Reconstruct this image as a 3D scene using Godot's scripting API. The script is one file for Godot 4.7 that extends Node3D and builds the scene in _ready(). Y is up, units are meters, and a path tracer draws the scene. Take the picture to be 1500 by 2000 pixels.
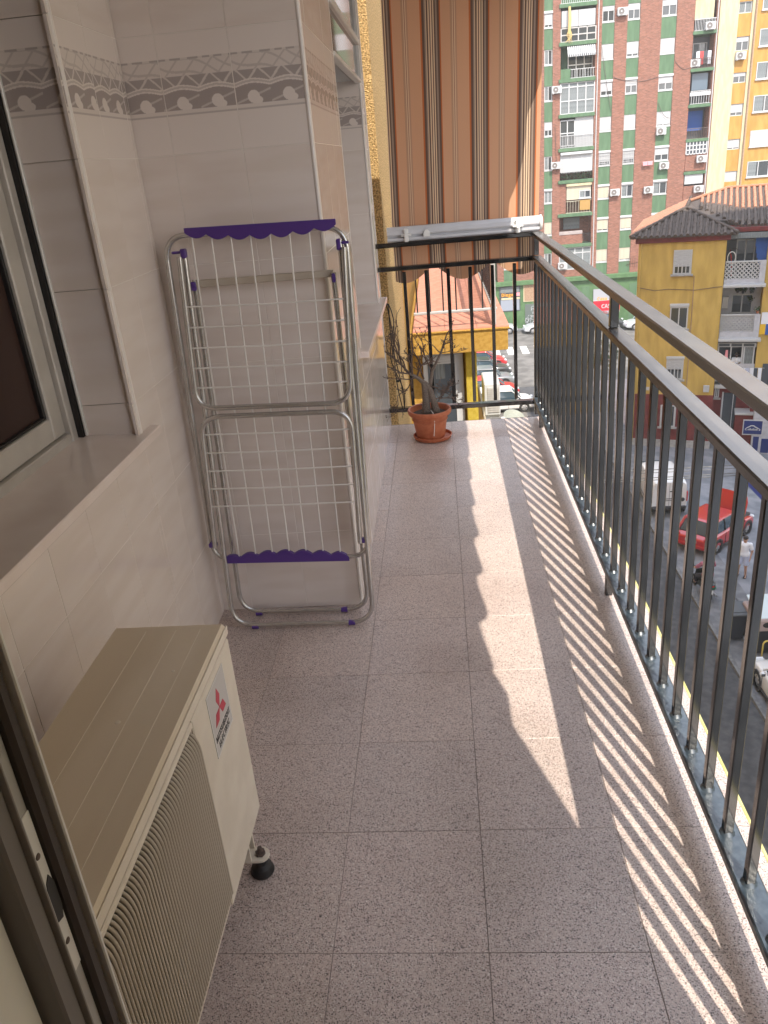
extends Node3D

# ---------------------------------------------------------------- geometry
class Geo:
	var v := PackedVector3Array()
	var n := PackedVector3Array()
	var t := PackedVector2Array()
	var xf := Transform3D.IDENTITY

	func tri(a: Vector3, b: Vector3, c: Vector3, na := Vector3.ZERO, nb := Vector3.ZERO, nc := Vector3.ZERO, ua := Vector2.ZERO, ub := Vector2.RIGHT, uc := Vector2.ONE) -> void:
		var f := (b - a).cross(c - a)
		if f.length_squared() < 1e-18:
			return
		f = f.normalized()
		if na == Vector3.ZERO:
			na = f
			nb = f
			nc = f
		v.append(xf * a)
		v.append(xf * c)
		v.append(xf * b)
		n.append((xf.basis * na).normalized())
		n.append((xf.basis * nc).normalized())
		n.append((xf.basis * nb).normalized())
		t.append(ua)
		t.append(uc)
		t.append(ub)

	# corners counter-clockwise as seen from the front
	func quad(a: Vector3, b: Vector3, c: Vector3, d: Vector3, u0 := Vector2(0, 0), u1 := Vector2(1, 1)) -> void:
		tri(a, b, c, Vector3.ZERO, Vector3.ZERO, Vector3.ZERO, Vector2(u0.x, u1.y), Vector2(u1.x, u1.y), Vector2(u1.x, u0.y))
		tri(a, c, d, Vector3.ZERO, Vector3.ZERO, Vector3.ZERO, Vector2(u0.x, u1.y), Vector2(u1.x, u0.y), Vector2(u0.x, u0.y))

	func box(lo: Vector3, hi: Vector3, e := 0.0) -> Geo:
		var p := [lo, hi]
		for ax in 3:
			var b := (ax + 1) % 3
			var c := (ax + 2) % 3
			for s in 2:
				var q := []
				for k in [[0, 0], [1, 0], [1, 1], [0, 1]]:
					var w := Vector3.ZERO
					w[ax] = p[s][ax]
					w[b] = p[k[0]][b] + (e if k[0] == 0 else -e)
					w[c] = p[k[1]][c] + (e if k[1] == 0 else -e)
					q.append(w)
				if s == 1:
					quad(q[0], q[1], q[2], q[3])
				else:
					quad(q[3], q[2], q[1], q[0])
			if e > 0.0:
				for sb in 2:
					for sc in 2:
						var a1 := Vector3.ZERO
						a1[ax] = lo[ax] + e
						a1[b] = p[sb][b]
						a1[c] = p[sc][c] + (e if sc == 0 else -e)
						var a2 := a1
						a2[ax] = hi[ax] - e
						var b1 := a1
						b1[b] = p[sb][b] + (e if sb == 0 else -e)
						b1[c] = p[sc][c]
						var b2 := b1
						b2[ax] = hi[ax] - e
						if sb == sc:
							quad(a1, b1, b2, a2)
						else:
							quad(a1, a2, b2, b1)
		if e > 0.0:
			for sx in 2:
				for sy in 2:
					for sz in 2:
						var cx: float = p[sx].x
						var cy: float = p[sy].y
						var cz: float = p[sz].z
						var ex := e if sx == 0 else -e
						var ey := e if sy == 0 else -e
						var ez := e if sz == 0 else -e
						var A := Vector3(cx, cy + ey, cz + ez)
						var B := Vector3(cx + ex, cy, cz + ez)
						var C := Vector3(cx + ex, cy + ey, cz)
						if (sx + sy + sz) % 2 == 1:
							tri(A, B, C)
						else:
							tri(A, C, B)
		return self

	func ctr(c: Vector3, s: Vector3, e := 0.0) -> Geo:
		return box(c - s / 2.0, c + s / 2.0, e)

	func tube(pts: Array, r, sides := 8, closed := false, caps := true) -> Geo:
		var m := pts.size()
		var rings := []
		var nrm := []
		var side := Vector3.ZERO
		for i in m:
			var d: Vector3
			if closed:
				d = (pts[(i + 1) % m] - pts[(i - 1 + m) % m]).normalized()
			else:
				d = (pts[mini(i + 1, m - 1)] - pts[maxi(i - 1, 0)]).normalized()
			if side == Vector3.ZERO:
				side = d.cross(Vector3.UP if absf(d.y) < 0.9 else Vector3.RIGHT).normalized()
			else:
				side = (side - d * side.dot(d)).normalized()
			var up := d.cross(side)
			var rr: float = r[i] if r is Array else r
			var ring := PackedVector3Array()
			var nn := PackedVector3Array()
			for k in sides:
				var an := TAU * k / sides
				var o := side * cos(an) + up * sin(an)
				ring.append(pts[i] + o * rr)
				nn.append(o)
			rings.append(ring)
			nrm.append(nn)
		for i in (m if closed else m - 1):
			var j := (i + 1) % m
			for k in sides:
				var l := (k + 1) % sides
				var a: Vector3 = rings[i][k]
				var b: Vector3 = rings[i][l]
				var c: Vector3 = rings[j][l]
				var d2: Vector3 = rings[j][k]
				var u0 := float(k) / sides
				var u1 := float(k + 1) / sides
				tri(a, b, c, nrm[i][k], nrm[i][l], nrm[j][l], Vector2(u0, i), Vector2(u1, i), Vector2(u1, j))
				tri(a, c, d2, nrm[i][k], nrm[j][l], nrm[j][k], Vector2(u0, i), Vector2(u1, j), Vector2(u0, j))
		if caps and not closed:
			for k in range(1, sides - 1):
				tri(rings[0][0], rings[0][k + 1], rings[0][k])
				tri(rings[m - 1][0], rings[m - 1][k], rings[m - 1][k + 1])
		return self

	# profile of (radius, height) from bottom to top, about an axis through c
	func lathe(pf: Array, c := Vector3.ZERO, sides := 24, axis := Basis.IDENTITY) -> Geo:
		for i in pf.size() - 1:
			var d: Vector2 = pf[i + 1] - pf[i]
			if d.length() < 1e-7:
				continue
			var nr := Vector2(d.y, -d.x).normalized()
			for k in sides:
				var a0 := TAU * k / sides
				var a1 := TAU * (k + 1) / sides
				var e0 := Vector3(cos(a0), 0, -sin(a0))
				var e1 := Vector3(cos(a1), 0, -sin(a1))
				var P := func(e: Vector3, q: Vector2) -> Vector3: return c + axis * (e * q.x + Vector3.UP * q.y)
				var n0 := axis * (e0 * nr.x + Vector3.UP * nr.y)
				var n1 := axis * (e1 * nr.x + Vector3.UP * nr.y)
				tri(P.call(e0, pf[i]), P.call(e1, pf[i]), P.call(e1, pf[i + 1]), n0, n1, n1)
				tri(P.call(e0, pf[i]), P.call(e1, pf[i + 1]), P.call(e0, pf[i + 1]), n0, n1, n0)
		return self

	# a counter-clockwise outline in x, y pushed along z from z0 to z1 (z1 > z0)
	func prism(poly: PackedVector2Array, z0: float, z1: float) -> Geo:
		if not Geometry2D.is_polygon_clockwise(poly):
			pass
		else:
			poly = poly.duplicate()
			poly.reverse()
		var ix := Geometry2D.triangulate_polygon(poly)
		for i in range(0, ix.size(), 3):
			var a := poly[ix[i]]
			var b := poly[ix[i + 1]]
			var c := poly[ix[i + 2]]
			if (b - a).cross(c - a) < 0:
				var q := b
				b = c
				c = q
			tri(Vector3(a.x, a.y, z1), Vector3(b.x, b.y, z1), Vector3(c.x, c.y, z1))
			tri(Vector3(a.x, a.y, z0), Vector3(c.x, c.y, z0), Vector3(b.x, b.y, z0))
		var m := poly.size()
		for i in m:
			var a2 := poly[i]
			var b2 := poly[(i + 1) % m]
			quad(Vector3(a2.x, a2.y, z0), Vector3(b2.x, b2.y, z0), Vector3(b2.x, b2.y, z1), Vector3(a2.x, a2.y, z1))
		return self

	# closed sections (arrays of equally many points) joined one after the other, smooth along and round
	func loft(sec: Array, cap := true) -> Geo:
		var m: int = sec.size()
		var q: int = sec[0].size()
		var nr := []
		for i in m:
			var row := []
			for k in q:
				var du: Vector3 = sec[i][(k + 1) % q] - sec[i][(k - 1 + q) % q]
				var dv: Vector3 = sec[mini(i + 1, m - 1)][k] - sec[maxi(i - 1, 0)][k]
				var w := du.cross(dv)
				row.append(w.normalized() if w.length_squared() > 1e-16 else Vector3.UP)
			nr.append(row)
		for i in m - 1:
			for k in q:
				var l := (k + 1) % q
				tri(sec[i][k], sec[i][l], sec[i + 1][l], nr[i][k], nr[i][l], nr[i + 1][l])
				tri(sec[i][k], sec[i + 1][l], sec[i + 1][k], nr[i][k], nr[i + 1][l], nr[i + 1][k])
		if cap:
			for k in range(1, q - 1):
				tri(sec[0][0], sec[0][k + 1], sec[0][k])
				tri(sec[m - 1][0], sec[m - 1][k], sec[m - 1][k + 1])
		return self

	func mesh() -> ArrayMesh:
		var a := []
		a.resize(Mesh.ARRAY_MAX)
		a[Mesh.ARRAY_VERTEX] = v
		a[Mesh.ARRAY_NORMAL] = n
		a[Mesh.ARRAY_TEX_UV] = t
		var m := ArrayMesh.new()
		if v.size():
			m.add_surface_from_arrays(Mesh.PRIMITIVE_TRIANGLES, a)
		return m

	func moved(d: Vector3) -> Geo:
		for i in v.size():
			v[i] += d
		return self

var rng := RandomNumberGenerator.new()
var M := {}
var used := {}
const GND := -14.6

func numbered(nm: String) -> String:
	if not used.has(nm):
		used[nm] = 0
		return nm
	used[nm] += 1
	return "%s_%03d" % [nm, used[nm]]

func tag(o: Node, label: String, cat: String, group := "") -> void:
	o.set_meta("label", label)
	o.set_meta("category", cat)
	if group:
		o.set_meta("group", group)

func thing(nm: String, label: String, cat: String, at := Vector3.ZERO, turn := 0.0, group := "") -> Node3D:
	var o := Node3D.new()
	o.name = numbered(nm)
	add_child(o)
	o.position = at
	o.rotation.y = turn
	tag(o, label, cat, group)
	return o

func structure(nm: String, g: Geo, mat: Material) -> MeshInstance3D:
	var o := MeshInstance3D.new()
	o.name = numbered(nm)
	o.mesh = g.mesh()
	o.material_override = mat
	add_child(o)
	o.set_meta("kind", "structure")
	return o

func inst(par: Node, nm: String, m: Mesh, mat: Material, at := Vector3.ZERO) -> MeshInstance3D:
	var o := MeshInstance3D.new()
	o.name = nm
	o.mesh = m
	o.material_override = mat
	par.add_child(o, true)
	o.position = at
	return o

# a part given in its parent's own axes
func pl(par: Node, nm: String, g: Geo, mat: Material) -> MeshInstance3D:
	return inst(par, nm, g.mesh(), mat)

# a part given in world axes under an unturned thing
func pw(par: Node3D, nm: String, g: Geo, mat: Material) -> MeshInstance3D:
	var base := Vector3.ZERO
	var k: Node = par
	while k is Node3D and k != self:
		base += k.position
		k = k.get_parent()
	return inst(par, nm, g.moved(-base).mesh(), mat)

func copy_thing(src: Node3D, label: String, at: Vector3, turn := 0.0, group := "") -> Node3D:
	var nm := str(src.name)
	var cut := RegEx.create_from_string("_\\d{3}$").sub(nm, "")
	var r: Node3D = src.duplicate()
	r.name = numbered(cut)
	add_child(r)
	r.position = at
	r.rotation.y = turn
	r.set_meta("label", label)
	if group:
		r.set_meta("group", group)
	return r

func G() -> Geo:
	return Geo.new()

# ---------------------------------------------------------------- materials
func lin(r: float, g: float, b: float) -> Color:
	return Color(r, g, b).linear_to_srgb()

func mat(nm: String, r: float, g: float, b: float, rough := 0.7, metal := 0.0) -> StandardMaterial3D:
	var m := StandardMaterial3D.new()
	m.resource_name = nm
	m.albedo_color = lin(r, g, b)
	m.roughness = rough
	m.metallic = metal
	M[nm] = m
	return m

func noise_tex(sd: int, fr: float, c0: Color, c1: Color, size := 256, oct := 4, lo := 0.25, hi := 0.75) -> NoiseTexture2D:
	var f := FastNoiseLite.new()
	f.seed = sd
	f.frequency = fr
	f.noise_type = FastNoiseLite.TYPE_SIMPLEX_SMOOTH
	f.fractal_octaves = oct
	var g := Gradient.new()
	g.offsets = PackedFloat32Array([lo, hi])
	g.colors = PackedColorArray([c0, c1])
	var t := NoiseTexture2D.new()
	t.width = size
	t.height = size
	t.seamless = true
	t.noise = f
	t.color_ramp = g
	return t

# colour that wanders between two tones, laid over the world from three sides
func mottled(nm: String, a: Array, b: Array, rough: float, scale: Vector3, sd := 1, fr := 0.02, oct := 4, lo := 0.25, hi := 0.75, size := 256) -> StandardMaterial3D:
	var m := mat(nm, 1, 1, 1, rough)
	m.albedo_texture = noise_tex(sd, fr, lin(a[0], a[1], a[2]), lin(b[0], b[1], b[2]), size, oct, lo, hi)
	m.uv1_triplanar = true
	m.uv1_world_triplanar = true
	m.uv1_scale = scale
	return m

func relief(m: StandardMaterial3D, sd: int, fr: float, depth_cm: float, size := 256, oct := 3) -> void:
	m.heightmap_enabled = true
	m.heightmap_texture = noise_tex(sd, fr, Color.BLACK, Color.WHITE, size, oct, 0.2, 0.8)
	m.heightmap_scale = depth_cm

func terrazzo_image(size: int, chips: int, base: Color, tones: Array, sd: int) -> ImageTexture:
	var im := Image.create(size, size, false, Image.FORMAT_RGB8)
	im.fill(base)
	var r := RandomNumberGenerator.new()
	r.seed = sd
	for i in chips:
		var c: Color = tones[r.randi() % tones.size()]
		var q := r.randf_range(-0.05, 0.05)
		c = Color(clampf(c.r + q, 0, 1), clampf(c.g + q, 0, 1), clampf(c.b + q, 0, 1))
		var x := r.randi() % size
		var y := r.randi() % size
		var w := 1 + r.randi() % 3
		var h := 1 + r.randi() % 3
		if r.randf() < 0.12:
			w += 2
			h += 1
		im.fill_rect(Rect2i(x, y, mini(w, size - x), mini(h, size - y)), c)
		if w > 1:
			im.fill_rect(Rect2i(mini(x + 1, size - 2), mini(y + h, size - 2), 1, 1), c)
			im.fill_rect(Rect2i(maxi(x - 1, 0), y, 1, 1), c)
	return ImageTexture.create_from_image(im)

func brick_image(sd: int, a: Color, b: Color, mortar: Color) -> ImageTexture:
	var im := Image.create(256, 256, false, Image.FORMAT_RGB8)
	im.fill(mortar)
	var r := RandomNumberGenerator.new()
	r.seed = sd
	for row in 32:
		for k in 9:
			var x := k * 32 - (16 if row % 2 else 0)
			var c := a.lerp(b, r.randf())
			c = c.darkened(r.randf() * 0.18)
			var x0 := maxi(x, 0)
			var x1 := mini(x + 30, 256)
			if x1 > x0:
				im.fill_rect(Rect2i(x0, row * 8, x1 - x0, 7), c)
	return ImageTexture.create_from_image(im)

# glazed wall tile with the printed frieze
func frieze_image(bg: Color, dark: Color, mid: Color) -> ImageTexture:
	var w := 128
	var h := 192
	var im := Image.create(w, h, false, Image.FORMAT_RGB8)
	for y in h:
		var v := 1.0 - (y + 0.5) / h
		for x in w:
			var u := (x + 0.5) / w
			var c := bg
			if v > 0.33 and v < 0.80:
				var wave := 0.535 + 0.028 * absf(sin(u * TAU)) 
				if v > 0.785:
					c = bg.lerp(dark, 0.75 if sin(u * 31.0 + sin(u * 9.0)) > -0.4 else 0.2)
				elif v > 0.655:
					var s := sin(u * 14.0 + v * 60.0 + 2.0 * sin(u * 7.0 + 1.0))
					var s2 := sin(u * 25.0 - v * 38.0)
					c = bg.lerp(mid, 0.30)
					if s > 0.82 or s2 > 0.93:
						c = bg.lerp(dark, 0.45)
				elif v > wave + 0.02:
					c = dark.lerp(mid, 0.2)
					if sin(u * TAU * 3.0 - v * 26.0) > 0.93 or sin(u * TAU * 3.0 + v * 30.0) > 0.95:
						c = bg.lerp(mid, 0.5)
				elif v > wave - 0.022:
					c = bg if absf(v - wave) > 0.008 else mid
				elif v > 0.375:
					c = dark.lerp(mid, 0.1)
					var cu := fmod(u * 2.0, 1.0) - 0.5
					var cv := (v - 0.43) / 0.055
					if cu * cu * 34.0 + cv * cv < 1.0 or (cu - 0.12) * (cu - 0.12) * 60.0 + (cv + 0.55) * (cv + 0.55) * 3.0 < 1.0:
						c = bg
					elif absf(cv - 1.9 * cu - 0.1) < 0.16:
						c = mid
				elif v > 0.345:
					c = bg.lerp(mid, 0.15)
				else:
					c = bg.lerp(dark, 0.55)
			im.set_pixel(x, y, c)
	return ImageTexture.create_from_image(im)

func stripe_image() -> ImageTexture:
	# one repeat of the awning cloth, left to right
	var im := Image.create(512, 4, false, Image.FORMAT_RGB8)
	var tan_c := lin(0.58, 0.32, 0.19)
	var dark := lin(0.14, 0.088, 0.066)
	var grey := lin(0.30, 0.225, 0.175)
	var cream := lin(0.68, 0.50, 0.34)
	var rust := lin(0.48, 0.13, 0.035)
	im.fill(tan_c)
	var runs := [[0.0, 0.02, rust], [0.02, 0.07, dark], [0.07, 0.10, grey], [0.10, 0.115, cream], [0.115, 0.15, dark], [0.15, 0.175, cream], [0.175, 0.195, dark], [0.195, 0.225, cream], [0.225, 0.245, dark], [0.245, 0.27, cream], [0.27, 0.30, dark], [0.30, 0.335, grey], [0.335, 0.38, dark], [0.38, 0.405, rust],
		[0.60, 0.645, lin(0.45, 0.26, 0.165)], [0.645, 0.66, cream], [0.66, 0.685, lin(0.38, 0.205, 0.13)], [0.685, 0.70, cream], [0.70, 0.735, lin(0.46, 0.265, 0.17)], [0.985, 1.0, rust]]
	for q in runs:
		im.fill_rect(Rect2i(int(q[0] * 512), 0, maxi(1, int((q[1] - q[0]) * 512)), 4), q[2])
	return ImageTexture.create_from_image(im)

func make_materials() -> void:
	var m: StandardMaterial3D
	# balcony
	var tz := terrazzo_image(1024, 80000, lin(0.60, 0.485, 0.43), [lin(0.80, 0.73, 0.67), lin(0.74, 0.65, 0.59), lin(0.42, 0.325, 0.295), lin(0.27, 0.195, 0.175), lin(0.10, 0.075, 0.07), lin(0.035, 0.03, 0.03), lin(0.46, 0.345, 0.31), lin(0.66, 0.58, 0.53)], 11)
	var dirt := noise_tex(61, 0.011, lin(0.87, 0.855, 0.845), lin(1, 1, 1), 256, 5, 0.15, 0.6)
	for k in 4:
		m = mat("terrazzo_%d" % k, [0.97, 1.0, 0.94, 0.985][k], [0.97, 0.99, 0.945, 0.98][k], [0.97, 0.98, 0.95, 0.985][k], 0.36)
		m.albedo_texture = tz
		m.uv1_triplanar = true
		m.uv1_world_triplanar = true
		m.uv1_scale = Vector3(1.6, 1.6, 1.6)
		m.uv1_offset = Vector3(0.37 * k, 0.21 * k, 0.53 * k)
		m.detail_enabled = true
		m.detail_blend_mode = BaseMaterial3D.BLEND_MODE_MUL
		m.detail_albedo = dirt
		m.detail_uv_layer = BaseMaterial3D.DETAIL_UV_2
		m.uv2_triplanar = true
		m.uv2_world_triplanar = true
		m.uv2_scale = Vector3(0.55, 0.55, 0.55)
		m.roughness_texture = noise_tex(62, 0.015, Color(0.88, 0.88, 0.88), Color(1, 1, 1), 256, 5)
	mottled("grout", [0.17, 0.135, 0.125], [0.27, 0.22, 0.20], 0.9, Vector3(4, 4, 4), 3)
	for k in 3:
		m = mottled("wall_tile_%d" % k, [0.715 - 0.008 * k, 0.62 - 0.008 * k, 0.56 - 0.008 * k], [0.75 - 0.008 * k, 0.665 - 0.008 * k, 0.61 - 0.008 * k], 0.11, Vector3(0.6, 4.0, 0.6), 21 + k * 7, 0.012, 3)
		m.normal_enabled = true
		var nt := noise_tex(31 + k, 0.012, Color.BLACK, Color.WHITE, 256, 2)
		nt.as_normal_map = true
		nt.bump_strength = 1.2
		m.normal_texture = nt
		m.normal_scale = 0.10
	m = mat("frieze_tile", 1, 1, 1, 0.15)
	m.albedo_texture = frieze_image(lin(0.75, 0.66, 0.605), lin(0.37, 0.315, 0.295), lin(0.57, 0.495, 0.455))
	mat("tile_joint", 0.74, 0.68, 0.62, 0.8)
	mottled("plaster", [0.76, 0.73, 0.69], [0.80, 0.77, 0.73], 0.85, Vector3(2, 2, 2), 5)
	mottled("sill_stone", [0.74, 0.63, 0.575], [0.80, 0.70, 0.65], 0.22, Vector3(1.4, 1.4, 1.4), 6, 0.01, 5)
	mat("trim_white", 0.76, 0.70, 0.65, 0.3)
	mottled("aluminium", [0.70, 0.68, 0.65], [0.76, 0.74, 0.71], 0.36, Vector3(2, 2, 2), 8, 0.01).metallic = 0.2
	mottled("aluminium_grey", [0.42, 0.40, 0.38], [0.47, 0.45, 0.43], 0.42, Vector3(2, 2, 2), 9, 0.01).metallic = 0.3
	mat("frame_dark", 0.17, 0.15, 0.14, 0.5)
	mat("rubber_brown", 0.045, 0.032, 0.028, 0.5)
	mat("rubber", 0.018, 0.016, 0.016, 0.55)
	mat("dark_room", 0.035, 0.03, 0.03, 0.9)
	mat("curtain_pale", 0.34, 0.23, 0.21, 0.9)
	mat("curtain_dark", 0.11, 0.062, 0.052, 0.9)
	m = mat("glass", 0.75, 0.82, 0.82, 0.03)
	m.transparency = BaseMaterial3D.TRANSPARENCY_ALPHA
	m.albedo_color.a = 0.12
	mat("glass_brown", 0.050, 0.030, 0.026, 0.22).metallic_specular = 0.25
	mottled("frame_mid", [0.50, 0.465, 0.425], [0.56, 0.525, 0.485], 0.4, Vector3(2, 2, 2), 8, 0.01).metallic = 0.15
	mat("glass_dark", 0.035, 0.042, 0.048, 0.06).metallic_specular = 0.8
	# iron rail
	m = mottled("black_paint", [0.010, 0.0105, 0.0115], [0.019, 0.0195, 0.020], 0.10, Vector3(3, 1.2, 3), 12, 0.02, 4)
	m.metallic_specular = 0.75
	m = mottled("rail_top_paint", [0.040, 0.036, 0.033], [0.070, 0.062, 0.054], 0.27, Vector3(3, 9, 1.2), 14, 0.02, 4)
	m.metallic_specular = 0.7
	relief(m, 15, 0.02, 0.012)
	m = mottled("weld_paint", [0.022, 0.034, 0.046], [0.050, 0.066, 0.080], 0.34, Vector3(6, 6, 6), 16, 0.02, 3)
	m.metallic_specular = 0.9
	relief(m, 17, 0.03, 0.05)
	# facade plaster
	for q in [["stucco_yellow", [0.55, 0.30, 0.05], [0.63, 0.37, 0.08]], ["stucco_lemon", [0.62, 0.44, 0.04], [0.68, 0.50, 0.07]], ["stucco_sand", [0.40, 0.24, 0.085], [0.84, 0.58, 0.27]]]:
		m = mottled(q[0], q[1], q[2], 0.9, Vector3(1.2, 1.2, 1.2), 18, 0.10 if q[0] == "stucco_sand" else 0.03, 5, 0.25, 0.6, 512)
		relief(m, 19, 0.16, 1.6, 512, 3)
	mottled("yellow_edge", [0.55, 0.49, 0.16], [0.64, 0.58, 0.26], 0.8, Vector3(3, 3, 3), 20)
	# small things
	mat("purple", 0.085, 0.036, 0.215, 0.42)
	m = mottled("steel_tube", [0.52, 0.50, 0.475], [0.58, 0.56, 0.535], 0.25, Vector3(3, 3, 3), 22)
	m.metallic = 0.8
	mat("wire_white", 0.80, 0.76, 0.71, 0.28).metallic = 0.15
	mottled("ac_cream", [0.70, 0.62, 0.51], [0.76, 0.68, 0.57], 0.42, Vector3(2, 2, 2), 23, 0.015)
	mottled("ac_top", [0.64, 0.53, 0.40], [0.70, 0.59, 0.46], 0.34, Vector3(1.6, 1.6, 0.5), 24, 0.01, 4)
	mat("ac_grille", 0.47, 0.40, 0.32, 0.5)
	mat("ac_inside", 0.03, 0.026, 0.022, 0.8)
	mat("sticker", 0.56, 0.53, 0.50, 0.3)
	mat("sticker_edge", 0.8, 0.78, 0.75, 0.3)
	mat("logo_red", 0.55, 0.025, 0.055, 0.35)
	mat("print_black", 0.02, 0.02, 0.022, 0.5)
	m = mottled("terracotta", [0.42, 0.115, 0.050], [0.50, 0.16, 0.075], 0.55, Vector3(5, 5, 5), 25)
	mottled("soil", [0.035, 0.025, 0.018], [0.09, 0.065, 0.045], 0.95, Vector3(20, 20, 20), 26, 0.05)
	m = mottled("bark", [0.13, 0.10, 0.08], [0.27, 0.22, 0.18], 0.85, Vector3(14, 14, 14), 27, 0.03, 4)
	relief(m, 28, 0.05, 0.15)
	mottled("twig", [0.09, 0.06, 0.048], [0.18, 0.125, 0.095], 0.8, Vector3(14, 14, 14), 29)
	mat("cable_black", 0.02, 0.018, 0.017, 0.5)
	mat("white_plastic", 0.78, 0.77, 0.74, 0.35)
	mat("white_paint", 0.46, 0.46, 0.46, 0.45)
	mottled("cassette_white", [0.56, 0.56, 0.58], [0.60, 0.60, 0.62], 0.35, Vector3(1, 1, 1), 30)
	m = mat("awning_cloth", 1, 1, 1, 0.95)
	m.albedo_texture = stripe_image()
	m.backlight_enabled = true
	m.backlight = lin(0.40, 0.40, 0.40)
	m.rim_enabled = true
	m.rim = 0.25
	# far buildings
	m = mat("brick_face", 1, 1, 1, 0.9)
	m.albedo_texture = brick_image(4, lin(0.225, 0.083, 0.052), lin(0.30, 0.125, 0.085), lin(0.27, 0.185, 0.145))
	m.uv1_triplanar = true
	m.uv1_world_triplanar = true
	m.uv1_scale = Vector3(0.5, 0.5, 0.5)
	mottled("green_paint", [0.072, 0.135, 0.070], [0.094, 0.168, 0.090], 0.8, Vector3(0.25, 0.06, 0.25), 33, 0.03, 5)
	mottled("green_ground", [0.065, 0.135, 0.052], [0.085, 0.165, 0.068], 0.75, Vector3(0.3, 0.3, 0.3), 34)
	mottled("cream_paint", [0.45, 0.38, 0.235], [0.54, 0.46, 0.295], 0.85, Vector3(0.3, 0.07, 0.3), 35, 0.03, 5)
	mottled("orange_paint", [0.40, 0.205, 0.045], [0.48, 0.26, 0.065], 0.85, Vector3(0.25, 0.06, 0.25), 36, 0.03, 5)
	mottled("ochre_paint", [0.42, 0.275, 0.062], [0.54, 0.36, 0.09], 0.85, Vector3(0.35, 0.08, 0.35), 37, 0.02, 5)
	mottled("oxblood_paint", [0.12, 0.018, 0.016], [0.17, 0.028, 0.024], 0.75, Vector3(0.5, 0.5, 0.5), 38)
	mottled("white_wall", [0.40, 0.40, 0.43], [0.48, 0.48, 0.51], 0.8, Vector3(0.6, 0.6, 0.6), 39)
	mottled("shutter_white", [0.37, 0.37, 0.375], [0.46, 0.46, 0.46], 0.5, Vector3(0.5, 5, 0.5), 40)
	mottled("shutter_beige", [0.42, 0.37, 0.28], [0.50, 0.44, 0.34], 0.6, Vector3(0.5, 5, 0.5), 41)
	mottled("pipe_brown", [0.28, 0.17, 0.10], [0.36, 0.23, 0.15], 0.7, Vector3(1, 1, 1), 42)
	mottled("net_curtain", [0.10, 0.115, 0.12], [0.25, 0.265, 0.265], 0.8, Vector3(7, 0.3, 7), 43, 0.03)
	mottled("roof_lit", [0.30, 0.115, 0.06], [0.46, 0.24, 0.15], 0.9, Vector3(1.2, 2.5, 1.2), 44, 0.04, 5)  # brighter clay for the sunlit slopes, sunlight included in the colour
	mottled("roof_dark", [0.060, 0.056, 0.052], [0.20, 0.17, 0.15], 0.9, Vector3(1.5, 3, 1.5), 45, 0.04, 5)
	mottled("roof_worn_shaded", [0.035, 0.030, 0.027], [0.15, 0.105, 0.08], 0.9, Vector3(1.5, 3, 1.5), 45, 0.05, 5)  # worn clay, darkened further so the colour carries the shade
	mat("car_glass", 0.03, 0.06, 0.085, 0.08).metallic_specular = 0.8
	mottled("cable_grey", [0.10, 0.10, 0.10], [0.16, 0.16, 0.16], 0.6, Vector3(1, 1, 1), 54)
	mottled("salmon_floor", [0.44, 0.185, 0.12], [0.52, 0.235, 0.16], 0.75, Vector3(1.5, 1.5, 1.5), 46)
	# street
	m = mottled("asphalt", [0.052, 0.052, 0.056], [0.090, 0.089, 0.091], 0.9, Vector3(0.22, 0.22, 0.22), 47, 0.02, 6, 0.2, 0.8, 512)
	mottled("asphalt_far", [0.11, 0.103, 0.095], [0.18, 0.168, 0.153], 0.9, Vector3(0.15, 0.15, 0.15), 48, 0.02, 6)
	m = mottled("paving_grey", [0.125, 0.130, 0.140], [0.20, 0.20, 0.208], 0.9, Vector3(0.3, 0.3, 0.3), 49, 0.02, 6)
	mottled("paving_pink", [0.30, 0.25, 0.24], [0.38, 0.32, 0.30], 0.9, Vector3(0.3, 0.3, 0.3), 50, 0.02, 5)
	mottled("forecourt", [0.15, 0.16, 0.18], [0.235, 0.24, 0.26], 0.88, Vector3(0.18, 0.18, 0.18), 51, 0.02, 6)
	mottled("kerb_stone", [0.28, 0.27, 0.26], [0.38, 0.37, 0.355], 0.9, Vector3(0.8, 0.8, 0.8), 52)
	mottled("kerb_dark", [0.13, 0.13, 0.135], [0.19, 0.19, 0.19], 0.9, Vector3(0.8, 0.8, 0.8), 52)
	mat("road_white", 0.62, 0.60, 0.56, 0.8)
	for q in [["paint_red", 0.44, 0.016, 0.02], ["paint_white", 0.72, 0.72, 0.72], ["paint_silver", 0.46, 0.47, 0.49], ["paint_black", 0.03, 0.034, 0.036], ["paint_grey", 0.18, 0.19, 0.20]]:
		m = mat(q[0], q[1], q[2], q[3], 0.32)
		m.clearcoat_enabled = true
		m.clearcoat = 0.8
		m.clearcoat_roughness = 0.08
	mat("tyre", 0.02, 0.02, 0.021, 0.85)
	mat("wheel_metal", 0.48, 0.48, 0.49, 0.35).metallic = 0.7
	mat("lamp_red", 0.42, 0.02, 0.02, 0.25)
	mat("lamp_clear", 0.62, 0.64, 0.66, 0.15)
	mat("bumper_black", 0.03, 0.03, 0.032, 0.6)
	mat("skin", 0.42, 0.235, 0.165, 0.6)
	mat("skin_dark", 0.10, 0.055, 0.04, 0.6)
	mat("hair_dark", 0.02, 0.015, 0.012, 0.7)
	mat("shirt_white", 0.74, 0.74, 0.78, 0.9)
	mat("shirt_pink", 0.36, 0.12, 0.17, 0.9)
	mat("shorts_blue", 0.46, 0.49, 0.62, 0.9)
	mat("trousers_dark", 0.03, 0.03, 0.04, 0.9)
	mat("shoe_black", 0.02, 0.02, 0.02, 0.7)
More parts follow.
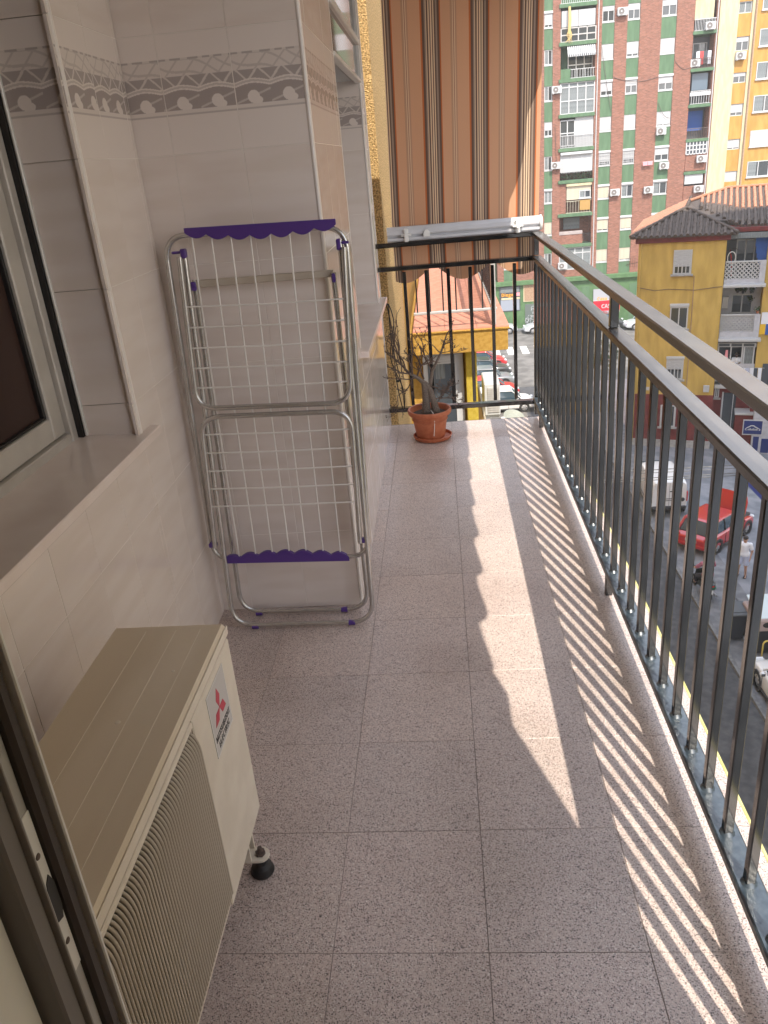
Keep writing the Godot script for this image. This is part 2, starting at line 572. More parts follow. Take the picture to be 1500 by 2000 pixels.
	mat("scooter_dark", 0.025, 0.03, 0.03, 0.35)
	mat("leaf_print_green", 0.015, 0.22, 0.12, 0.5)
	mat("bin_grey", 0.075, 0.082, 0.09, 0.6)
	mat("bin_body", 0.025, 0.026, 0.032, 0.6)
	mat("bin_lid_light", 0.58, 0.66, 0.68, 0.5)
	mat("container_pink", 0.36, 0.27, 0.25, 0.7)
	mat("hoop_yellow", 0.62, 0.46, 0.10, 0.5)
	mat("sign_blue", 0.010, 0.022, 0.13, 0.4)
	mat("road_sign_blue", 0.01, 0.09, 0.38, 0.4)
	mat("cloth_blue", 0.035, 0.10, 0.34, 0.9)
	mat("cloth_yellow", 0.70, 0.42, 0.02, 0.9)
	mat("cloth_red", 0.55, 0.06, 0.06, 0.9)
	mat("cloth_pink", 0.75, 0.30, 0.33, 0.9)
	mat("cloth_white", 0.70, 0.71, 0.76, 0.9)
	mat("poster_red", 0.62, 0.012, 0.03, 0.5)
	mat("poster_grey", 0.34, 0.34, 0.37, 0.5)
	mat("sign_orange", 0.75, 0.33, 0.02, 0.5)
	mat("graffiti_grey", 0.10, 0.12, 0.11, 0.8)
	mat("shop_dark", 0.055, 0.062, 0.075, 0.4)
	m = mottled("foliage", [0.022, 0.048, 0.016], [0.06, 0.10, 0.03], 0.7, Vector3(0.8, 0.8, 0.8), 53)
	m.backlight_enabled = true
	m.backlight = lin(0.10, 0.16, 0.05)
	mat("flower_pink", 0.55, 0.14, 0.18, 0.8)
	mat("flower_pale", 0.62, 0.55, 0.38, 0.8)
	mat("palm_dry", 0.55, 0.40, 0.16, 0.9)
	mat("wood_panel", 0.36, 0.21, 0.06, 0.7)
	mat("iron_brown", 0.10, 0.07, 0.06, 0.6)

# ---------------------------------------------------------------- entry
func _ready() -> void:
	rng.seed = 7
	var cam := Camera3D.new()
	cam.name = "camera"
	cam.keep_aspect = Camera3D.KEEP_HEIGHT
	cam.fov = 66.2
	cam.near = 0.05
	cam.far = 600.0
	add_child(cam)
	cam.position = Vector3(-0.0307, 1.5246, 1.1296)
	cam.basis = Basis(Vector3.UP, 0.0934) * Basis(Vector3.RIGHT, -0.4177) * Basis(Vector3.BACK, -0.0899)
	cam.current = true
	var env := Environment.new()
	var sky := Sky.new()
	var sm := ProceduralSkyMaterial.new()
	sm.sky_top_color = lin(0.38, 0.43, 0.53)
	sm.sky_horizon_color = lin(0.82, 0.76, 0.70)
	sm.sky_curve = 0.16
	sm.ground_bottom_color = lin(0.25, 0.22, 0.19)
	sm.ground_horizon_color = lin(0.62, 0.62, 0.60)
	sm.sky_energy_multiplier = 1.5
	sky.sky_material = sm
	env.background_mode = Environment.BG_SKY
	env.sky = sky
	env.background_energy_multiplier = 1.0
	env.tonemap_mode = Environment.TONE_MAPPER_LINEAR
	env.tonemap_exposure = 2.2
	env.fog_enabled = true
	env.fog_density = 0.0008
	env.fog_light_color = lin(0.80, 0.78, 0.74)
	env.sdfgi_enabled = true
	env.ssao_enabled = true
	env.ssil_enabled = true
	var we := WorldEnvironment.new()
	we.name = "world_environment"
	we.environment = env
	add_child(we)
	var sun := DirectionalLight3D.new()
	sun.name = "sun"
	sun.light_energy = 0.95
	sun.light_color = Color(1.0, 0.965, 0.905)
	sun.light_angular_distance = 0.35
	sun.shadow_enabled = true
	add_child(sun)
	sun.look_at_from_position(Vector3(0.24, 1, 0.754) * 10.0, Vector3.ZERO)
	make_materials()
	build_ground()
	build_balcony()
	build_rail()
	build_neighbour()
	build_tower()
	build_house()
	build_street()
	build_balcony_things()
	build_awnings()
	build_facade_things()

# ---------------------------------------------------------------- tiled wall helper
# tiles between the joints us (along udir from o) and vs (along up); nd points out of the wall
func tile_field(par: Node3D, o: Vector3, udir: Vector3, nd: Vector3, us: Array, vs: Array, frieze_v := -99.0, thick := 0.008, window_cut := false) -> void:
	var cache := {}
	for i in us.size() - 1:
		for j in vs.size() - 1:
			var u0: float = us[i]
			var u1: float = us[i + 1]
			var v0: float = vs[j]
			var v1: float = vs[j + 1]
			if window_cut and (((u0 + u1) / 2.0 < 1.0 and (v0 + v1) / 2.0 > 0.64) or (v0 + v1) / 2.0 > 2.3):
				continue
			var w := u1 - u0 - 0.0018
			var h := v1 - v0 - 0.0018
			if w < 0.006 or h < 0.006:
				continue
			var fz := absf(v0 - frieze_v) < 0.01
			var key := "%.4f %.4f %s" % [w, h, fz]
			if not cache.has(key):
				var g := G()
				g.xf = Transform3D(Basis(udir, Vector3.UP, nd), Vector3.ZERO)
				var e := 0.0006
				g.quad(Vector3(e, e, thick), Vector3(w - e, e, thick), Vector3(w - e, h - e, thick), Vector3(e, h - e, thick), Vector2(0, 0), Vector2(minf(w / 0.21, 1.0), 1))
				var lo := [Vector3(e, e, thick), Vector3(w - e, e, thick), Vector3(w - e, h - e, thick), Vector3(e, h - e, thick)]
				var md := [Vector3(0, 0, thick - e), Vector3(w, 0, thick - e), Vector3(w, h, thick - e), Vector3(0, h, thick - e)]
				var hi := [Vector3(0, 0, 0), Vector3(w, 0, 0), Vector3(w, h, 0), Vector3(0, h, 0)]
				for k in 4:
					var l := (k + 1) % 4
					g.quad(md[k], md[l], lo[l], lo[k], Vector2(0, 0.98), Vector2(1, 1))
					g.quad(hi[k], hi[l], md[l], md[k], Vector2(0, 0.98), Vector2(1, 1))
				cache[key] = g.mesh()
			var mt: Material = M["frieze_tile"] if fz else M["wall_tile_%d" % (rng.randi() % 3)]
			inst(par, "tile", cache[key], mt, o + udir * (u0 + 0.0009) + Vector3.UP * (v0 + 0.0009) + nd * rng.randf_range(-0.0004, 0.0004) - par.position)

func steps(a: float, b: float, joint: float, pitch: float) -> Array:
	var r := [a]
	var k := ceilf((a - joint) / pitch + 0.08)
	while joint + k * pitch < b - 0.012:
		r.append(joint + k * pitch)
		k += 1
	r.append(b)
	return r

# ---------------------------------------------------------------- balcony shell
func build_balcony() -> void:
	# floor slab and its terrazzo tiles
	var fl := structure("balcony_floor", G().box(Vector3(-1.2, -0.28, -3.645), Vector3(0.640, -0.0022, 1.0)), M.grout)
	var us := [-0.99, -0.66, -0.33, 0.0, 0.33, 0.646]
	var cache := {}
	for i in 5:
		for k in range(-11, 3):
			var z0 := maxf(k * 0.33, -3.648)
			var z1 := (k + 1) * 0.33
			var x0: float = us[i]
			var x1: float = us[i + 1]
			if x1 < -0.5 and z1 < -1.7:
				continue
			var key := "%d %.3f" % [i, z1 - z0]
			var sz := Vector3(x1 - x0 - 0.0014, 0.014, z1 - z0 - 0.0014)
			if not cache.has(key):
				cache[key] = G().box(-sz / 2.0, sz / 2.0, 0.0006).mesh()
			inst(fl, "tile", cache[key], M["terrazzo_%d" % (rng.randi() % 4)], Vector3((x0 + x1) / 2.0, -0.007 + rng.randf_range(-0.0004, 0.0004), (z0 + z1) / 2.0))
	var ed := G().box(Vector3(0.6465, -0.28, -3.65), Vector3(0.655, -0.003, 1.0), 0.002)
	inst(fl, "painted_edge", ed.mesh(), M.yellow_edge)
	# slab over the balcony and the room behind
	structure("balcony_ceiling", G().box(Vector3(-1.3, 2.62, -3.64), Vector3(0.63, 2.86, 4.2)), M.plaster)
	# room behind the camera, closed
	var rm := thing("room_wall", "pale plastered room walls round the balcony doorway", "wall", Vector3(-0.3, 0, 0.75))
	pw(rm, "wall", G().box(Vector3(-1.6, -0.2, 4.0), Vector3(0.8, 2.62, 4.2)), M.plaster)
	pw(rm, "wall", G().box(Vector3(-1.8, -0.2, 0.9), Vector3(-1.6, 2.62, 4.2)), M.plaster)
	pw(rm, "wall", G().box(Vector3(0.632, -0.3, 0.985), Vector3(0.66, 3.2, 4.2)), M.stucco_yellow)
	pw(rm, "wall", G().box(Vector3(-1.2, 0.0, 0.76), Vector3(-0.345, 2.62, 0.90)), M.plaster)
	pw(rm, "wall", G().box(Vector3(-0.35, 2.15, 0.76), Vector3(0.632, 2.62, 0.90)), M.plaster)
	structure("room_floor", G().box(Vector3(-1.6, -0.28, 1.0), Vector3(0.66, -0.006, 4.0)), M.paving_pink)
	# left house wall with its window opening
	var lw := thing("tiled_house_wall", "white tiled house wall on the left with a deep window recess", "wall", Vector3(-0.93, 0, -0.4))
	var vs := [0.0, 0.315, 0.635, 0.955, 1.275, 1.595, 1.91, 2.23, 2.62]
	pw(lw, "core", G().box(Vector3(-1.2, 0, -1.6), Vector3(-0.9210, 0.832, 0.75)), M.tile_joint)
	pw(lw, "core", G().box(Vector3(-1.2, 0.832, -1.6), Vector3(-0.9210, 2.62, -1.018)), M.tile_joint)
	pw(lw, "core", G().box(Vector3(-1.2, 2.2, -1.018), Vector3(-0.9210, 2.62, 0.75)), M.tile_joint)
	var lower := steps(-0.75, 1.018, 0.37, 0.2075)
	lower.append_array([1.2, 1.41, 1.44])
	tile_field(lw, Vector3(-0.9292, 0, 0), Vector3(0, 0, -1), Vector3(1, 0, 0), lower, vs, 1.595, 0.009, true)
	tile_field(lw, Vector3(-0.9292, 0, 0), Vector3(0, 0, -1), Vector3(1, 0, 0), steps(-0.75, 1.0, 0.37, 0.2075), [0.635, 0.826], -9.0, 0.009)
	tile_field(lw, Vector3(-1.2, 0, -1.018), Vector3(1, 0, 0), Vector3(0, 0, 1), [0.115, 0.279], [0.86, 0.955, 1.275, 1.595, 1.91, 2.2], 1.595, 0.008)
	var tr := G().tube([Vector3(-0.9235, 0.862, -1.0115), Vector3(-0.9235, 2.2, -1.0115)], 0.0085, 10)
	pw(lw, "corner_trim", tr, M.trim_white)
	# sill of the first window
	var sl := G()
	sl.xf = Transform3D(Basis(Vector3(0, 0, 1), -0.035), Vector3(-0.888, 0.86, 0))
	sl.box(Vector3(-0.24, -0.028, -1.095), Vector3(0.0, 0.0, 0.75), 0.003)
	pw(lw, "window_sill", sl, M.sill_stone)
	# pier
	var pr := thing("tiled_pier", "white tiled pier with grey frieze behind the clothes airer", "wall", Vector3(-0.65, 0, -1.45))
	pw(pr, "core", G().box(Vector3(-1.2, 0, -2.25), Vector3(-0.3840, 2.62, -1.4412)), M.tile_joint)
	tile_field(pr, Vector3(-0.921, 0, -1.448), Vector3(1, 0, 0), Vector3(0, 0, 1), [0.0, 0.112, 0.325, 0.5345], vs, 1.595)
	var zs := [1.444, 1.535, 1.745, 1.955, 2.165, 2.25]
	tile_field(pr, Vector3(-0.391, 0, 0), Vector3(0, 0, -1), Vector3(1, 0, 0), zs, vs, 1.595)
	pw(pr, "corner_trim", G().tube([Vector3(-0.3865, 0.0, -1.4435), Vector3(-0.3865, 2.62, -1.4435)], 0.0075, 10), M.trim_white)
	pw(pr, "corner_trim", G().tube([Vector3(-0.388, 0.8, -2.252), Vector3(-0.388, 2.62, -2.252)], 0.006, 8), M.trim_white)
	# wall with the second window
	var sw := thing("tiled_window_wall", "white tiled wall with open second window beyond the pier", "wall", Vector3(-0.45, 0, -2.9))
	pw(sw, "core", G().box(Vector3(-1.2, 0, -3.63), Vector3(-0.3840, 0.762, -2.2502)), M.tile_joint)
	pw(sw, "core", G().box(Vector3(-1.2, 0.762, -3.63), Vector3(-0.3840, 2.62, -3.4532)), M.tile_joint)
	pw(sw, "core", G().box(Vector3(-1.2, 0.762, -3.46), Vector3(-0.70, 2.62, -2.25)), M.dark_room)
	tile_field(sw, Vector3(-0.391, 0, 0), Vector3(0, 0, -1), Vector3(1, 0, 0), steps(2.25, 3.632, 2.165, 0.21), [0.0, 0.315, 0.635, 0.757], -9.0)
	tile_field(sw, Vector3(-0.391, 0, 0), Vector3(0, 0, -1), Vector3(1, 0, 0), [3.462, 3.632], [0.795, 0.955, 1.275, 1.595, 1.91, 2.23, 2.6], 1.595)
	tile_field(sw, Vector3(-0.70, 0, -3.46), Vector3(1, 0, 0), Vector3(0, 0, 1), [0.10, 0.315], [0.80, 0.955, 1.275, 1.595, 1.91, 2.23], 1.595)
	pw(sw, "corner_trim", G().tube([Vector3(-0.3865, 0.795, -3.4555), Vector3(-0.3865, 2.6, -3.4555)], 0.0075, 10), M.trim_white)
	pw(sw, "corner_trim", G().box(Vector3(-0.391, 0.0, -3.648), Vector3(-0.379, 2.6, -3.6335), 0.002), M.trim_white)
	pw(sw, "window_sill", G().box(Vector3(-0.70, 0.765, -3.655), Vector3(-0.345, 0.793, -2.20), 0.003), M.sill_stone)
	# shutter box and glazed strip at the head of the second window
	pw(sw, "shutter_box", G().box(Vector3(-0.56, 1.918, -3.455), Vector3(-0.425, 2.60, -2.26), 0.004), M.white_paint)
	var tw := thing("window_transom", "glazed aluminium strip over the second window reflecting yellow plaster", "window frame", Vector3(-0.39, 1.9, -2.9))
	pw(tw, "bar", G().box(Vector3(-0.412, 2.075, -3.47), Vector3(-0.372, 2.103, -2.26), 0.004), M.aluminium)
	pw(tw, "bar", G().box(Vector3(-0.410, 1.905, -3.452), Vector3(-0.376, 1.922, -2.26), 0.003), M.aluminium)
	pw(tw, "upright", G().box(Vector3(-0.411, 1.923, -3.47), Vector3(-0.374, 2.074, -3.448), 0.003), M.aluminium)
	pw(tw, "upright", G().box(Vector3(-0.411, 2.104, -3.47), Vector3(-0.374, 2.60, -3.448), 0.003), M.aluminium)
	pw(tw, "pane", G().box(Vector3(-0.396, 1.921, -3.449), Vector3(-0.390, 2.076, -2.262)), M.glass_dark)
	pw(tw, "pane", G().box(Vector3(-0.396, 2.102, -3.449), Vector3(-0.390, 2.60, -2.262)), M.glass_dark)
	# sliding window of the second opening, deep inside
	var w2 := thing("sliding_window", "dark sliding window set back behind the far sill", "window", Vector3(-0.63, 0.8, -2.9))
	pw(w2, "frame", G().box(Vector3(-0.66, 0.794, -3.456), Vector3(-0.60, 0.84, -2.252), 0.003), M.aluminium)
	pw(w2, "frame", G().box(Vector3(-0.66, 0.841, -3.456), Vector3(-0.60, 1.90, -3.40), 0.003), M.aluminium)
	pw(w2, "frame", G().box(Vector3(-0.66, 0.841, -2.31), Vector3(-0.60, 1.90, -2.252), 0.003), M.aluminium)
	pw(w2, "pane", G().box(Vector3(-0.635, 0.84, -3.40), Vector3(-0.628, 1.90, -2.31)), M.glass_dark)
	# first window: frame, sash, dark glass
	var w1 := thing("sliding_window", "aluminium sliding window with dark glass in the near left recess", "window", Vector3(-1.12, 0.86, -0.3))
	pw(w1, "edge_strip", G().box(Vector3(-1.082, 0.868, -1.010), Vector3(-1.074, 2.2, -0.998), 0.002), M.aluminium)
	pw(w1, "shadow_gap", G().box(Vector3(-1.16, 0.866, -1.010), Vector3(-1.083, 2.2, -0.990)), M.rubber)
	pw(w1, "frame", G().box(Vector3(-1.19, 0.864, -0.9895), Vector3(-1.098, 2.2, -0.955), 0.003), M.frame_mid)
	pw(w1, "frame", G().box(Vector3(-1.19, 0.864, -0.954), Vector3(-1.100, 0.892, 0.75), 0.003), M.frame_mid)
	pw(w1, "sash", G().box(Vector3(-1.165, 0.895, -0.952), Vector3(-1.112, 2.2, -0.885), 0.004), M.frame_mid)
	pw(w1, "sash", G().box(Vector3(-1.163, 0.895, -0.884), Vector3(-1.113, 0.958, 0.74), 0.004), M.frame_mid)
	pw(w1, "gasket", G().box(Vector3(-1.150, 0.959, -0.884), Vector3(-1.122, 2.2, -0.872), 0.001), M.rubber)
	pw(w1, "gasket", G().box(Vector3(-1.150, 0.959, -0.871), Vector3(-1.122, 0.966, 0.74), 0.001), M.rubber)
	pw(w1, "pane", G().box(Vector3(-1.140, 0.966, -0.871), Vector3(-1.134, 2.2, 0.74)), M.glass_brown)
	var cu := G()
	for k in 16:
		var z := -0.84 + k * 0.1
		cu.tube([Vector3(-1.22, 0.9, z), Vector3(-1.22, 2.2, z)], 0.055, 8)
	pw(w1, "curtain", cu, M.curtain_dark)
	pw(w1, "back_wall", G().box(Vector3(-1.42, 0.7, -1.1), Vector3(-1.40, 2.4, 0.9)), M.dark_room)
	# aluminium door frame at the near left
	var df := thing("door_frame", "aluminium door frame with latch plate at the near left corner", "door frame", Vector3(-0.32, 0, 0.8))
	pw(df, "edge_strip", G().box(Vector3(-0.312, 0, 0.7490), Vector3(-0.298, 2.15, 0.7530), 0.001), M.aluminium)
	pw(df, "rubber_seal", G().box(Vector3(-0.330, 0, 0.7532), Vector3(-0.302, 2.15, 0.7660), 0.003), M.rubber_brown)
	pw(df, "frame", G().box(Vector3(-0.345, 0, 0.7662), Vector3(-0.308, 2.15, 0.7800), 0.001), M.aluminium_grey)
	pw(df, "lip", G().box(Vector3(-0.345, 0, 0.7802), Vector3(-0.303, 2.15, 0.7820), 0.0006), M.aluminium_grey)
	pw(df, "inner_face", G().box(Vector3(-0.345, 0, 0.7822), Vector3(-0.307, 2.15, 0.7990), 0.002), M.frame_dark)
	pw(df, "inner_wall", G().box(Vector3(-0.345, 0, 0.7992), Vector3(-0.322, 2.15, 1.02), 0.004), M.plaster)
	var lp := pw(df, "latch_plate", G().box(Vector3(-0.308, 1.03, 0.7672), Vector3(-0.3068, 1.170, 0.7792), 0.0004), M.aluminium)
	var lh := G()
	lh.xf = Transform3D(Basis(Vector3(0, 0, -0.62), Vector3.UP, Vector3(1, 0, 0)), Vector3(-0.3069, 1.098, 0.7725))
	lh.prism(PackedVector2Array([Vector2(-0.006, -0.019), Vector2(0.004, -0.021), Vector2(0.0085, -0.012), Vector2(0.0085, 0.010), Vector2(0.003, 0.019), Vector2(-0.004, 0.015), Vector2(-0.008, 0.004)]), 0.0, 0.0007)
	pw(lp, "latch_hole", lh, M.rubber)
	for y in [1.058, 1.136]:
		pw(lp, "screw", G().lathe([Vector2(0.0, 0.0), Vector2(0.0026, 0.0), Vector2(0.002, 0.0008), Vector2(0.0, 0.001)], Vector3(-0.3069, y, 0.7735), 10, Basis(Vector3.BACK, -PI / 2)), M.iron_brown)
	# corner post of rendered facade at the far end
	var pp := thing("stucco_corner", "rough sand yellow rendered facade corner beside the awning", "wall", Vector3(-0.34, 0, -3.7))
	pw(pp, "face", G().box(Vector3(-1.4, -14.6, -6.9), Vector3(-0.402, 6.0, -4.72)), M.stucco_sand)
	pw(pp, "return", G().box(Vector3(-1.4, -14.6, -4.719), Vector3(-0.75, 6.0, -3.66)), M.stucco_sand)
	pw(pp, "end_face", G().box(Vector3(-0.75, -1.2, -3.668), Vector3(-0.386, 2.6, -3.6492)), M.stucco_sand)
	var cb := thing("tied_cable", "black cables tied in loops hanging down the rendered corner", "cable", Vector3(-0.335, 0.2, -3.63))
	for k in 3:
		var pts := []
		for i in 15:
			var f := i / 14.0
			var wob := sin(f * PI * 2.0 + k * 1.3) * 0.010 + (sin(f * PI * 3.0) * 0.018 if k == 1 else 0.0)
			pts.append(Vector3(-0.352 + 0.05 * f + wob + k * 0.004, 0.755 - f * 0.64, -3.632 + k * 0.006))
		pw(cb, "cable", G().tube(pts, 0.0032, 6), M.cable_black)
	for q in [Vector3(-0.352, 0.752, -3.632), Vector3(-0.335, 0.575, -3.628), Vector3(-0.318, 0.285, -3.628)]:
		pw(cb, "clip", G().ctr(q, Vector3(0.022, 0.014, 0.02), 0.004), M.cable_black)

# ---------------------------------------------------------------- railing
func rail_parts(par: Node3D, x_in: float, x_out: float, z0: float, z1: float, xw: float, full: bool) -> void:
	# right side along z from z0 (near) to z1 (far), far side along x at z1
	var e := 0.004
	pw(par, "top_rail", G().box(Vector3(x_in, 1.073, z1), Vector3(x_out, 1.099, z0), e), M.rail_top_paint)
	pw(par, "middle_rail", G().box(Vector3(x_in, 0.942, z1), Vector3(x_out, 0.967, z0), e), M.rail_top_paint)
	pw(par, "bottom_rail", G().box(Vector3(x_in, 0.112, z1), Vector3(x_out + 0.004, 0.135, z0), e), M.weld_paint)
	var zf := z1 - 0.0
	pw(par, "top_rail", G().box(Vector3(xw, 1.072, zf - 0.05), Vector3(x_out, 1.098, zf - 0.001), e), M.black_paint)
	pw(par, "middle_rail", G().box(Vector3(xw, 0.941, zf - 0.05), Vector3(x_out, 0.966, zf - 0.001), e), M.black_paint)
	pw(par, "bottom_rail", G().box(Vector3(xw, 0.090, zf - 0.05), Vector3(x_out, 0.115, zf - 0.001), e), M.black_paint)
	var xm := (x_in + x_out) / 2.0
	var bal := G().ctr(Vector3.ZERO, Vector3(0.020, 0.806, 0.020), 0.0025).mesh()
	var wd := G().lathe([Vector2(0.017, 0.0), Vector2(0.014, 0.004), Vector2(0.010, 0.009), Vector2(0.008, 0.014)], Vector3.ZERO, 9).mesh()
	var k := 0
	var z := -0.052
	while z < z0 - 0.06:
		z += 0.1315
	z -= 0.1315
	while z > z1 + 0.05:
		var b := inst(par, "baluster", bal, M.black_paint, Vector3(xm, 0.5385, z) - par.position)
		b.rotation.x = rng.randf_range(-0.003, 0.003)
		if full:
			inst(b, "weld", wd, M.weld_paint, Vector3(0, -0.4035, 0))
		z -= 0.1315
		k += 1
	var x := x_in - 0.10
	while x > xw + 0.04:
		inst(par, "baluster", bal, M.black_paint, Vector3(x, 0.5285, zf - 0.025) - par.position)
		x -= 0.1275
	for zz in [z1 - 0.025, -1.54 + (z1 + 3.63)]:
		if zz < z0:
			pw(par, "post", G().box(Vector3(xm - 0.014, 0.968, zz - 0.014), Vector3(xm + 0.014, 1.0725, zz + 0.014), 0.003), M.black_paint)
	pw(par, "post", G().box(Vector3(xm - 0.014, 0.02, z1 - 0.039), Vector3(xm + 0.014, 0.941, z1 - 0.011), 0.003), M.black_paint)

func build_rail() -> void:
	var r := thing("balcony_railing", "black painted iron railing along the right and far side of the terrazzo balcony", "railing", Vector3(0.53, 0, -1.6))
	rail_parts(r, 0.505, 0.556, 0.86, -3.60, -0.39, true)
	for z in [-3.42, -1.44, 0.62]:
		pw(r, "foot", G().box(Vector3(0.52, -0.002, z - 0.012), Vector3(0.545, 0.112, z + 0.012), 0.002), M.black_paint)

# ---------------------------------------------------------------- awnings
func scallop_cloth(w: float, h: float, lobe: float, depth: float, off: float, u_off: float) -> Geo:
	# hangs from y = 0; x from 0 to w; lower edge in lobes; faces +z, with a slight ripple
	var g := G()
	var m := int(ceil(w / 0.02))
	for i in m:
		var x0 := w * i / m
		var x1 := w * (i + 1) / m
		var f := func(x: float) -> float:
			var q := fposmod((x + off) / lobe, 1.0)
			return -h - depth * sin(q * PI)
		var za := 0.006 * sin(x0 * 19.0)
		var zb := 0.006 * sin(x1 * 19.0)
		g.quad(Vector3(x0, f.call(x0), za), Vector3(x1, f.call(x1), zb), Vector3(x1, 0, zb * 0.3), Vector3(x0, 0, za * 0.3), Vector2((x0 + u_off) / 0.257, 0), Vector2((x1 + u_off) / 0.257, 1))
	return g

func build_awnings() -> void:
	# cloth that hangs at the far end, down to the front bar on the rail
	var a := thing("striped_awning", "brown striped awning cloth hanging down to a white bar on the far rail", "awning", Vector3(0.13, 1.1, -3.69))
	var g := G()
	var nx := 44
	var ny := 22
	var fz := func(x: float, y: float) -> float:
		return -3.70 + 0.011 * sin(x * 9.0 + y * 0.9) * (0.3 + y * 0.25) + 0.004 * sin(x * 23.0 - y * 3.1) - 0.028 * sin(PI * clampf((y - 1.15) / 1.5, 0, 1))
	for i in nx:
		for j in ny:
			var y0 := 1.15 + 1.5 * j / ny
			var y1 := 1.15 + 1.5 * (j + 1) / ny
			var L0 := lerpf(-0.289, -0.262, (y0 - 1.15) / 1.1)
			var L1 := lerpf(-0.289, -0.262, (y1 - 1.15) / 1.1)
			var R0 := lerpf(0.553, 0.585, (y0 - 1.15) / 1.1)
			var R1 := lerpf(0.553, 0.585, (y1 - 1.15) / 1.1)
			var u0 := float(i) / nx
			var u1 := float(i + 1) / nx
			var A := Vector3(lerpf(L0, R0, u0), y0, 0)
			var B := Vector3(lerpf(L0, R0, u1), y0, 0)
			var C := Vector3(lerpf(L1, R1, u1), y1, 0)
			var D := Vector3(lerpf(L1, R1, u0), y1, 0)
			A.z = fz.call(A.x, y0)
			B.z = fz.call(B.x, y0)
			C.z = fz.call(C.x, y1)
			D.z = fz.call(D.x, y1)
			g.quad(A, B, C, D, Vector2((u0 * 0.843 + 0.053) / 0.257, 0), Vector2((u1 * 0.843 + 0.053) / 0.257, 1))
	pw(a, "cloth", g, M.awning_cloth)
	var v := scallop_cloth(0.843, 0.165, 0.345, 0.095, 0.115, 0.053)
	pw(a, "valance", v.moved(Vector3(-0.289, 1.115, -3.712)), M.awning_cloth)
	# white front bar: a hollow profile with two ribs, end cap and brackets
	var pf := PackedVector2Array([Vector2(-0.034, 0.0), Vector2(0.030, 0.0), Vector2(0.036, 0.008), Vector2(0.036, 0.020), Vector2(0.018, 0.022), Vector2(0.018, 0.032), Vector2(0.033, 0.034), Vector2(0.036, 0.040), Vector2(0.036, 0.060), Vector2(0.022, 0.078), Vector2(-0.020, 0.078), Vector2(-0.034, 0.062)])
	var b := G()
	b.xf = Transform3D(Basis(Vector3(0, 0, -1), Vector3.UP, Vector3(1, 0, 0)), Vector3(0, 1.1005, -3.645))
	var pf2 := PackedVector2Array()
	for q in pf:
		pf2.append(Vector2(-q.x, q.y))
	b.prism(pf2, -0.315, 0.548)
	var bar := pw(a, "front_bar", b, M.cassette_white)
	var cp := G()
	cp.lathe([Vector2(0.0, 0.0), Vector2(0.034, 0.0), Vector2(0.041, 0.004), Vector2(0.041, 0.014), Vector2(0.034, 0.018), Vector2(0, 0.018)], Vector3(0.548, 1.141, -3.645), 20, Basis(Vector3.BACK, -PI / 2))
	pw(bar, "end_cap", cp, M.white_plastic)
	for x in [-0.205, 0.425]:
		var br := G()
		br.box(Vector3(x - 0.013, 1.098, -3.612), Vector3(x + 0.013, 1.170, -3.590), 0.004)
		br.box(Vector3(x - 0.030, 1.128, -3.610), Vector3(x + 0.030, 1.142, -3.585), 0.004)
		br.tube([Vector3(x, 1.135, -3.600), Vector3(x, 1.135, -3.570)], 0.010, 10)
		pw(bar, "bracket", br, M.white_plastic)
	var kn := G()
	kn.prism(PackedVector2Array([Vector2(-0.018, -0.014), Vector2(0.018, -0.014), Vector2(0.020, 0.004), Vector2(0.006, 0.022), Vector2(-0.008, 0.020), Vector2(-0.020, 0.004)]), 0, 0.018)
	pw(bar, "hook", kn.moved(Vector3(-0.088, 1.134, -3.611)), M.white_plastic)
	# second awning, rolled up along the outer edge of the slab over the balcony
	var c := thing("rolled_awning", "striped awning rolled up along the slab edge over the balcony", "awning", Vector3(0.66, 2.6, -1.3))
	pw(c, "roller", G().tube([Vector3(0.70, 3.0, -3.56), Vector3(0.70, 3.0, 0.93)], 0.05, 16), M.cassette_white)
	var w := scallop_cloth(4.48, 0.43, 0.35, 0.10, 0.05, 0.0)
	var ww := G()
	ww.xf = Transform3D(Basis(Vector3(0, 0, -1), Vector3.UP, Vector3(1, 0, 0)), Vector3(0.66, 2.97, 0.93))
	for i in w.v.size():
		w.v[i].y -= 0.04 * w.v[i].x
	for i in range(0, w.v.size(), 3):
		ww.tri(w.v[i], w.v[i + 2], w.v[i + 1], Vector3.ZERO, Vector3.ZERO, Vector3.ZERO, w.t[i], w.t[i + 2], w.t[i + 1])
	pw(c, "valance", ww, M.awning_cloth)

# ---------------------------------------------------------------- things on the balcony
func round_path(pts: Array, rad: float, seg := 6, closed := false) -> Array:
	# polyline with rounded corners
	var r := []
	var m := pts.size()
	for i in m:
		if not closed and (i == 0 or i == m - 1):
			r.append(pts[i])
			continue
		var p: Vector3 = pts[i]
		var a: Vector3 = pts[(i - 1 + m) % m]
		var b: Vector3 = pts[(i + 1) % m]
		var d0 := (a - p).normalized()
		var d1 := (b - p).normalized()
		var q0 := p + d0 * rad
		var q1 := p + d1 * rad
		for k in seg + 1:
			var f := float(k) / seg
			r.append(q0.lerp(p, f).lerp(p.lerp(q1, f), f))
	return r

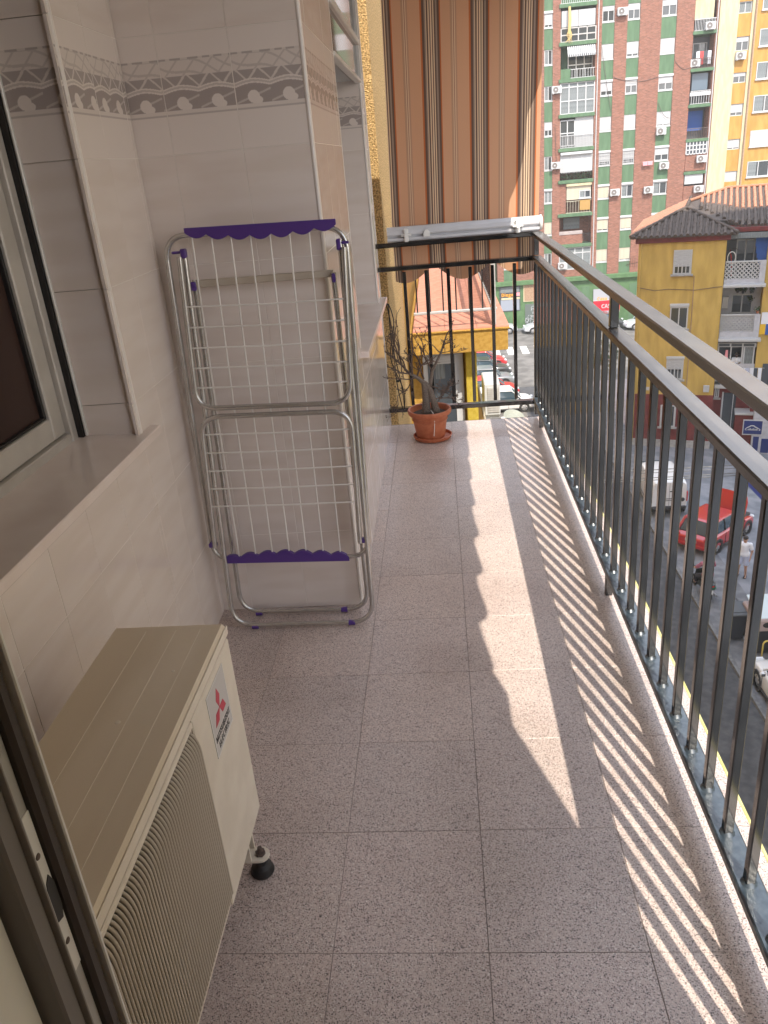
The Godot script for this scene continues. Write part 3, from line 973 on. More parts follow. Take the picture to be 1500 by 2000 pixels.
func build_airer() -> void:
	var t := thing("clothes_airer", "folded steel clothes airer with purple plastic ends leaning on the tiled pier", "clothes airer", Vector3(-0.59, 0, -1.34))
	# plane of the airer: leans back a little; px, py are across and up
	var at := func(x: float, y: float, off := 0.0) -> Vector3:
		return Vector3(x - 0.012 * (1.0 - y / 1.4), y, lerpf(-1.315, -1.385, y / 1.4) + off)
	var tb := 0.0085
	# long wire panel frame with caps at both ends
	var fr: Array = [at.call(-0.876, 0.275), at.call(-0.868, 1.372), at.call(-0.303, 1.358), at.call(-0.314, 0.262)]
	pw(t, "panel_frame", G().tube(round_path(fr, 0.075, 8, true), tb, 10, true), M.steel_tube)
	for k in 7:
		var x0 := -0.781 + k * 0.0607
		pw(t, "wire", G().tube([at.call(x0, 1.365), at.call(x0 - 0.004, 0.8, 0.004), at.call(x0 - 0.002, 0.27)], 0.0027, 6), M.wire_white)
	for e in 2:
		var top := e == 0
		var L := -0.800 if top else -0.852
		var R := -0.333 if top else -0.398
		var y := 1.378 if top else 0.262
		var poly := PackedVector2Array()
		var sgn := 1.0 if top else -1.0
		poly.append(Vector2(L, 0.006 * sgn))
		var lob := 7
		for i in lob * 8 + 1:
			var f := float(i) / (lob * 8)
			var env := 0.008 + 0.016 * sin(PI * f)
			poly.append(Vector2(lerpf(L, R, f), -sgn * (env + 0.014 * sin(PI * fposmod(f * lob, 1.0)))))
		poly.append(Vector2(R, 0.008 * sgn))
		var g := G()
		g.xf = Transform3D(Basis(Vector3(1, -0.024, 0), Vector3(0, 1, -0.05), Vector3(0, 0.05, 1)), Vector3(0, y - 0.013, lerpf(-1.315, -1.385, y / 1.4)))
		g.prism(poly, -0.006, 0.009)
		pw(t, "end_cap", g, M.purple)
	# the two wings folded against it
	var up: Array = [at.call(-0.823, 1.31, 0.020), at.call(-0.842, 0.834, 0.024), at.call(-0.331, 0.822, 0.024), at.call(-0.312, 1.30, 0.020)]
	pw(t, "wing_frame", G().tube(round_path(up, 0.07, 8), tb, 10), M.steel_tube)
	var lo: Array = [at.call(-0.858, 0.335, 0.022), at.call(-0.836, 0.806, 0.026), at.call(-0.334, 0.795, 0.026), at.call(-0.343, 0.325, 0.022)]
	pw(t, "wing_frame", G().tube(round_path(lo, 0.07, 8), tb, 10), M.steel_tube)
	for k in 5:
		var y := 1.160 - k * 0.0645
		pw(t, "wire", G().tube([at.call(-0.823 - 0.003 * k, y, 0.022), at.call(-0.58, y - 0.009, 0.020), at.call(-0.324 - 0.0015 * k, y - 0.011, 0.022)], 0.0027, 6), M.wire_white)
		var y2 := 0.745 - k * 0.064
		pw(t, "wire", G().tube([at.call(-0.836 - 0.0035 * k, y2, 0.024), at.call(-0.59, y2 - 0.009, 0.022), at.call(-0.338 - 0.001 * k, y2 - 0.011, 0.024)], 0.0027, 6), M.wire_white)
	# two leg frames and the bar that joins them
	var l1: Array = [at.call(-0.812, 1.33, 0.0), Vector3(-0.848, 0.022, -1.292), Vector3(-0.330, 0.014, -1.292), at.call(-0.325, 1.32, 0.0)]
	pw(t, "leg_frame", G().tube(round_path(l1, 0.085, 8), tb, 10), M.steel_tube)
	var l2: Array = [at.call(-0.798, 1.235, -0.015), Vector3(-0.838, 0.022, -1.385), Vector3(-0.355, 0.014, -1.385), at.call(-0.356, 1.225, -0.015)]
	pw(t, "leg_frame", G().tube(round_path(l2, 0.085, 8), tb, 10), M.steel_tube)
	pw(t, "cross_bar", G().box(Vector3(-0.800, 1.210, -1.412), Vector3(-0.358, 1.232, -1.400), 0.002), M.ac_grille)
	# purple joints and feet
	var bx := func(c: Vector3, s: Vector3) -> void: pw(t, "joint", G().ctr(c, s * 0.82, 0.003), M.purple)
	bx.call(at.call(-0.812, 1.318, 0.008), Vector3(0.020, 0.034, 0.030))
	bx.call(at.call(-0.836, 1.322, 0.006), Vector3(0.035, 0.010, 0.012))
	bx.call(at.call(-0.329, 1.308, 0.008), Vector3(0.016, 0.040, 0.030))
	bx.call(at.call(-0.309, 1.312, 0.006), Vector3(0.030, 0.010, 0.012))
	bx.call(at.call(-0.800, 1.217, -0.008), Vector3(0.018, 0.034, 0.024))
	bx.call(at.call(-0.355, 1.210, -0.008), Vector3(0.014, 0.034, 0.024))
	bx.call(at.call(-0.866, 0.340, 0.012), Vector3(0.036, 0.020, 0.026))
	bx.call(at.call(-0.333, 0.330, 0.012), Vector3(0.034, 0.020, 0.026))
	for q in [[-0.765, -1.292], [-0.408, -1.292], [-0.770, -1.385], [-0.445, -1.385]]:
		pw(t, "foot", G().tube([Vector3(q[0] - 0.013, 0.014, q[1]), Vector3(q[0] + 0.010, 0.014, q[1])], 0.0102, 10), M.purple)

func build_air_conditioner() -> void:
	var t := thing("air_conditioner", "large cream air conditioner outdoor unit on the floor below the near window", "air conditioner", Vector3(-0.64, 0, 0.15))
	var xf := -0.527
	var zf := -0.278
	var zn := 0.57
	pw(t, "casing", G().box(Vector3(-0.765, 0.143, zf), Vector3(xf, 0.632, zn), 0.006), M.ac_cream)
	# top cover with a rim and faint pressed lines
	var tp := G()
	tp.box(Vector3(-0.768, 0.633, zf - 0.003), Vector3(xf + 0.003, 0.657, zn), 0.006)
	var top := pw(t, "top_cover", tp, M.ac_top)
	pw(top, "front_lip", G().box(Vector3(xf + 0.0035, 0.630, zf - 0.003), Vector3(xf + 0.006, 0.650, zn), 0.001), M.ac_cream)
	for x in [-0.69, -0.625, -0.572]:
		pw(top, "pressed_line", G().box(Vector3(x, 0.6565, zf + 0.02), Vector3(x + 0.0010, 0.6574, zn - 0.01), 0.0002), M.ac_cream)
	for q in [[-0.640, 0.04, 0.006], [-0.585, -0.11, 0.004]]:
		pw(top, "paint_chip", G().lathe([Vector2(0, 0.0), Vector2(q[2], 0.0), Vector2(q[2] * 0.7, 0.0006), Vector2(0, 0.0007)], Vector3(q[0], 0.6568, q[1]), 7), M.ac_cream)
	# front panel left and right of the grille; recess behind the ribs
	pw(t, "grille_recess", G().box(Vector3(xf - 0.002, 0.165, 0.008), Vector3(xf + 0.0015, 0.612, zn)), M.ac_inside)
	pw(t, "front_panel", G().box(Vector3(xf + 0.0005, 0.150, zf + 0.006), Vector3(xf + 0.006, 0.625, 0.004), 0.003), M.ac_cream)
	pw(t, "front_panel", G().box(Vector3(xf + 0.0005, 0.612, 0.0045), Vector3(xf + 0.006, 0.625, zn), 0.002), M.ac_cream)
	var rib := G()
	var path := []
	for k in 7:
		var a := PI / 2 * k / 6
		path.append(Vector3(-0.004 + 0.018 * sin(a), 0.608 - 0.045 * (1.0 - cos(a)), 0))
	path.append(Vector3(0.0145, 0.40, 0))
	path.append(Vector3(0.0135, 0.20, 0))
	path.append(Vector3(0.0, 0.172, 0))
	rib.tube(path, 0.0032, 7)
	var rm := rib.mesh()
	var z := 0.014
	while z < zn:
		inst(t, "grille_rib", rm, M.ac_grille, Vector3(xf, 0, z) - t.position)
		z += 0.0092
	# maker's plate: light plate, white edge, three red lozenges, black lettering
	var sk := G()
	var fb := Basis(Vector3(0, 0, -1), Vector3.UP, Vector3(1, 0, 0))
	sk.xf = Transform3D(fb, Vector3(xf + 0.006, 0.463, -0.080))
	sk.box(Vector3(0, 0, 0), Vector3(0.122, 0.146, 0.0010), 0.0003)
	var plate := pw(t, "plate", sk, M.sticker)
	var eg := G()
	eg.xf = sk.xf
	for q in [[0, 0, 0.122, 0.002], [0, 0.144, 0.122, 0.146], [0, 0.002, 0.002, 0.144], [0.120, 0.002, 0.122, 0.144]]:
		eg.box(Vector3(q[0], q[1], 0.0010), Vector3(q[2], q[3], 0.0014))
	pw(plate, "plate_edge", eg, M.sticker_edge)
	var lg := G()
	lg.xf = sk.xf
	var ctr := Vector2(0.061, 0.082)
	for k in 3:
		var an := PI / 2 + k * TAU / 3
		var d := Vector2(cos(an), sin(an))
		var s := Vector2(-d.y, d.x)
		var L := 0.045
		lg.prism(PackedVector2Array([ctr, ctr + d * L * 0.5 - s * L * 0.29, ctr + d * L, ctr + d * L * 0.5 + s * L * 0.29]), 0.0011, 0.0016)
	pw(plate, "emblem", lg, M.logo_red)
	for row in 2:
		var tm := TextMesh.new()
		tm.text = ["MITSUBISHI", "ELECTRIC"][row]
		var sf := SystemFont.new()
		sf.font_names = PackedStringArray(["Droid Sans"])
		sf.font_weight = 700
		tm.font = sf
		tm.font_size = 16
		tm.pixel_size = 0.00112
		tm.depth = 0.0006
		var o := inst(plate, "lettering", tm, M.print_black)
		o.basis = fb
		o.position = Vector3(xf + 0.0072, 0.463 + (0.036 if row == 0 else 0.016), -0.141) - t.position
	# feet
	for q in [-0.215, 0.44]:
		var ft := G()
		ft.lathe([Vector2(0.027, 0.0), Vector2(0.029, 0.005), Vector2(0.024, 0.020), Vector2(0.014, 0.028), Vector2(0.013, 0.048), Vector2(0.0, 0.048)], Vector3(-0.525, 0, q), 20)
		var f := pw(t, "foot", ft, M.rubber)
		var br := G()
		var pf := PackedVector2Array()
		for k in 13:
			var a := -PI / 2 + PI * k / 12
			pf.append(Vector2(0.022 + 0.022 * cos(a), 0.022 * sin(a)))
		pf.append(Vector2(-0.05, 0.022))
		pf.append(Vector2(-0.05, -0.022))
		br.xf = Transform3D(Basis(Vector3(1, 0, 0), Vector3(0, 0, -1), Vector3(0, 1, 0)), Vector3(-0.545, 0.050, q))
		br.prism(pf, 0.0, 0.006)
		br.xf = Transform3D.IDENTITY
		br.box(Vector3(-0.60, 0.056, q - 0.022), Vector3(-0.54, 0.142, q - 0.016))
		br.box(Vector3(-0.60, 0.056, q + 0.016), Vector3(-0.54, 0.142, q + 0.022))
		pw(f, "bracket", br, M.ac_cream)
		pw(f, "bolt", G().lathe([Vector2(0.012, 0.0), Vector2(0.012, 0.008), Vector2(0.006, 0.008), Vector2(0.006, 0.020), Vector2(0, 0.020)], Vector3(-0.522, 0.0565, q), 6), M.iron_brown)

func branch(g: Geo, p: Vector3, d: Vector3, len: float, r: float, depth: int, rg: RandomNumberGenerator) -> void:
	var pts := [p]
	var rad := [r]
	var q := p
	var dd := d
	var seg := 4
	for k in seg:
		dd = (dd + Vector3(rg.randf_range(-0.42, 0.42), rg.randf_range(-0.2, 0.34), rg.randf_range(-0.42, 0.42))).normalized()
		q += dd * len / seg
		pts.append(q)
		rad.append(r * lerpf(1.0, 0.62, (k + 1.0) / seg))
		if depth > 0 and rg.randf() < 0.66:
			var sd := (dd + Vector3(rg.randf_range(-1, 1), rg.randf_range(-0.35, 0.75), rg.randf_range(-0.8, 0.8)) * 0.95).normalized()
			branch(g, q, sd, len * rg.randf_range(0.40, 0.72), maxf(r * 0.66, 0.0014), depth - 1, rg)
	g.tube(pts, rad, 5 if r < 0.004 else 7)
	if depth <= 1 and rg.randf() < 0.5:
		g.ctr(q, Vector3.ONE * 0.006)

func build_plant() -> void:
	var c := Vector3(-0.128, 0, -3.345)
	var s := thing("saucer", "round terracotta saucer under the flower pot at the far rail", "saucer", c + Vector3(0.012, 0, 0.01))
	pl(s, "dish", G().lathe([Vector2(0, 0.001), Vector2(0.090, 0.001), Vector2(0.108, 0.008), Vector2(0.116, 0.026), Vector2(0.110, 0.028), Vector2(0.104, 0.012), Vector2(0.0, 0.009)], Vector3.ZERO, 36), M.terracotta)
	var t := thing("flower_pot", "terracotta flower pot with a bare branching shrub by the far rail", "plant pot", c + Vector3(0, 0.009, 0))
	var pot := pl(t, "pot", G().lathe([Vector2(0, 0.0), Vector2(0.079, 0.0), Vector2(0.084, 0.006), Vector2(0.104, 0.130), Vector2(0.107, 0.140), Vector2(0.121, 0.142), Vector2(0.127, 0.150), Vector2(0.129, 0.166), Vector2(0.125, 0.174), Vector2(0.116, 0.172), Vector2(0.108, 0.150), Vector2(0.104, 0.140)], Vector3.ZERO, 40), M.terracotta)
	pl(pot, "groove", G().lathe([Vector2(0.1035, 0.108), Vector2(0.1055, 0.111), Vector2(0.1055, 0.115), Vector2(0.1045, 0.118)], Vector3.ZERO, 40), M.terracotta)
	var so := G()
	so.lathe([Vector2(0.104, 0.142), Vector2(0.08, 0.150), Vector2(0.045, 0.155), Vector2(0.0, 0.158)], Vector3.ZERO, 24)
	pl(t, "soil", so, M.soil)
	var rg := RandomNumberGenerator.new()
	rg.seed = 91
	var plant := thing("bare_shrub", "leafless shrub with thick grey stems and thorny twigs growing in the terracotta pot", "shrub", c + Vector3(0, 0.16, 0))
	var tr := G()
	var o := c
	tr.tube([o + Vector3(-0.018, 0.15, 0), o + Vector3(-0.016, 0.23, 0.004), o + Vector3(-0.016, 0.30, 0.006), o + Vector3(-0.022, 0.345, 0.004)], [0.030, 0.021, 0.020, 0.016], 12)
	tr.tube([o + Vector3(0.040, 0.15, 0.0), o + Vector3(0.030, 0.22, 0.01), o + Vector3(0.012, 0.29, 0.008), o + Vector3(-0.014, 0.335, 0.006)], [0.026, 0.019, 0.018, 0.015], 12)
	tr.tube([o + Vector3(-0.02, 0.335, 0.0), o + Vector3(-0.055, 0.375, 0.02), o + Vector3(-0.10, 0.405, 0.03)], [0.014, 0.011, 0.007], 9)
	tr.tube([o + Vector3(0.01, 0.30, 0.0), o + Vector3(0.03, 0.40, -0.01), o + Vector3(0.085, 0.505, 0.0), o + Vector3(0.12, 0.60, 0.0)], [0.013, 0.009, 0.0065, 0.004], 9)
	pw(plant, "stem", tr, M.bark)
	var tw := G()
	var starts := [
		[Vector3(-0.10, 0.405, 0.03), Vector3(-0.5, 0.8, 0.1), 0.17, 0.0052], [Vector3(-0.085, 0.40, 0.03), Vector3(-0.1, 1, 0.0), 0.19, 0.0055], [Vector3(-0.10, 0.405, 0.03), Vector3(-0.9, 0.3, 0.2), 0.11, 0.0045],
		[Vector3(-0.06, 0.38, 0.02), Vector3(0.25, 1, -0.1), 0.20, 0.0050], [Vector3(-0.02, 0.36, 0.0), Vector3(-0.1, 1, 0.3), 0.22, 0.0045], [Vector3(-0.11, 0.41, 0.03), Vector3(-0.35, 0.9, -0.3), 0.26, 0.0048],
		[Vector3(-0.12, 0.42, 0.03), Vector3(0.1, 1.0, 0.15), 0.28, 0.0046],
		[Vector3(0.12, 0.60, 0.0), Vector3(0.25, 0.9, 0.1), 0.075, 0.0034], [Vector3(0.10, 0.55, 0.0), Vector3(0.9, 0.15, 0.1), 0.09, 0.0030], [Vector3(0.085, 0.505, 0.0), Vector3(-0.6, 0.7, 0.1), 0.12, 0.0034],
		[Vector3(0.03, 0.40, -0.01), Vector3(-0.3, 1, 0.2), 0.20, 0.0036], [Vector3(0.085, 0.505, 0), Vector3(1, -0.05, 0.0), 0.11, 0.0026],
		[Vector3(0.03, 0.24, 0.01), Vector3(0.9, 0.12, 0.2), 0.13, 0.0036], [Vector3(0.012, 0.32, 0.01), Vector3(0.75, -0.25, 0.2), 0.16, 0.0034], [Vector3(0.05, 0.22, 0.0), Vector3(0.8, 0.3, -0.1), 0.10, 0.0030],
		[Vector3(-0.06, 0.38, 0.02), Vector3(-0.8, -0.35, 0.2), 0.16, 0.0036], [Vector3(-0.08, 0.39, 0.03), Vector3(-0.75, -0.7, 0.1), 0.19, 0.0032], [Vector3(-0.03, 0.17, 0.05), Vector3(-0.2, 1, 0.3), 0.06, 0.003]]
	for q in starts:
		branch(tw, o + q[0], q[1].normalized(), q[2] * 0.80, q[3] * 1.15, 3, rg)
	pw(plant, "twig", tw, M.twig).set_meta("kind", "stuff")
	# a loose root over the rim
	var rt := []
	for k in 12:
		var f := k / 11.0
		rt.append(o + Vector3(0.01 + 0.06 * f - 0.05 * f * f, 0.185 - 0.14 * f * f, 0.05 + 0.075 * sqrt(f) - 0.018 * f))
	pw(plant, "root", G().tube(rt, 0.0024, 6), M.trim_white)

func build_balcony_things() -> void:
	build_airer()
	build_air_conditioner()
	build_plant()

# ---------------------------------------------------------------- ground and neighbour
func build_ground() -> void:
	structure("ground", G().box(Vector3(-180, GND - 0.6, -240), Vector3(180, GND - 0.16, 120)), M.asphalt_far)
	structure("road", G().box(Vector3(-0.3, GND - 0.16, -90), Vector3(9.0, GND - 0.125, 60)), M.asphalt)
	structure("cross_street", G().box(Vector3(-60, GND - 0.159, -79.0), Vector3(90, GND - 0.118, -57.0)), M.asphalt_far)
	# pavement with its kerb on the right, then the forecourt
	var pv := structure("pavement", G().box(Vector3(9.14, GND - 0.16, -55.5), Vector3(11.0, GND, 40)), M.paving_grey)
	var kb := G().box(Vector3(0, -0.16, 0), Vector3(0.138, 0.004, 0.994), 0.008).mesh()
	for k in 60:
		inst(pv, "kerb_stone", kb, M.kerb_dark, Vector3(9.0, GND, -55.5 + k * 1.0))
	structure("forecourt", G().box(Vector3(11.004, GND - 0.16, -45.0), Vector3(60, GND - 0.004, 40)), M.forecourt)
	structure("side_pavement", G().box(Vector3(9.14, GND - 0.158, -57.0), Vector3(60, GND - 0.002, -45.004)), M.paving_pink)
	structure("far_pavement", G().box(Vector3(-60, GND - 0.16, -79.7), Vector3(90, GND, -77.0)), M.paving_grey)
	structure("parking_bay", G().box(Vector3(-0.3, GND - 0.12, -67), Vector3(5.4, GND - 0.114, -30)), M.asphalt_far)
	# zebra crossing over the side street
	var zc := thing("zebra_crossing", "worn white zebra crossing on the sunny street corner", "road marking", Vector3(7, GND - 0.117, -69))
	for k in 6:
		pl(zc, "stripe", G().box(Vector3(-2.6 + k * 1.25, 0, -1.6), Vector3(-2.0 + k * 1.25, 0.005, 1.4)), M.road_white)

func build_neighbour() -> void:
	# the same balcony of the next house: slab, rail, glazed bay below
	var b := thing("neighbour_balcony", "salmon tiled balcony with yellow slab edge and thin rail next door", "balcony", Vector3(0.15, -0.03, -8.5))
	pw(b, "slab", G().box(Vector3(-0.32, -0.27, -12.5), Vector3(0.615, -0.062, -6.69), 0.004), M.stucco_yellow)
	pw(b, "slab_lip", G().box(Vector3(-0.32, -0.061, -12.5), Vector3(0.632, -0.040, -6.67), 0.006), M.stucco_yellow)
	var tl := G().box(Vector3(-0.156, -0.006, -0.156), Vector3(0.156, 0.006, 0.156), 0.0015).mesh()
	for i in 3:
		for k in 12:
			inst(b, "floor_tile", tl, M.salmon_floor, Vector3(0.472 - i * 0.315, -0.033 + rng.randf_range(-0.0005, 0.0005), -6.835 - k * 0.315) - b.position)
	pw(b, "floor_bed", G().box(Vector3(-0.32, -0.0395, -12.5), Vector3(0.628, -0.036, -6.675)), M.salmon_floor)
	var r := thing("neighbour_railing", "dark grey balcony railing on the salmon tiled floor next door", "railing", Vector3(0.48, -0.03, -8.5))
	pw(r, "bottom_rail", G().box(Vector3(-0.30, 0.115, -6.79), Vector3(0.52, 0.140, -6.75), 0.004), M.aluminium_grey)
	pw(r, "top_rail", G().box(Vector3(-0.30, 1.045, -6.79), Vector3(0.52, 1.075, -6.75), 0.004), M.black_paint)
	pw(r, "bottom_rail", G().box(Vector3(0.465, 0.115, -12.3), Vector3(0.505, 0.140, -6.80), 0.004), M.aluminium_grey)
	pw(r, "top_rail", G().box(Vector3(0.465, 1.045, -12.3), Vector3(0.505, 1.075, -6.80), 0.004), M.black_paint)
	pw(r, "post", G().box(Vector3(0.462, -0.026, -6.805), Vector3(0.508, 1.044, -6.735), 0.004), M.aluminium_grey)
	var bm := G().box(Vector3(-0.007, 0, -0.007), Vector3(0.007, 0.905, 0.007)).mesh()
	for k in 6:
		inst(r, "baluster", bm, M.black_paint, Vector3(-0.26 + k * 0.128, 0.140, -6.77) - r.position)
	for k in 40:
		inst(r, "baluster", bm, M.black_paint, Vector3(0.485, 0.140, -6.93 - k * 0.13) - r.position)
	# bay under that balcony with a window and the corner pier
	var w := thing("neighbour_bay", "yellow rendered bay with a white framed window below the balcony next door", "building", Vector3(0.0, GND, -9.0))
	pw(w, "wall", G().box(Vector3(-1.0, GND, -16.0), Vector3(0.195, -0.271, -7.12)), M.stucco_yellow)
	pw(w, "corner_pier", G().box(Vector3(0.196, GND, -7.6), Vector3(0.31, -0.271, -6.93), 0.006), M.stucco_lemon)
	pw(w, "wall", G().box(Vector3(0.196, GND, -16.0), Vector3(0.29, -0.271, -7.601)), M.stucco_lemon)
	var fr := pw(w, "window", G().box(Vector3(-0.25, -1.65, -7.119), Vector3(0.175, -0.32, -7.085), 0.004), M.white_paint)
	pw(fr, "pane", G().box(Vector3(-0.20, -1.60, -7.084), Vector3(0.105, -0.37, -7.078)), M.glass_dark)
	pw(fr, "curtain", G().box(Vector3(-0.12, -0.62, -7.0775), Vector3(-0.02, -0.37, -7.0745)), M.net_curtain)
	pw(fr, "mullion", G().box(Vector3(0.085, -1.60, -7.077), Vector3(0.105, -0.37, -7.060), 0.002), M.white_paint)
	pw(fr, "roller_shutter", G().box(Vector3(-0.20, -0.46, -7.0735), Vector3(0.08, -0.37, -7.066), 0.002), M.shutter_white)
	var pn := thing("slanted_panel", "slanted brown wooden panel leaning out beside the yellow corner pier", "panel", Vector3(0.36, -1.25, -7.5))
	var pg := G()
	pg.prism(PackedVector2Array([Vector2(0.315, -1.5), Vector2(0.40, -1.24), Vector2(0.345, -0.835), Vector2(0.312, -0.85)]), -7.60, -7.58)
	pw(pn, "board", pg, M.wood_panel)
	pw(pn, "edge", G().tube([Vector3(0.345, -0.835, -7.575), Vector3(0.415, -1.30, -7.575)], 0.014, 6), M.shutter_beige)
	# the neighbouring house further along
	var nh := thing("neighbour_house", "long yellow rendered street front continuing beyond the balcony next door", "building", Vector3(-5, GND, -30))
	pw(nh, "wall", G().box(Vector3(-10, GND, -50.0), Vector3(-0.402, 6.0, -6.91)), M.stucco_yellow)
	# outdoor unit seen from above, and a dish
	var a := thing("wall_air_conditioner", "white air conditioner outdoor unit seen from above below the next balcony", "air conditioner", Vector3(0.78, -2.6, -12.4))
	pw(a, "casing", G().box(Vector3(0.635, -2.62, -12.85), Vector3(0.905, -2.06, -12.02), 0.015), M.white_paint)
	pw(a, "side_grille", G().box(Vector3(0.685, -2.57, -12.019), Vector3(0.885, -2.12, -12.008), 0.004), M.aluminium_grey)
	for k in 12:
		pw(a, "slat", G().box(Vector3(0.69, -2.555 + k * 0.036, -12.007), Vector3(0.88, -2.540 + k * 0.036, -12.0)), M.aluminium_grey)
	pw(a, "bracket", G().box(Vector3(0.29, -2.68, -12.8), Vector3(0.90, -2.625, -12.75)), M.white_paint)
	pw(a, "bracket", G().box(Vector3(0.29, -2.68, -12.15), Vector3(0.90, -2.625, -12.10)), M.white_paint)
	var d := thing("satellite_dish", "grey green satellite dish facing up beside the white outdoor unit", "satellite dish", Vector3(1.12, -2.7, -12.0))
	var ax := Basis(Vector3.RIGHT, 0.42) * Basis(Vector3.BACK, -0.25)
	pl(d, "bowl", G().lathe([Vector2(0, 0.0), Vector2(0.08, 0.008), Vector2(0.14, 0.026), Vector2(0.185, 0.052), Vector2(0.19, 0.056), Vector2(0.18, 0.058), Vector2(0.12, 0.030), Vector2(0.0, 0.01)], Vector3.ZERO, 28, ax), mat("dish_grey", 0.27, 0.28, 0.24, 0.6))
	pl(d, "arm", G().tube([Vector3(-0.10, -0.02, 0.06), Vector3(-0.19, 0.05, 0.10)], 0.012, 6), M.white_plastic)
	pl(d, "receiver", G().ctr(Vector3(-0.19, 0.055, 0.10), Vector3(0.07, 0.05, 0.05), 0.015), M.white_plastic)
	pl(d, "mount", G().tube([Vector3(0, -0.01, 0), Vector3(-0.4, -0.12, -0.1), Vector3(-0.83, -0.10, -0.1)], 0.02, 8), M.aluminium_grey)

# ---------------------------------------------------------------- tall block at the end of the street
const TZ := -78.0

func tower_window(par: Node3D, x0: float, x1: float, y0: float, y1: float, shut: float, box: bool, mt: String, z := TZ, style := 0) -> void:
	# a window with frame, pane, shutter part-way down, sill
	var f := G()
	var t := 0.07
	f.box(Vector3(x0, y0, z), Vector3(x0 + t, y1, z + 0.05))
	f.box(Vector3(x1 - t, y0, z), Vector3(x1, y1, z + 0.05))
	f.box(Vector3(x0 + t, y0, z), Vector3(x1 - t, y0 + t, z + 0.05))
	f.box(Vector3(x0 + t, y1 - t, z), Vector3(x1 - t, y1, z + 0.05))
	f.box(Vector3((x0 + x1) / 2 - 0.035, y0 + t, z), Vector3((x0 + x1) / 2 + 0.035, y1 - t, z + 0.046))
	var w := pw(par, "window", f, M.white_paint)
	pw(w, "pane", G().box(Vector3(x0 + t, y0 + t, z), Vector3(x1 - t, y1 - t, z + 0.014)), M.glass_dark if style != 2 else M.net_curtain)
	if style == 1:
		pw(w, "curtain", G().box(Vector3(x0 + t, y0 + t, z + 0.015), Vector3(x0 + (x1 - x0) * 0.42, y1 - t, z + 0.022)), M.net_curtain)
	if shut > 0.02:
		var ys := y1 - t - (y1 - y0 - 2 * t) * shut
		pw(w, "shutter", G().box(Vector3(x0 + t * 0.6, ys, z + 0.052), Vector3(x1 - t * 0.6, y1 - 0.01, z + 0.066)), M[mt])
	pw(w, "sill", G().box(Vector3(x0 - 0.06, y0 - 0.09, z), Vector3(x1 + 0.06, y0 - 0.002, z + 0.13)), M.white_paint)
	if box:
		pw(w, "shutter_box", G().box(Vector3(x0 - 0.03, y1 + 0.002, z), Vector3(x1 + 0.03, y1 + 0.2, z + 0.16), 0.02), M.white_paint)
	if style == 3:
		for k in 7:
			var x := lerpf(x0, x1, (k + 0.5) / 7.0)
			pw(w, "bar", G().box(Vector3(x - 0.015, y0, z + 0.10), Vector3(x + 0.015, y1, z + 0.125)), M.white_paint)
		for k in 3:
			var y := lerpf(y0, y1, (k + 0.5) / 3.0)
			pw(w, "bar", G().box(Vector3(x0, y - 0.015, z + 0.126), Vector3(x1, y + 0.015, z + 0.15)), M.white_paint)

func glazing(par: Node3D, x0: float, x1: float, y0: float, y1: float, nx: int, rows: Array, z: float, solid: Array, pane_m: String, fr_m := "white_paint") -> void:
	# glazed front: nx bays, rows = heights of the transoms as fractions; solid lists panels [col, row] that are shut
	var f := G()
	for i in nx + 1:
		var x := lerpf(x0, x1, float(i) / nx)
		f.box(Vector3(x - 0.045, y0, z), Vector3(x + 0.045, y1, z + 0.06))
	for q in rows:
		var y := lerpf(y0, y1, q)
		for i in nx:
			f.box(Vector3(lerpf(x0, x1, float(i) / nx) + 0.046, y - 0.045, z), Vector3(lerpf(x0, x1, (i + 1.0) / nx) - 0.046, y + 0.045, z + 0.06))
	var w := pw(par, "glazing", f, M[fr_m])
	for j in rows.size() - 1:
		for i in nx:
			var shut := solid.has([i, j])
			var a := Vector3(lerpf(x0, x1, float(i) / nx) + 0.046, lerpf(y0, y1, rows[j]) + 0.046, z + 0.01)
			var b := Vector3(lerpf(x0, x1, (i + 1.0) / nx) - 0.046, lerpf(y0, y1, rows[j + 1]) - 0.046, z + (0.045 if shut else 0.02))
			pw(w, "pane", G().box(a, b), M.shutter_white if shut else M[pane_m])

func bars(par: Node3D, x0: float, x1: float, y0: float, y1: float, z: float, n: int, mt: String) -> void:
	var r := pw(par, "balcony_rail", G().box(Vector3(x0, y1 - 0.05, z), Vector3(x1, y1, z + 0.05)), M[mt])
	pw(r, "rail_foot", G().box(Vector3(x0, y0, z), Vector3(x1, y0 + 0.04, z + 0.05)), M[mt])
	var bm := G().box(Vector3(-0.016, y0 + 0.04, z + 0.01), Vector3(0.016, y1 - 0.05, z + 0.04))
	for k in n:
		var g := G()
		var x := lerpf(x0, x1, (k + 0.5) / n)
		g.box(Vector3(x - 0.016, y0 + 0.04, z + 0.01), Vector3(x + 0.016, y1 - 0.05, z + 0.04))
		pw(r, "bar", g, M[mt])

var outdoor_unit: Node3D

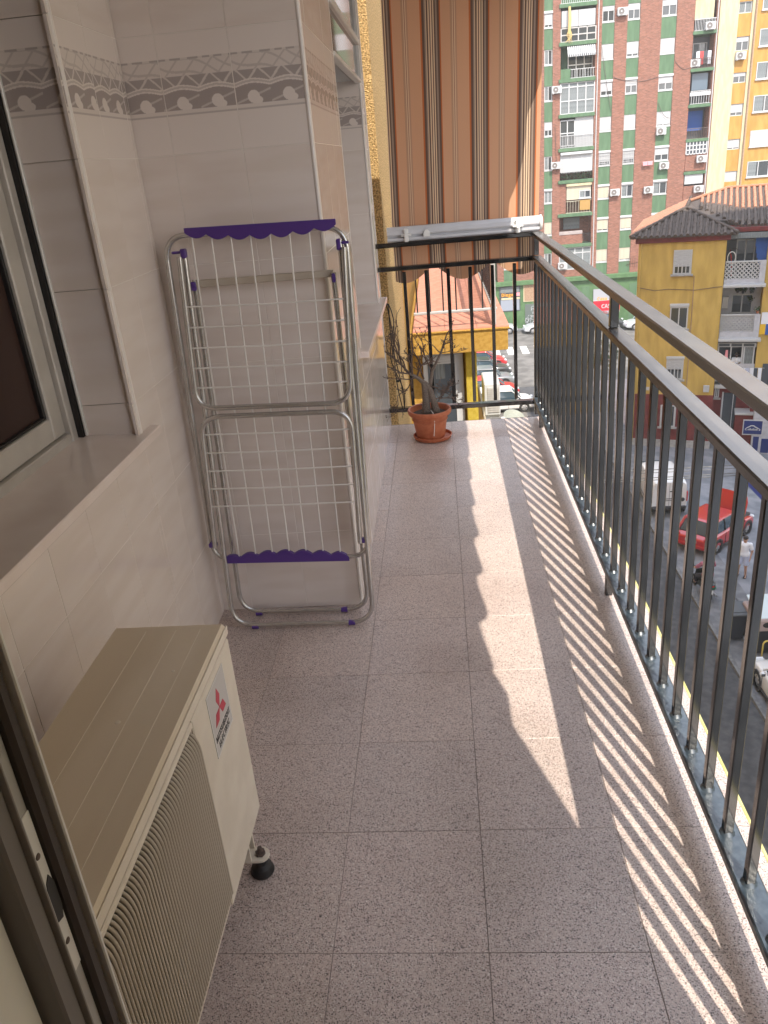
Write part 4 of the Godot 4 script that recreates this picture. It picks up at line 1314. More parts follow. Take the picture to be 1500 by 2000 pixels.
func unit(label: String, p: Vector3, grp := "air conditioner units on the tall block") -> void:
	if outdoor_unit != null:
		copy_thing(outdoor_unit, label, p, 0.0, grp)
		return
	var t := thing("air_conditioner", label, "air conditioner", p, 0.0, grp)
	pl(t, "casing", G().box(Vector3(-0.42, -0.29, 0.06), Vector3(0.42, 0.29, 0.36), 0.02), M.white_paint)
	var fg := pl(t, "fan_grille", G().lathe([Vector2(0.0, 0.001), Vector2(0.20, 0.001), Vector2(0.22, 0.012), Vector2(0.23, 0.02), Vector2(0.24, 0.001)], Vector3(-0.10, 0, 0.36), 20, Basis(Vector3.RIGHT, PI / 2)), M.frame_dark)
	pl(fg, "hub", G().lathe([Vector2(0.0, 0.03), Vector2(0.06, 0.028), Vector2(0.07, 0.001)].duplicate(), Vector3(-0.10, 0, 0.361), 12, Basis(Vector3.RIGHT, PI / 2)), M.white_paint)
	pl(t, "bracket", G().box(Vector3(-0.33, -0.34, 0.0), Vector3(-0.29, -0.295, 0.38)), M.white_paint)
	pl(t, "bracket", G().box(Vector3(0.29, -0.34, 0.0), Vector3(0.33, -0.295, 0.38)), M.white_paint)
	outdoor_unit = t

func build_tower() -> void:
	var t := thing("apartment_tower", "tall red brick apartment block with green panels and white shutters", "building", Vector3(16, GND, -84))
	# recessed core, brick piers in front of it, green spandrels and bays between the piers
	pw(t, "core", G().box(Vector3(0.2, -10.0, -92), Vector3(24.65, 24, TZ - 1.5)), M.green_paint)
	for q in [[0.2, 3.0], [5.6, 6.2], [7.2, 10.04], [10.78, 11.45], [14.42, 14.92], [15.97, 17.05], [18.10, 19.88], [21.14, 22.6], [24.42, 24.65]]:
		pw(t, "brick_pier", G().box(Vector3(q[0], -10.0, TZ - 1.5), Vector3(q[1], 24, TZ + 0.04)), M.brick_face)
	pw(t, "ledge", G().box(Vector3(0.0, -10.42, TZ - 1.5), Vector3(24.7, -10.0, TZ + 0.35), 0.03), M.green_ground)
	var sills := [13.65, 10.85, 8.05, 5.25, 2.42, -0.40, -3.22, -6.06, -8.85]
	var cols := [[3.0, 3.9, "K"], [6.2, 7.2, "L"], [10.04, 10.78, "A"], [14.92, 15.97, "C"], [17.05, 18.10, "D"], [19.88, 21.14, "E"]]
	var shut := {"C": [1, 0.3, 0.98, 0.7, 0.98, 0.75, 0.98, 0.9, 0.97], "D": [1, 0.4, 0.85, 0.42, 0.98, 0.7, 0.0, 0.95, 0.95], "E": [1, 0.35, 0.98, 0.48, 0.94, 0.55, 0.0, 0.9, 0.9], "A": [1, 0.85, 0.0, 0.0, 0.6, 0.0, 0.0, 0.95, 0.0], "K": [1, 1, 1, 1, 1, 1, 1, 1, 0.6], "L": [1, 1, 1, 1, 1, 1, 1, 1, 0.9]}
	for c in cols:
		for r in sills.size():
			var s: float = sills[r]
			var top := s + 1.15
			var nxt: float = sills[r - 1] if r > 0 else 24.0
			# spandrel above the window up to the next sill, and below the lowest
			pw(t, "green_panel", G().box(Vector3(c[0], top, TZ - 1.5), Vector3(c[1], nxt, TZ - 0.02)), M.green_paint)
			if r == sills.size() - 1:
				pw(t, "green_panel", G().box(Vector3(c[0], -10.0, TZ - 1.5), Vector3(c[1], s, TZ - 0.02)), M.green_paint)
			pw(t, "window_back", G().box(Vector3(c[0], s, TZ - 1.5), Vector3(c[1], top, TZ - 0.13)), M.shop_dark)
			var st := 0
			var mt := "shutter_white"
			if r >= 6:
				mt = "shutter_beige"
			if c[2] == "A":
				st = 1 if r in [2, 3, 5, 8] else 2 if r == 6 else 0
			elif (c[2] == "C" or c[2] == "D") and r == 5:
				st = 3
			elif r == 6:
				st = 1
			var bx: bool = r in [3, 5, 6, 7] and c[2] != "A" or (c[2] == "A" and r in [1, 6])
			tower_window(t, c[0] + 0.02, c[1] - 0.02, s, top - (0.0 if not bx else 0.12), shut[c[2]][r], bx, mt, TZ - 0.12 if not bx else TZ - 0.10, st)
	# balcony stacks: slabs
	var slabs := [12.45, 9.62, 6.83, 4.05, 1.30, -1.38, -4.27, -7.0]
	for r in slabs.size():
		var y: float = slabs[r]
		pw(t, "balcony_slab", G().box(Vector3(11.30, y - 0.30, TZ - 1.5), Vector3(14.46, y, TZ + 0.20), 0.02), M.green_paint)
		pw(t, "balcony_slab", G().box(Vector3(22.55, y - 0.42, TZ - 1.5), Vector3(24.55, y - 0.16, TZ + 0.12), 0.02), M.green_paint)
		pw(t, "balcony_back", G().box(Vector3(11.45, y, TZ - 1.49), Vector3(14.42, y + 2.5, TZ - 1.4)), M.green_paint if r < 5 else M.brick_face)
		pw(t, "balcony_back", G().box(Vector3(22.6, y - 0.16, TZ - 1.49), Vector3(24.42, y + 2.3, TZ - 1.4)), M.shop_dark)
	var X0 := 11.47
	var X1 := 14.40
	# top bay: white shutters over a grey glazed parapet
	pw(t, "shutter", G().box(Vector3(X0 + 0.05, 10.75, TZ - 0.05), Vector3(12.9, 11.95, TZ + 0.02)), M.shutter_white)
	pw(t, "shutter", G().box(Vector3(12.93, 10.75, TZ - 0.05), Vector3(X1 - 0.05, 11.95, TZ + 0.02)), M.shutter_white)
	glazing(t, X0, X1, 9.64, 10.65, 4, [0, 0.5, 1], TZ + 0.03, [], "glass_dark", "aluminium_grey")
	bars(t, 11.4, 14.4, 12.46, 13.4, TZ + 0.02, 18, "white_paint")
	# second: striped awning over a dark loggia with white rail
	var aw := G()
	for k in 15:
		var xa := 12.0 + k * 0.16
		aw.quad(Vector3(xa, 8.62, TZ + 0.55), Vector3(xa + 0.08, 8.62, TZ + 0.55), Vector3(xa + 0.08, 9.30, TZ + 0.1), Vector3(xa, 9.30, TZ + 0.1))
		aw.box(Vector3(xa, 8.45, TZ + 0.545), Vector3(xa + 0.08, 8.62, TZ + 0.555))
	pw(t, "small_awning", aw, M.white_paint)
	var ab := G()
	for k in 15:
		var xa := 12.08 + k * 0.16
		ab.quad(Vector3(xa, 8.62, TZ + 0.55), Vector3(xa + 0.08, 8.62, TZ + 0.55), Vector3(xa + 0.08, 9.30, TZ + 0.1), Vector3(xa, 9.30, TZ + 0.1))
		ab.box(Vector3(xa, 8.45, TZ + 0.545), Vector3(xa + 0.08, 8.62, TZ + 0.555))
	pw(t, "small_awning", ab, M.shop_dark)
	glazing(t, 12.3, X1, 6.85, 9.3, 3, [0, 0.45, 1], TZ - 1.3, [], "glass_dark", "aluminium")
	pw(t, "parapet", G().box(Vector3(X0, 6.85, TZ - 0.1), Vector3(12.32, 7.6, TZ + 0.02)), M.green_paint)
	bars(t, 12.33, X1, 6.85, 7.55, TZ, 9, "white_paint")
	# third: fully glazed white
	glazing(t, X0, X1, 4.07, 6.5, 4, [0, 0.42, 0.86, 1], TZ + 0.0, [], "net_curtain")
	# fourth: dark window at left, white panel at right, thin rail
	glazing(t, X0, 12.75, 1.5, 3.55, 2, [0, 0.5, 1], TZ - 0.1, [], "glass_dark")
	pw(t, "panel", G().box(Vector3(12.8, 1.32, TZ - 0.1), Vector3(X1, 3.75, TZ - 0.04)), M.shutter_white)
	bars(t, X0, X1, 1.32, 2.35, TZ + 0.02, 22, "white_paint")
	# fifth: white cassette, three panels, black rail full of plants
	pw(t, "awning_box", G().box(Vector3(11.5, 0.72, TZ - 0.05), Vector3(14.35, 0.95, TZ + 0.2), 0.03), M.white_paint)
	glazing(t, 11.55, 14.35, -0.75, 0.70, 3, [0, 1], TZ - 0.1, [[0, 0], [1, 0], [2, 0]], "glass_dark")
	bars(t, X0, X1, -1.36, -0.72, TZ + 0.1, 20, "black_paint")
	var pt := G()
	var rg := RandomNumberGenerator.new()
	rg.seed = 5
	for k in 90:
		var c := Vector3(rg.randf_range(11.55, 14.3), rg.randf_range(-1.3, -0.85), TZ + rg.randf_range(0.0, 0.09))
		pt.ctr(c, Vector3(0.10, 0.07, 0.02))
	pw(t, "balcony_plant", pt, M.foliage).set_meta("kind", "stuff")
	# sixth: beige blind, small window, rail with a mat hung on it
	pw(t, "blind", G().box(Vector3(12.1, -3.1, TZ - 0.08), Vector3(14.3, -1.75, TZ - 0.02)), M.shutter_beige)
	pw(t, "blind_box", G().box(Vector3(12.05, -1.95, TZ - 0.08), Vector3(14.35, -1.70, TZ + 0.15), 0.03), M.cream_paint)
	tower_window(t, 13.25, 14.28, -3.0, -2.35, 0.0, false, "shutter_white", TZ - 0.01, 1)
	bars(t, 12.05, 14.35, -4.25, -3.2, TZ + 0.02, 9, "shutter_beige")
	pw(t, "brick_infill", G().box(Vector3(11.46, -4.26, TZ - 0.4), Vector3(12.04, -1.7, TZ - 0.01)), M.brick_face)
	pw(t, "hung_mat", G().box(Vector3(13.3, -4.05, TZ + 0.08), Vector3(14.25, -3.18, TZ + 0.10)), M.wood_panel)
	# seventh: shaded loggia with curtain, pinkish parapet
	pw(t, "curtain", G().box(Vector3(12.0, -5.75, TZ - 1.2), Vector3(13.5, -4.75, TZ - 1.1)), M.net_curtain)
	pw(t, "parapet", G().box(Vector3(11.46, -6.99, TZ - 0.2), Vector3(13.6, -6.15, TZ)), M.brick_face)
	pw(t, "parapet_cap", G().box(Vector3(11.44, -6.15, TZ - 0.25), Vector3(13.6, -5.85, TZ + 0.05), 0.02), M.paving_pink)
	bars(t, 13.62, 14.4, -6.99, -6.1, TZ - 0.05, 6, "black_paint")
	# eighth: white glazed
	glazing(t, X0, X1, -9.3, -7.35, 4, [0, 0.75, 1], TZ - 0.05, [], "net_curtain")
	pw(t, "brick_parapet", G().box(Vector3(X0, -9.99, TZ - 0.1), Vector3(X1, -9.36, TZ)), M.brick_face)
	# right stack
	var Y0 := 22.64
	var Y1 := 24.40
	pw(t, "shutter", G().box(Vector3(Y0, 10.3, TZ - 0.1), Vector3(24.2, 11.75, TZ - 0.04)), M.cream_paint)
	bars(t, Y0, Y1, 9.48, 10.35, TZ + 0.05, 14, "white_paint")
	tower_window(t, 23.0, 24.2, 7.2, 8.7, 0.0, false, "shutter_white", TZ - 1.3, 1)
	bars(t, Y0, Y1, 6.68, 7.45, TZ + 0.02, 14, "iron_brown")
	pw(t, "pane", G().box(Vector3(22.85, 5.0, TZ - 0.4), Vector3(24.2, 6.3, TZ - 0.36)), mat("pane_blue", 0.10, 0.14, 0.18, 0.2))
	bars(t, Y0 + 0.05, Y1, 3.92, 4.95, TZ, 8, "white_paint")
	pw(t, "white_band", G().box(Vector3(Y0, 4.55, TZ + 0.051), Vector3(Y1, 4.85, TZ + 0.07)), M.white_paint)
	pw(t, "curtain", G().box(Vector3(22.9, 1.8, TZ - 1.2), Vector3(24.2, 3.4, TZ - 1.1)), M.cloth_blue)
	bars(t, Y0, Y1, 1.15, 2.0, TZ, 12, "iron_brown")
	glazing(t, Y0, Y1, -0.1, 0.95, 6, [0, 0.33, 0.66, 1], TZ + 0.02, [], "shop_dark")
	pw(t, "red_parapet", G().box(Vector3(Y0, -1.5, TZ - 0.1), Vector3(Y1, -0.12, TZ)), M.brick_face)
	pw(t, "shutter", G().box(Vector3(Y0 + 0.05, -2.6, TZ - 0.05), Vector3(Y1 - 0.1, -1.75, TZ + 0.0)), M.shutter_white)
	pw(t, "brick_parapet", G().box(Vector3(Y0, -4.3, TZ - 0.1), Vector3(Y1, -2.75, TZ)), M.brick_face)
	glazing(t, Y0, Y1, -6.8, -4.75, 3, [0, 0.5, 1], TZ - 0.05, [], "net_curtain")
	glazing(t, Y0, Y1, -9.9, -7.5, 3, [0, 0.5, 1], TZ - 0.05, [], "net_curtain")
	# conduit pipes down the corner
	for x in [14.62, 24.52]:
		pw(t, "conduit", G().tube([Vector3(x, -9.9, TZ + 0.08), Vector3(x, 23, TZ + 0.08)], 0.045, 6), M.white_paint)
	for q in [[14.95, 9.0, 15.9, 4.0], [19.95, 4.3, 21.0, 3.0], [16.0, 6.6, 19.8, 6.3], [21.2, 7.4, 22.5, 6.8], [11.0, 3.1, 11.2, -0.6]]:
		var cp := []
		for i in 9:
			var f := i / 8.0
			cp.append(Vector3(lerpf(q[0], q[2], f), lerpf(q[1], q[3], f) - 0.35 * sin(PI * f), TZ + 0.07))
		pw(t, "facade_cable", G().tube(cp, 0.018, 5), M.iron_brown)
	# ground floor: green shop front
	pw(t, "shop_front", G().box(Vector3(0.2, GND - 0.1, -90), Vector3(24.65, -10.42, TZ)), M.green_ground)
	var sh := pw(t, "shop_window", G().box(Vector3(5.75, -12.86, TZ), Vector3(7.75, -10.45, TZ + 0.05)), M.shop_dark)
	pw(sh, "blind", G().box(Vector3(5.85, -11.05, TZ + 0.051), Vector3(7.65, -10.55, TZ + 0.07)), M.net_curtain)
	pw(sh, "lower_pane", G().box(Vector3(5.85, -12.78, TZ + 0.051), Vector3(7.65, -11.75, TZ + 0.07)), mat("pane_mauve", 0.26, 0.28, 0.33, 0.3))
	var dr := pw(t, "shop_door", G().box(Vector3(8.05, -12.05, TZ), Vector3(9.25, -10.35, TZ + 0.06)), M.cream_paint)
	pw(dr, "shutter", G().box(Vector3(8.15, -11.95, TZ + 0.061), Vector3(9.2, -10.45, TZ + 0.09)), M.pipe_brown)
	var gp := pw(t, "painted_shutter", G().box(Vector3(8.2, -14.4, TZ), Vector3(9.25, -12.3, TZ + 0.05)), M.graffiti_grey)
	var sw := G()
	for k in 9:
		var c := Vector3(rg.randf_range(8.35, 9.1), rg.randf_range(-14.1, -12.6), TZ + 0.055)
		var pts := []
		for i in 9:
			var a := i * 0.7 + k
			pts.append(c + Vector3(cos(a) * 0.16, sin(a) * 0.20, 0))
		sw.tube(pts, 0.022, 5)
	pw(gp, "painted_scrawl", sw, M.paint_silver)
	for q in [[10.2, 13.2], [13.6, 14.4], [18.2, 21.0], [21.4, 24.2]]:
		pw(t, "shop_shutter", G().box(Vector3(q[0], GND, TZ), Vector3(q[1], -11.0, TZ + 0.04)), M.green_paint)
	var sg := thing("shop_sign", "orange and white lettered shop sign on the green ground floor window", "sign", Vector3(6.75, -11.4, TZ + 0.075))
	text_on(sg, "Diego", Vector3(-0.25, 0.12, 0.0), 0.42, M.sign_orange, true)
	pl(sg, "band", G().box(Vector3(0.35, -0.02, 0), Vector3(0.95, 0.30, 0.02)), M.cloth_pink)
	pl(sg, "lower_line", G().box(Vector3(-0.85, -0.32, 0), Vector3(0.95, -0.14, 0.02)), M.cream_paint)
	var po := thing("poster_board", "red and grey billboard on the green ground floor wall", "billboard", Vector3(16.0, -12.4, TZ + 0.06))
	pl(po, "upper_sheet", G().box(Vector3(-1.25, 0.0, 0), Vector3(1.15, 1.05, 0.05)), M.poster_grey)
	pl(po, "red_sheet", G().box(Vector3(-1.2, -1.05, 0), Vector3(1.3, -0.07, 0.05)), M.poster_red)
	pl(po, "white_strip", G().box(Vector3(-1.25, -0.069, 0), Vector3(1.2, -0.001, 0.055)), M.white_paint)
	pl(po, "foot_strip", G().box(Vector3(-0.4, -1.26, 0), Vector3(1.3, -1.06, 0.05)), M.poster_grey)
	text_on(po, "CASA", Vector3(0.15, -0.62, 0.052), 0.50, M.white_paint, true)
	text_on(po, "Casa", Vector3(-0.4, 0.12, 0.052), 0.42, M.sign_orange, true)
	# cream wing and orange block next to it
	var y := thing("orange_apartment_block", "orange and cream apartment block behind the tiled roof at right", "building", Vector3(28, GND, -84))
	pw(y, "cream_wall", G().box(Vector3(24.66, GND, -92), Vector3(26.2, 24, TZ + 0.10)), M.cream_paint)
	pw(y, "orange_wall", G().box(Vector3(27.75, GND, -92), Vector3(42, 24, TZ + 0.02)), M.orange_paint)
	pw(y, "cream_strip", G().box(Vector3(27.32, GND, -92), Vector3(27.74, 24, TZ + 0.06)), M.cream_paint)
	pw(y, "down_pipe", G().tube([Vector3(27.62, GND, TZ + 0.14), Vector3(27.62, 24, TZ + 0.14)], 0.075, 8), M.pipe_brown)
	pw(y, "core", G().box(Vector3(26.2, GND, -92), Vector3(27.32, 24, TZ - 0.2)), M.shop_dark)
	var gs := [13.2, 10.44, 7.68, 5.25, 2.68, -0.02, -2.68, -5.4]
	var gt := [14.1, 11.3, 8.75, 6.05, 3.63, 0.82, -1.81, -4.5]
	var gsh := [1, 0.0, 0.35, 0.35, 0.75, 0.9, 0.98, 0.5]
	for r in 8:
		tower_window(y, 26.22, 27.30, gs[r], gt[r], gsh[r], false, "shutter_white", TZ - 0.15, 2 if r == 1 else 0)
		var nx: float = gs[r - 1] if r > 0 else 24.0
		pw(y, "orange_panel", G().box(Vector3(26.2, gt[r], -92), Vector3(27.32, nx, TZ - 0.01)), M.orange_paint)
	var hs := [13.3, 10.55, 7.87, 5.39, 2.83, 0.07, -2.44, -5.2]
	for r in 8:
		for k in 3:
			var hx: float = 28.12 + k * 3.4
			tower_window(y, hx, hx + 1.9, hs[r], hs[r] + 1.3, 1.0 if r == 5 else 0.0, false, "shutter_white", TZ + 0.025, 1)

func text_on(par: Node3D, s: String, p: Vector3, h: float, mt: Material, slant := false) -> void:
	var tm := TextMesh.new()
	tm.text = s
	var sf := SystemFont.new()
	sf.font_names = PackedStringArray(["Droid Sans"])
	sf.font_weight = 700
	sf.font_italic = slant
	tm.font = sf
	tm.font_size = 16
	tm.pixel_size = h / 16.0
	tm.depth = h * 0.06
	inst(par, "lettering", tm, mt, p)

func build_facade_things() -> void:
	unit("white outdoor unit on the brick strip left of the highest shuttered green window", Vector3(16.55, 11.45, TZ + 0.05))
	unit("white outdoor unit beside the fully glazed white balcony of the brick block", Vector3(11.10, 6.05, TZ + 0.05))
	unit("white outdoor unit beside the balcony full of plants on the brick block", Vector3(11.05, -0.05, TZ + 0.05))
	unit("white outdoor unit under a shuttered window, third row, widest green strip", Vector3(20.30, 2.0, TZ + 0.0))
	unit("white outdoor unit under the beige half shuttered window, widest green strip", Vector3(20.72, -0.85, TZ + 0.0))
	unit("white outdoor unit on the red parapet below the white lattice balcony", Vector3(23.97, -0.55, TZ + 0.02))
	unit("white outdoor unit with a pipe, on brick, between the two lowest barred windows", Vector3(16.42, -2.75, TZ + 0.05))
	unit("white outdoor unit on the broad brick strip just above the tiled roof ridge", Vector3(19.45, -2.78, TZ + 0.05))
	unit("white outdoor unit on the lowest brickwork seen between the two iron rails", Vector3(11.75, -8.9, TZ + 0.05))
	unit("white outdoor unit hung inside the railing of the top right balcony", Vector3(23.88, 9.75, TZ + 0.12))
	unit("white outdoor unit in the dark loggia with laundry on the brick block", Vector3(22.95, 7.1, TZ - 0.3))
	unit("white outdoor unit on the tile red parapet nearest to the roof ridge", Vector3(23.92, -3.05, TZ + 0.02))
	unit("white outdoor unit on the orange block casting a slanted shadow", Vector3(26.62, 7.30, TZ + 0.05))
	var cl := thing("hung_cloth", "pink cloths hung on the brick wall left of an outdoor unit", "laundry", Vector3(19.25, -0.55, TZ + 0.1))
	pl(cl, "cloth", G().box(Vector3(-0.42, -0.16, 0.2), Vector3(-0.02, 0.16, 0.22)), M.cloth_pink)
	pl(cl, "cloth", G().box(Vector3(0.02, -0.15, 0.2), Vector3(0.42, 0.17, 0.22)), M.cloth_pink)
	pl(cl, "line", G().tube([Vector3(-0.5, 0.16, 0.21), Vector3(0.5, 0.17, 0.21)], 0.012, 5), M.white_paint)
	var pm := thing("dry_palm", "dry yellow palm branch tied to the highest balcony in view", "palm branch", Vector3(12.1, 10.2, TZ + 0.3))
	pl(pm, "stalk", G().tube([Vector3(0, 0, 0), Vector3(0.05, 1.0, 0.05), Vector3(0.02, 2.0, 0)], [0.12, 0.14, 0.10], 7), M.palm_dry)
	var fr := G()
	var rg := RandomNumberGenerator.new()
	rg.seed = 3
	for k in 14:
		fr.tube([Vector3(0, 0.3 + rg.randf() * 0.4, 0), Vector3(rg.randf_range(-0.25, 0.3), -0.1, 0.05), Vector3(rg.randf_range(-0.35, 0.35), -0.5 - rg.randf() * 0.3, 0.05)], [0.03, 0.02, 0.006], 4)
	pl(pm, "frond", fr, M.palm_dry).set_meta("kind", "stuff")
	var ld := thing("laundry", "pale and dark laundry hanging in the shaded loggia of the brick block", "laundry", Vector3(23.5, 7.6, TZ - 0.1))
	var lc := ["cloth_white", "cloth_red", "shop_dark", "cloth_white"]
	for k in 4:
		pl(ld, "garment", G().box(Vector3(-0.5 + k * 0.32, -0.55 - 0.1 * (k % 2), 0), Vector3(-0.22 + k * 0.32, 0.35, 0.03)), M[lc[k]])

# ---------------------------------------------------------------- yellow house across the street
const HO := Vector3(10.757, -14.6, -42.72)
const HA := -0.314159

func hp(s: float, h: float, o: float) -> Vector3:
	return HO + Basis(Vector3.UP, HA) * Vector3(s, h, o)

func house_window(par: Node3D, s0: float, s1: float, h0: float, h1: float, o: float, shut: float, barred: bool) -> void:
	var f := G()
	var t := 0.06
	f.box(Vector3(s0, h0, o), Vector3(s0 + t, h1, o + 0.05))
	f.box(Vector3(s1 - t, h0, o), Vector3(s1, h1, o + 0.05))
	f.box(Vector3(s0 + t, h0, o), Vector3(s1 - t, h0 + t, o + 0.05))
	f.box(Vector3(s0 + t, h1 - t, o), Vector3(s1 - t, h1, o + 0.05))
	f.box(Vector3((s0 + s1) / 2 - 0.03, h0 + t, o), Vector3((s0 + s1) / 2 + 0.03, h1 - t, o + 0.045))
	var w := pl(par, "window", f, M.white_paint)
	pl(w, "pane", G().box(Vector3(s0 + t, h0 + t, o), Vector3(s1 - t, h1 - t, o + 0.012)), M.glass_dark)
	if shut > 0.0:
		var n := int(ceil((h1 - h0) * shut / 0.09))
		for k in n:
			var y := h1 - 0.02 - k * 0.09
			pl(w, "shutter_slat", G().box(Vector3(s0 + 0.03, y - 0.086, o + 0.052), Vector3(s1 - 0.03, y, o + 0.066), 0.004), M.shutter_white)
	pl(w, "sill", G().box(Vector3(s0 - 0.10, h0 - 0.09, o - 0.05), Vector3(s1 + 0.10, h0 - 0.002, o + 0.16), 0.01), M.kerb_stone)
	if barred:
		for k in 5:
			var x := lerpf(s0 + 0.08, s1 - 0.08, k / 4.0)
			pl(w, "bar", G().box(Vector3(x - 0.018, h0, o + 0.09), Vector3(x + 0.018, h0 + (h1 - h0) * (1.0 - shut) + 0.05, o + 0.12)), M.white_paint)

# one row of cover tiles running up a slope: overlapping half-round tiles
func tile_row(par: Node3D, a: Vector3, b: Vector3, mt: Material, rg: RandomNumberGenerator) -> void:
	var L := a.distance_to(b)
	if L < 0.15:
		return
	var d := (b - a) / L
	var pts := []
	var rad := []
	var n := int(ceil(L / 0.40))
	for k in n:
		var p0 := a + d * (L * k / n)
		var p1 := a + d * (L * (k + 1.0) / n - 0.012)
		var j := Vector3(rg.randf_range(-0.012, 0.012), rg.randf_range(-0.006, 0.012), 0)
		pts.append(p0 + j)
		rad.append(0.098)
		pts.append(p1 + j)
		rad.append(0.076)
	pl(par, "tile_row", G().tube(pts, rad, 8), mt)

func build_house() -> void:
	var rg := RandomNumberGenerator.new()
	rg.seed = 17
	var t := thing("yellow_house", "ochre yellow house with oxblood base and old clay tiled hip roof", "house", HO, HA)
	var wall := pl(t, "wall", G().box(Vector3(-0.30, 3.06, -9.5), Vector3(3.95, 11.30, 0.0)), M.ochre_paint)
	pl(t, "base_band", G().box(Vector3(-0.32, 0.42, -9.5), Vector3(3.97, 3.058, 0.02)), M.oxblood_paint)
	pl(t, "plinth", G().box(Vector3(-0.36, -0.2, -9.5), Vector3(4.0, 0.418, 0.09), 0.02), M.kerb_stone)
	pl(t, "eave_board", G().box(Vector3(-0.46, 11.14, -9.5), Vector3(4.12, 11.40, 0.17), 0.02), M.oxblood_paint)
	house_window(t, 1.46, 2.36, 9.53, 10.74, 0.002, 0.62, true)
	house_window(t, 1.46, 2.36, 6.70, 7.85, 0.002, 0.0, false)
	house_window(t, 1.44, 2.32, 3.93, 5.05, 0.002, 0.42, true)
	house_window(t, 1.28, 2.10, 1.20, 2.45, 0.022, 0.0, true)
	pl(t, "shutter_box", G().box(Vector3(1.43, 7.853, 0.0), Vector3(2.39, 8.02, 0.10), 0.02), M.white_paint)
	pl(t, "shutter_box", G().box(Vector3(1.41, 5.053, 0.0), Vector3(2.35, 5.20, 0.10), 0.02), M.white_paint)
	pl(t, "cable", G().tube([Vector3(2.55, 3.1, 0.02), Vector3(2.55, 6.8, 0.02), Vector3(2.53, 9.42, 0.02), Vector3(2.36, 9.40, 0.03)], 0.02, 5), M.pipe_brown)
	pl(t, "gutter_pipe", G().tube([Vector3(-0.18, 0.3, 0.07), Vector3(-0.18, 11.1, 0.07)], 0.045, 8), M.ochre_paint)
	pl(t, "cable", G().tube([Vector3(-0.25, 8.9, 0.02), Vector3(0.6, 8.72, 0.03), Vector3(1.3, 8.78, 0.02), Vector3(2.6, 8.7, 0.03), Vector3(3.9, 8.85, 0.02)], 0.014, 5), M.iron_brown)
	pl(t, "meter_box", G().box(Vector3(3.42, 3.25, 0.0), Vector3(3.72, 3.62, 0.10), 0.01), M.shutter_white)
	pl(t, "tile_plaque", G().box(Vector3(0.42, 3.28, 0.0), Vector3(0.62, 3.46, 0.02)), M.white_wall)
	# hip roof of the wing
	var ap := Vector3(1.86, 12.58, -2.2)
	var eh := 11.46
	var fl := Vector3(-0.72, eh, 0.34)
	var fr := Vector3(4.42, eh, 0.34)
	var rb := Vector3(1.86, 12.58, -9.5)
	var bl := Vector3(-0.72, eh, -9.5)
	var br := Vector3(4.42, eh, -9.5)
	var rg0 := G()
	rg0.tri(fl, fr, ap)
	rg0.quad(bl, fl, ap, rb)
	rg0.quad(fr, br, rb, ap)
	var dn := Vector3(0, -0.06, 0)
	rg0.quad(bl + dn, br + dn, fr + dn, fl + dn)
	rg0.quad(fl + dn, fr + dn, fr, fl)
	rg0.quad(bl + dn, fl + dn, fl, bl)
	var roof := pl(t, "roof", rg0, M.roof_worn_shaded)
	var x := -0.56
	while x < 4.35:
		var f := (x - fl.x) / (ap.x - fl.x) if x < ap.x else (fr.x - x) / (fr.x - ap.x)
		tile_row(roof, Vector3(x, eh + 0.01, 0.40), Vector3(x, eh + (ap.y - eh) * f + 0.01, lerpf(0.34, ap.z, f)), M.roof_worn_shaded, rg)  # front hip takes the clay tone with shade coloured in
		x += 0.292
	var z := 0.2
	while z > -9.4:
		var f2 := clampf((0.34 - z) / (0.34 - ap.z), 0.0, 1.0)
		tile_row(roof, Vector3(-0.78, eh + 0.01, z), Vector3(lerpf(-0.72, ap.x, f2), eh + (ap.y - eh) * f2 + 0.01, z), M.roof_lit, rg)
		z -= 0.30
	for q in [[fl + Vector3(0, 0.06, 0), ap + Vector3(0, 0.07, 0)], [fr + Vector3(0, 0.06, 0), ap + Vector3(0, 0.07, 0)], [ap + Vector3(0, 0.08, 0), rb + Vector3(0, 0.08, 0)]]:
		tile_row(roof, q[0], q[1], M.roof_worn_shaded, rg)
	# main body to the right
	var m := thing("yellow_house_wing", "recessed main part of the ochre house with white lattice balconies", "house", HO, HA)
	pl(m, "back_wall", G().box(Vector3(3.951, 0, -9.5), Vector3(14, 11.6, -1.75)), M.white_wall)
	pl(m, "upper_back", G().box(Vector3(3.951, 8.9, -1.749), Vector3(5.87, 11.6, -1.70)), M.shop_dark)
	pl(m, "lower_back", G().box(Vector3(3.951, 0, -1.749), Vector3(5.87, 3.3, -1.0)), M.oxblood_paint)
	pl(m, "right_wall", G().box(Vector3(5.88, 3.0, -9.4), Vector3(14, 11.6, -0.35)), M.ochre_paint)
	pl(m, "right_base", G().box(Vector3(5.88, 0, -9.4), Vector3(14, 2.998, -0.33)), M.oxblood_paint)
	pl(m, "eave_board", G().box(Vector3(3.96, 11.46, -1.6), Vector3(14, 11.68, -0.2), 0.02), M.oxblood_paint)
	# slope of the main roof
	var e0 := Vector3(3.6, 11.72, -0.35)
	var e1 := Vector3(14, 11.72, -0.35)
	var r0 := Vector3(3.85, 13.15, -6.9)
	var r1 := Vector3(14, 13.15, -6.9)
	var mr := G()
	mr.quad(e0 + Vector3(-1.2, 0.25, -1.2), e1, r1, r0)
	mr.tri(Vector3(1.86, 12.58, -6.2), e0 + Vector3(-1.2, 0.25, -1.2), r0)
	mr.quad(Vector3(1.86, 12.58, -9.5), Vector3(1.86, 12.58, -6.2), r0, Vector3(3.85, 13.15, -9.5))
	mr.quad(e0 + dn, e1 + dn, e1, e0)
	var mroof := pl(m, "roof", mr, M.roof_worn_shaded)
	x = 2.55
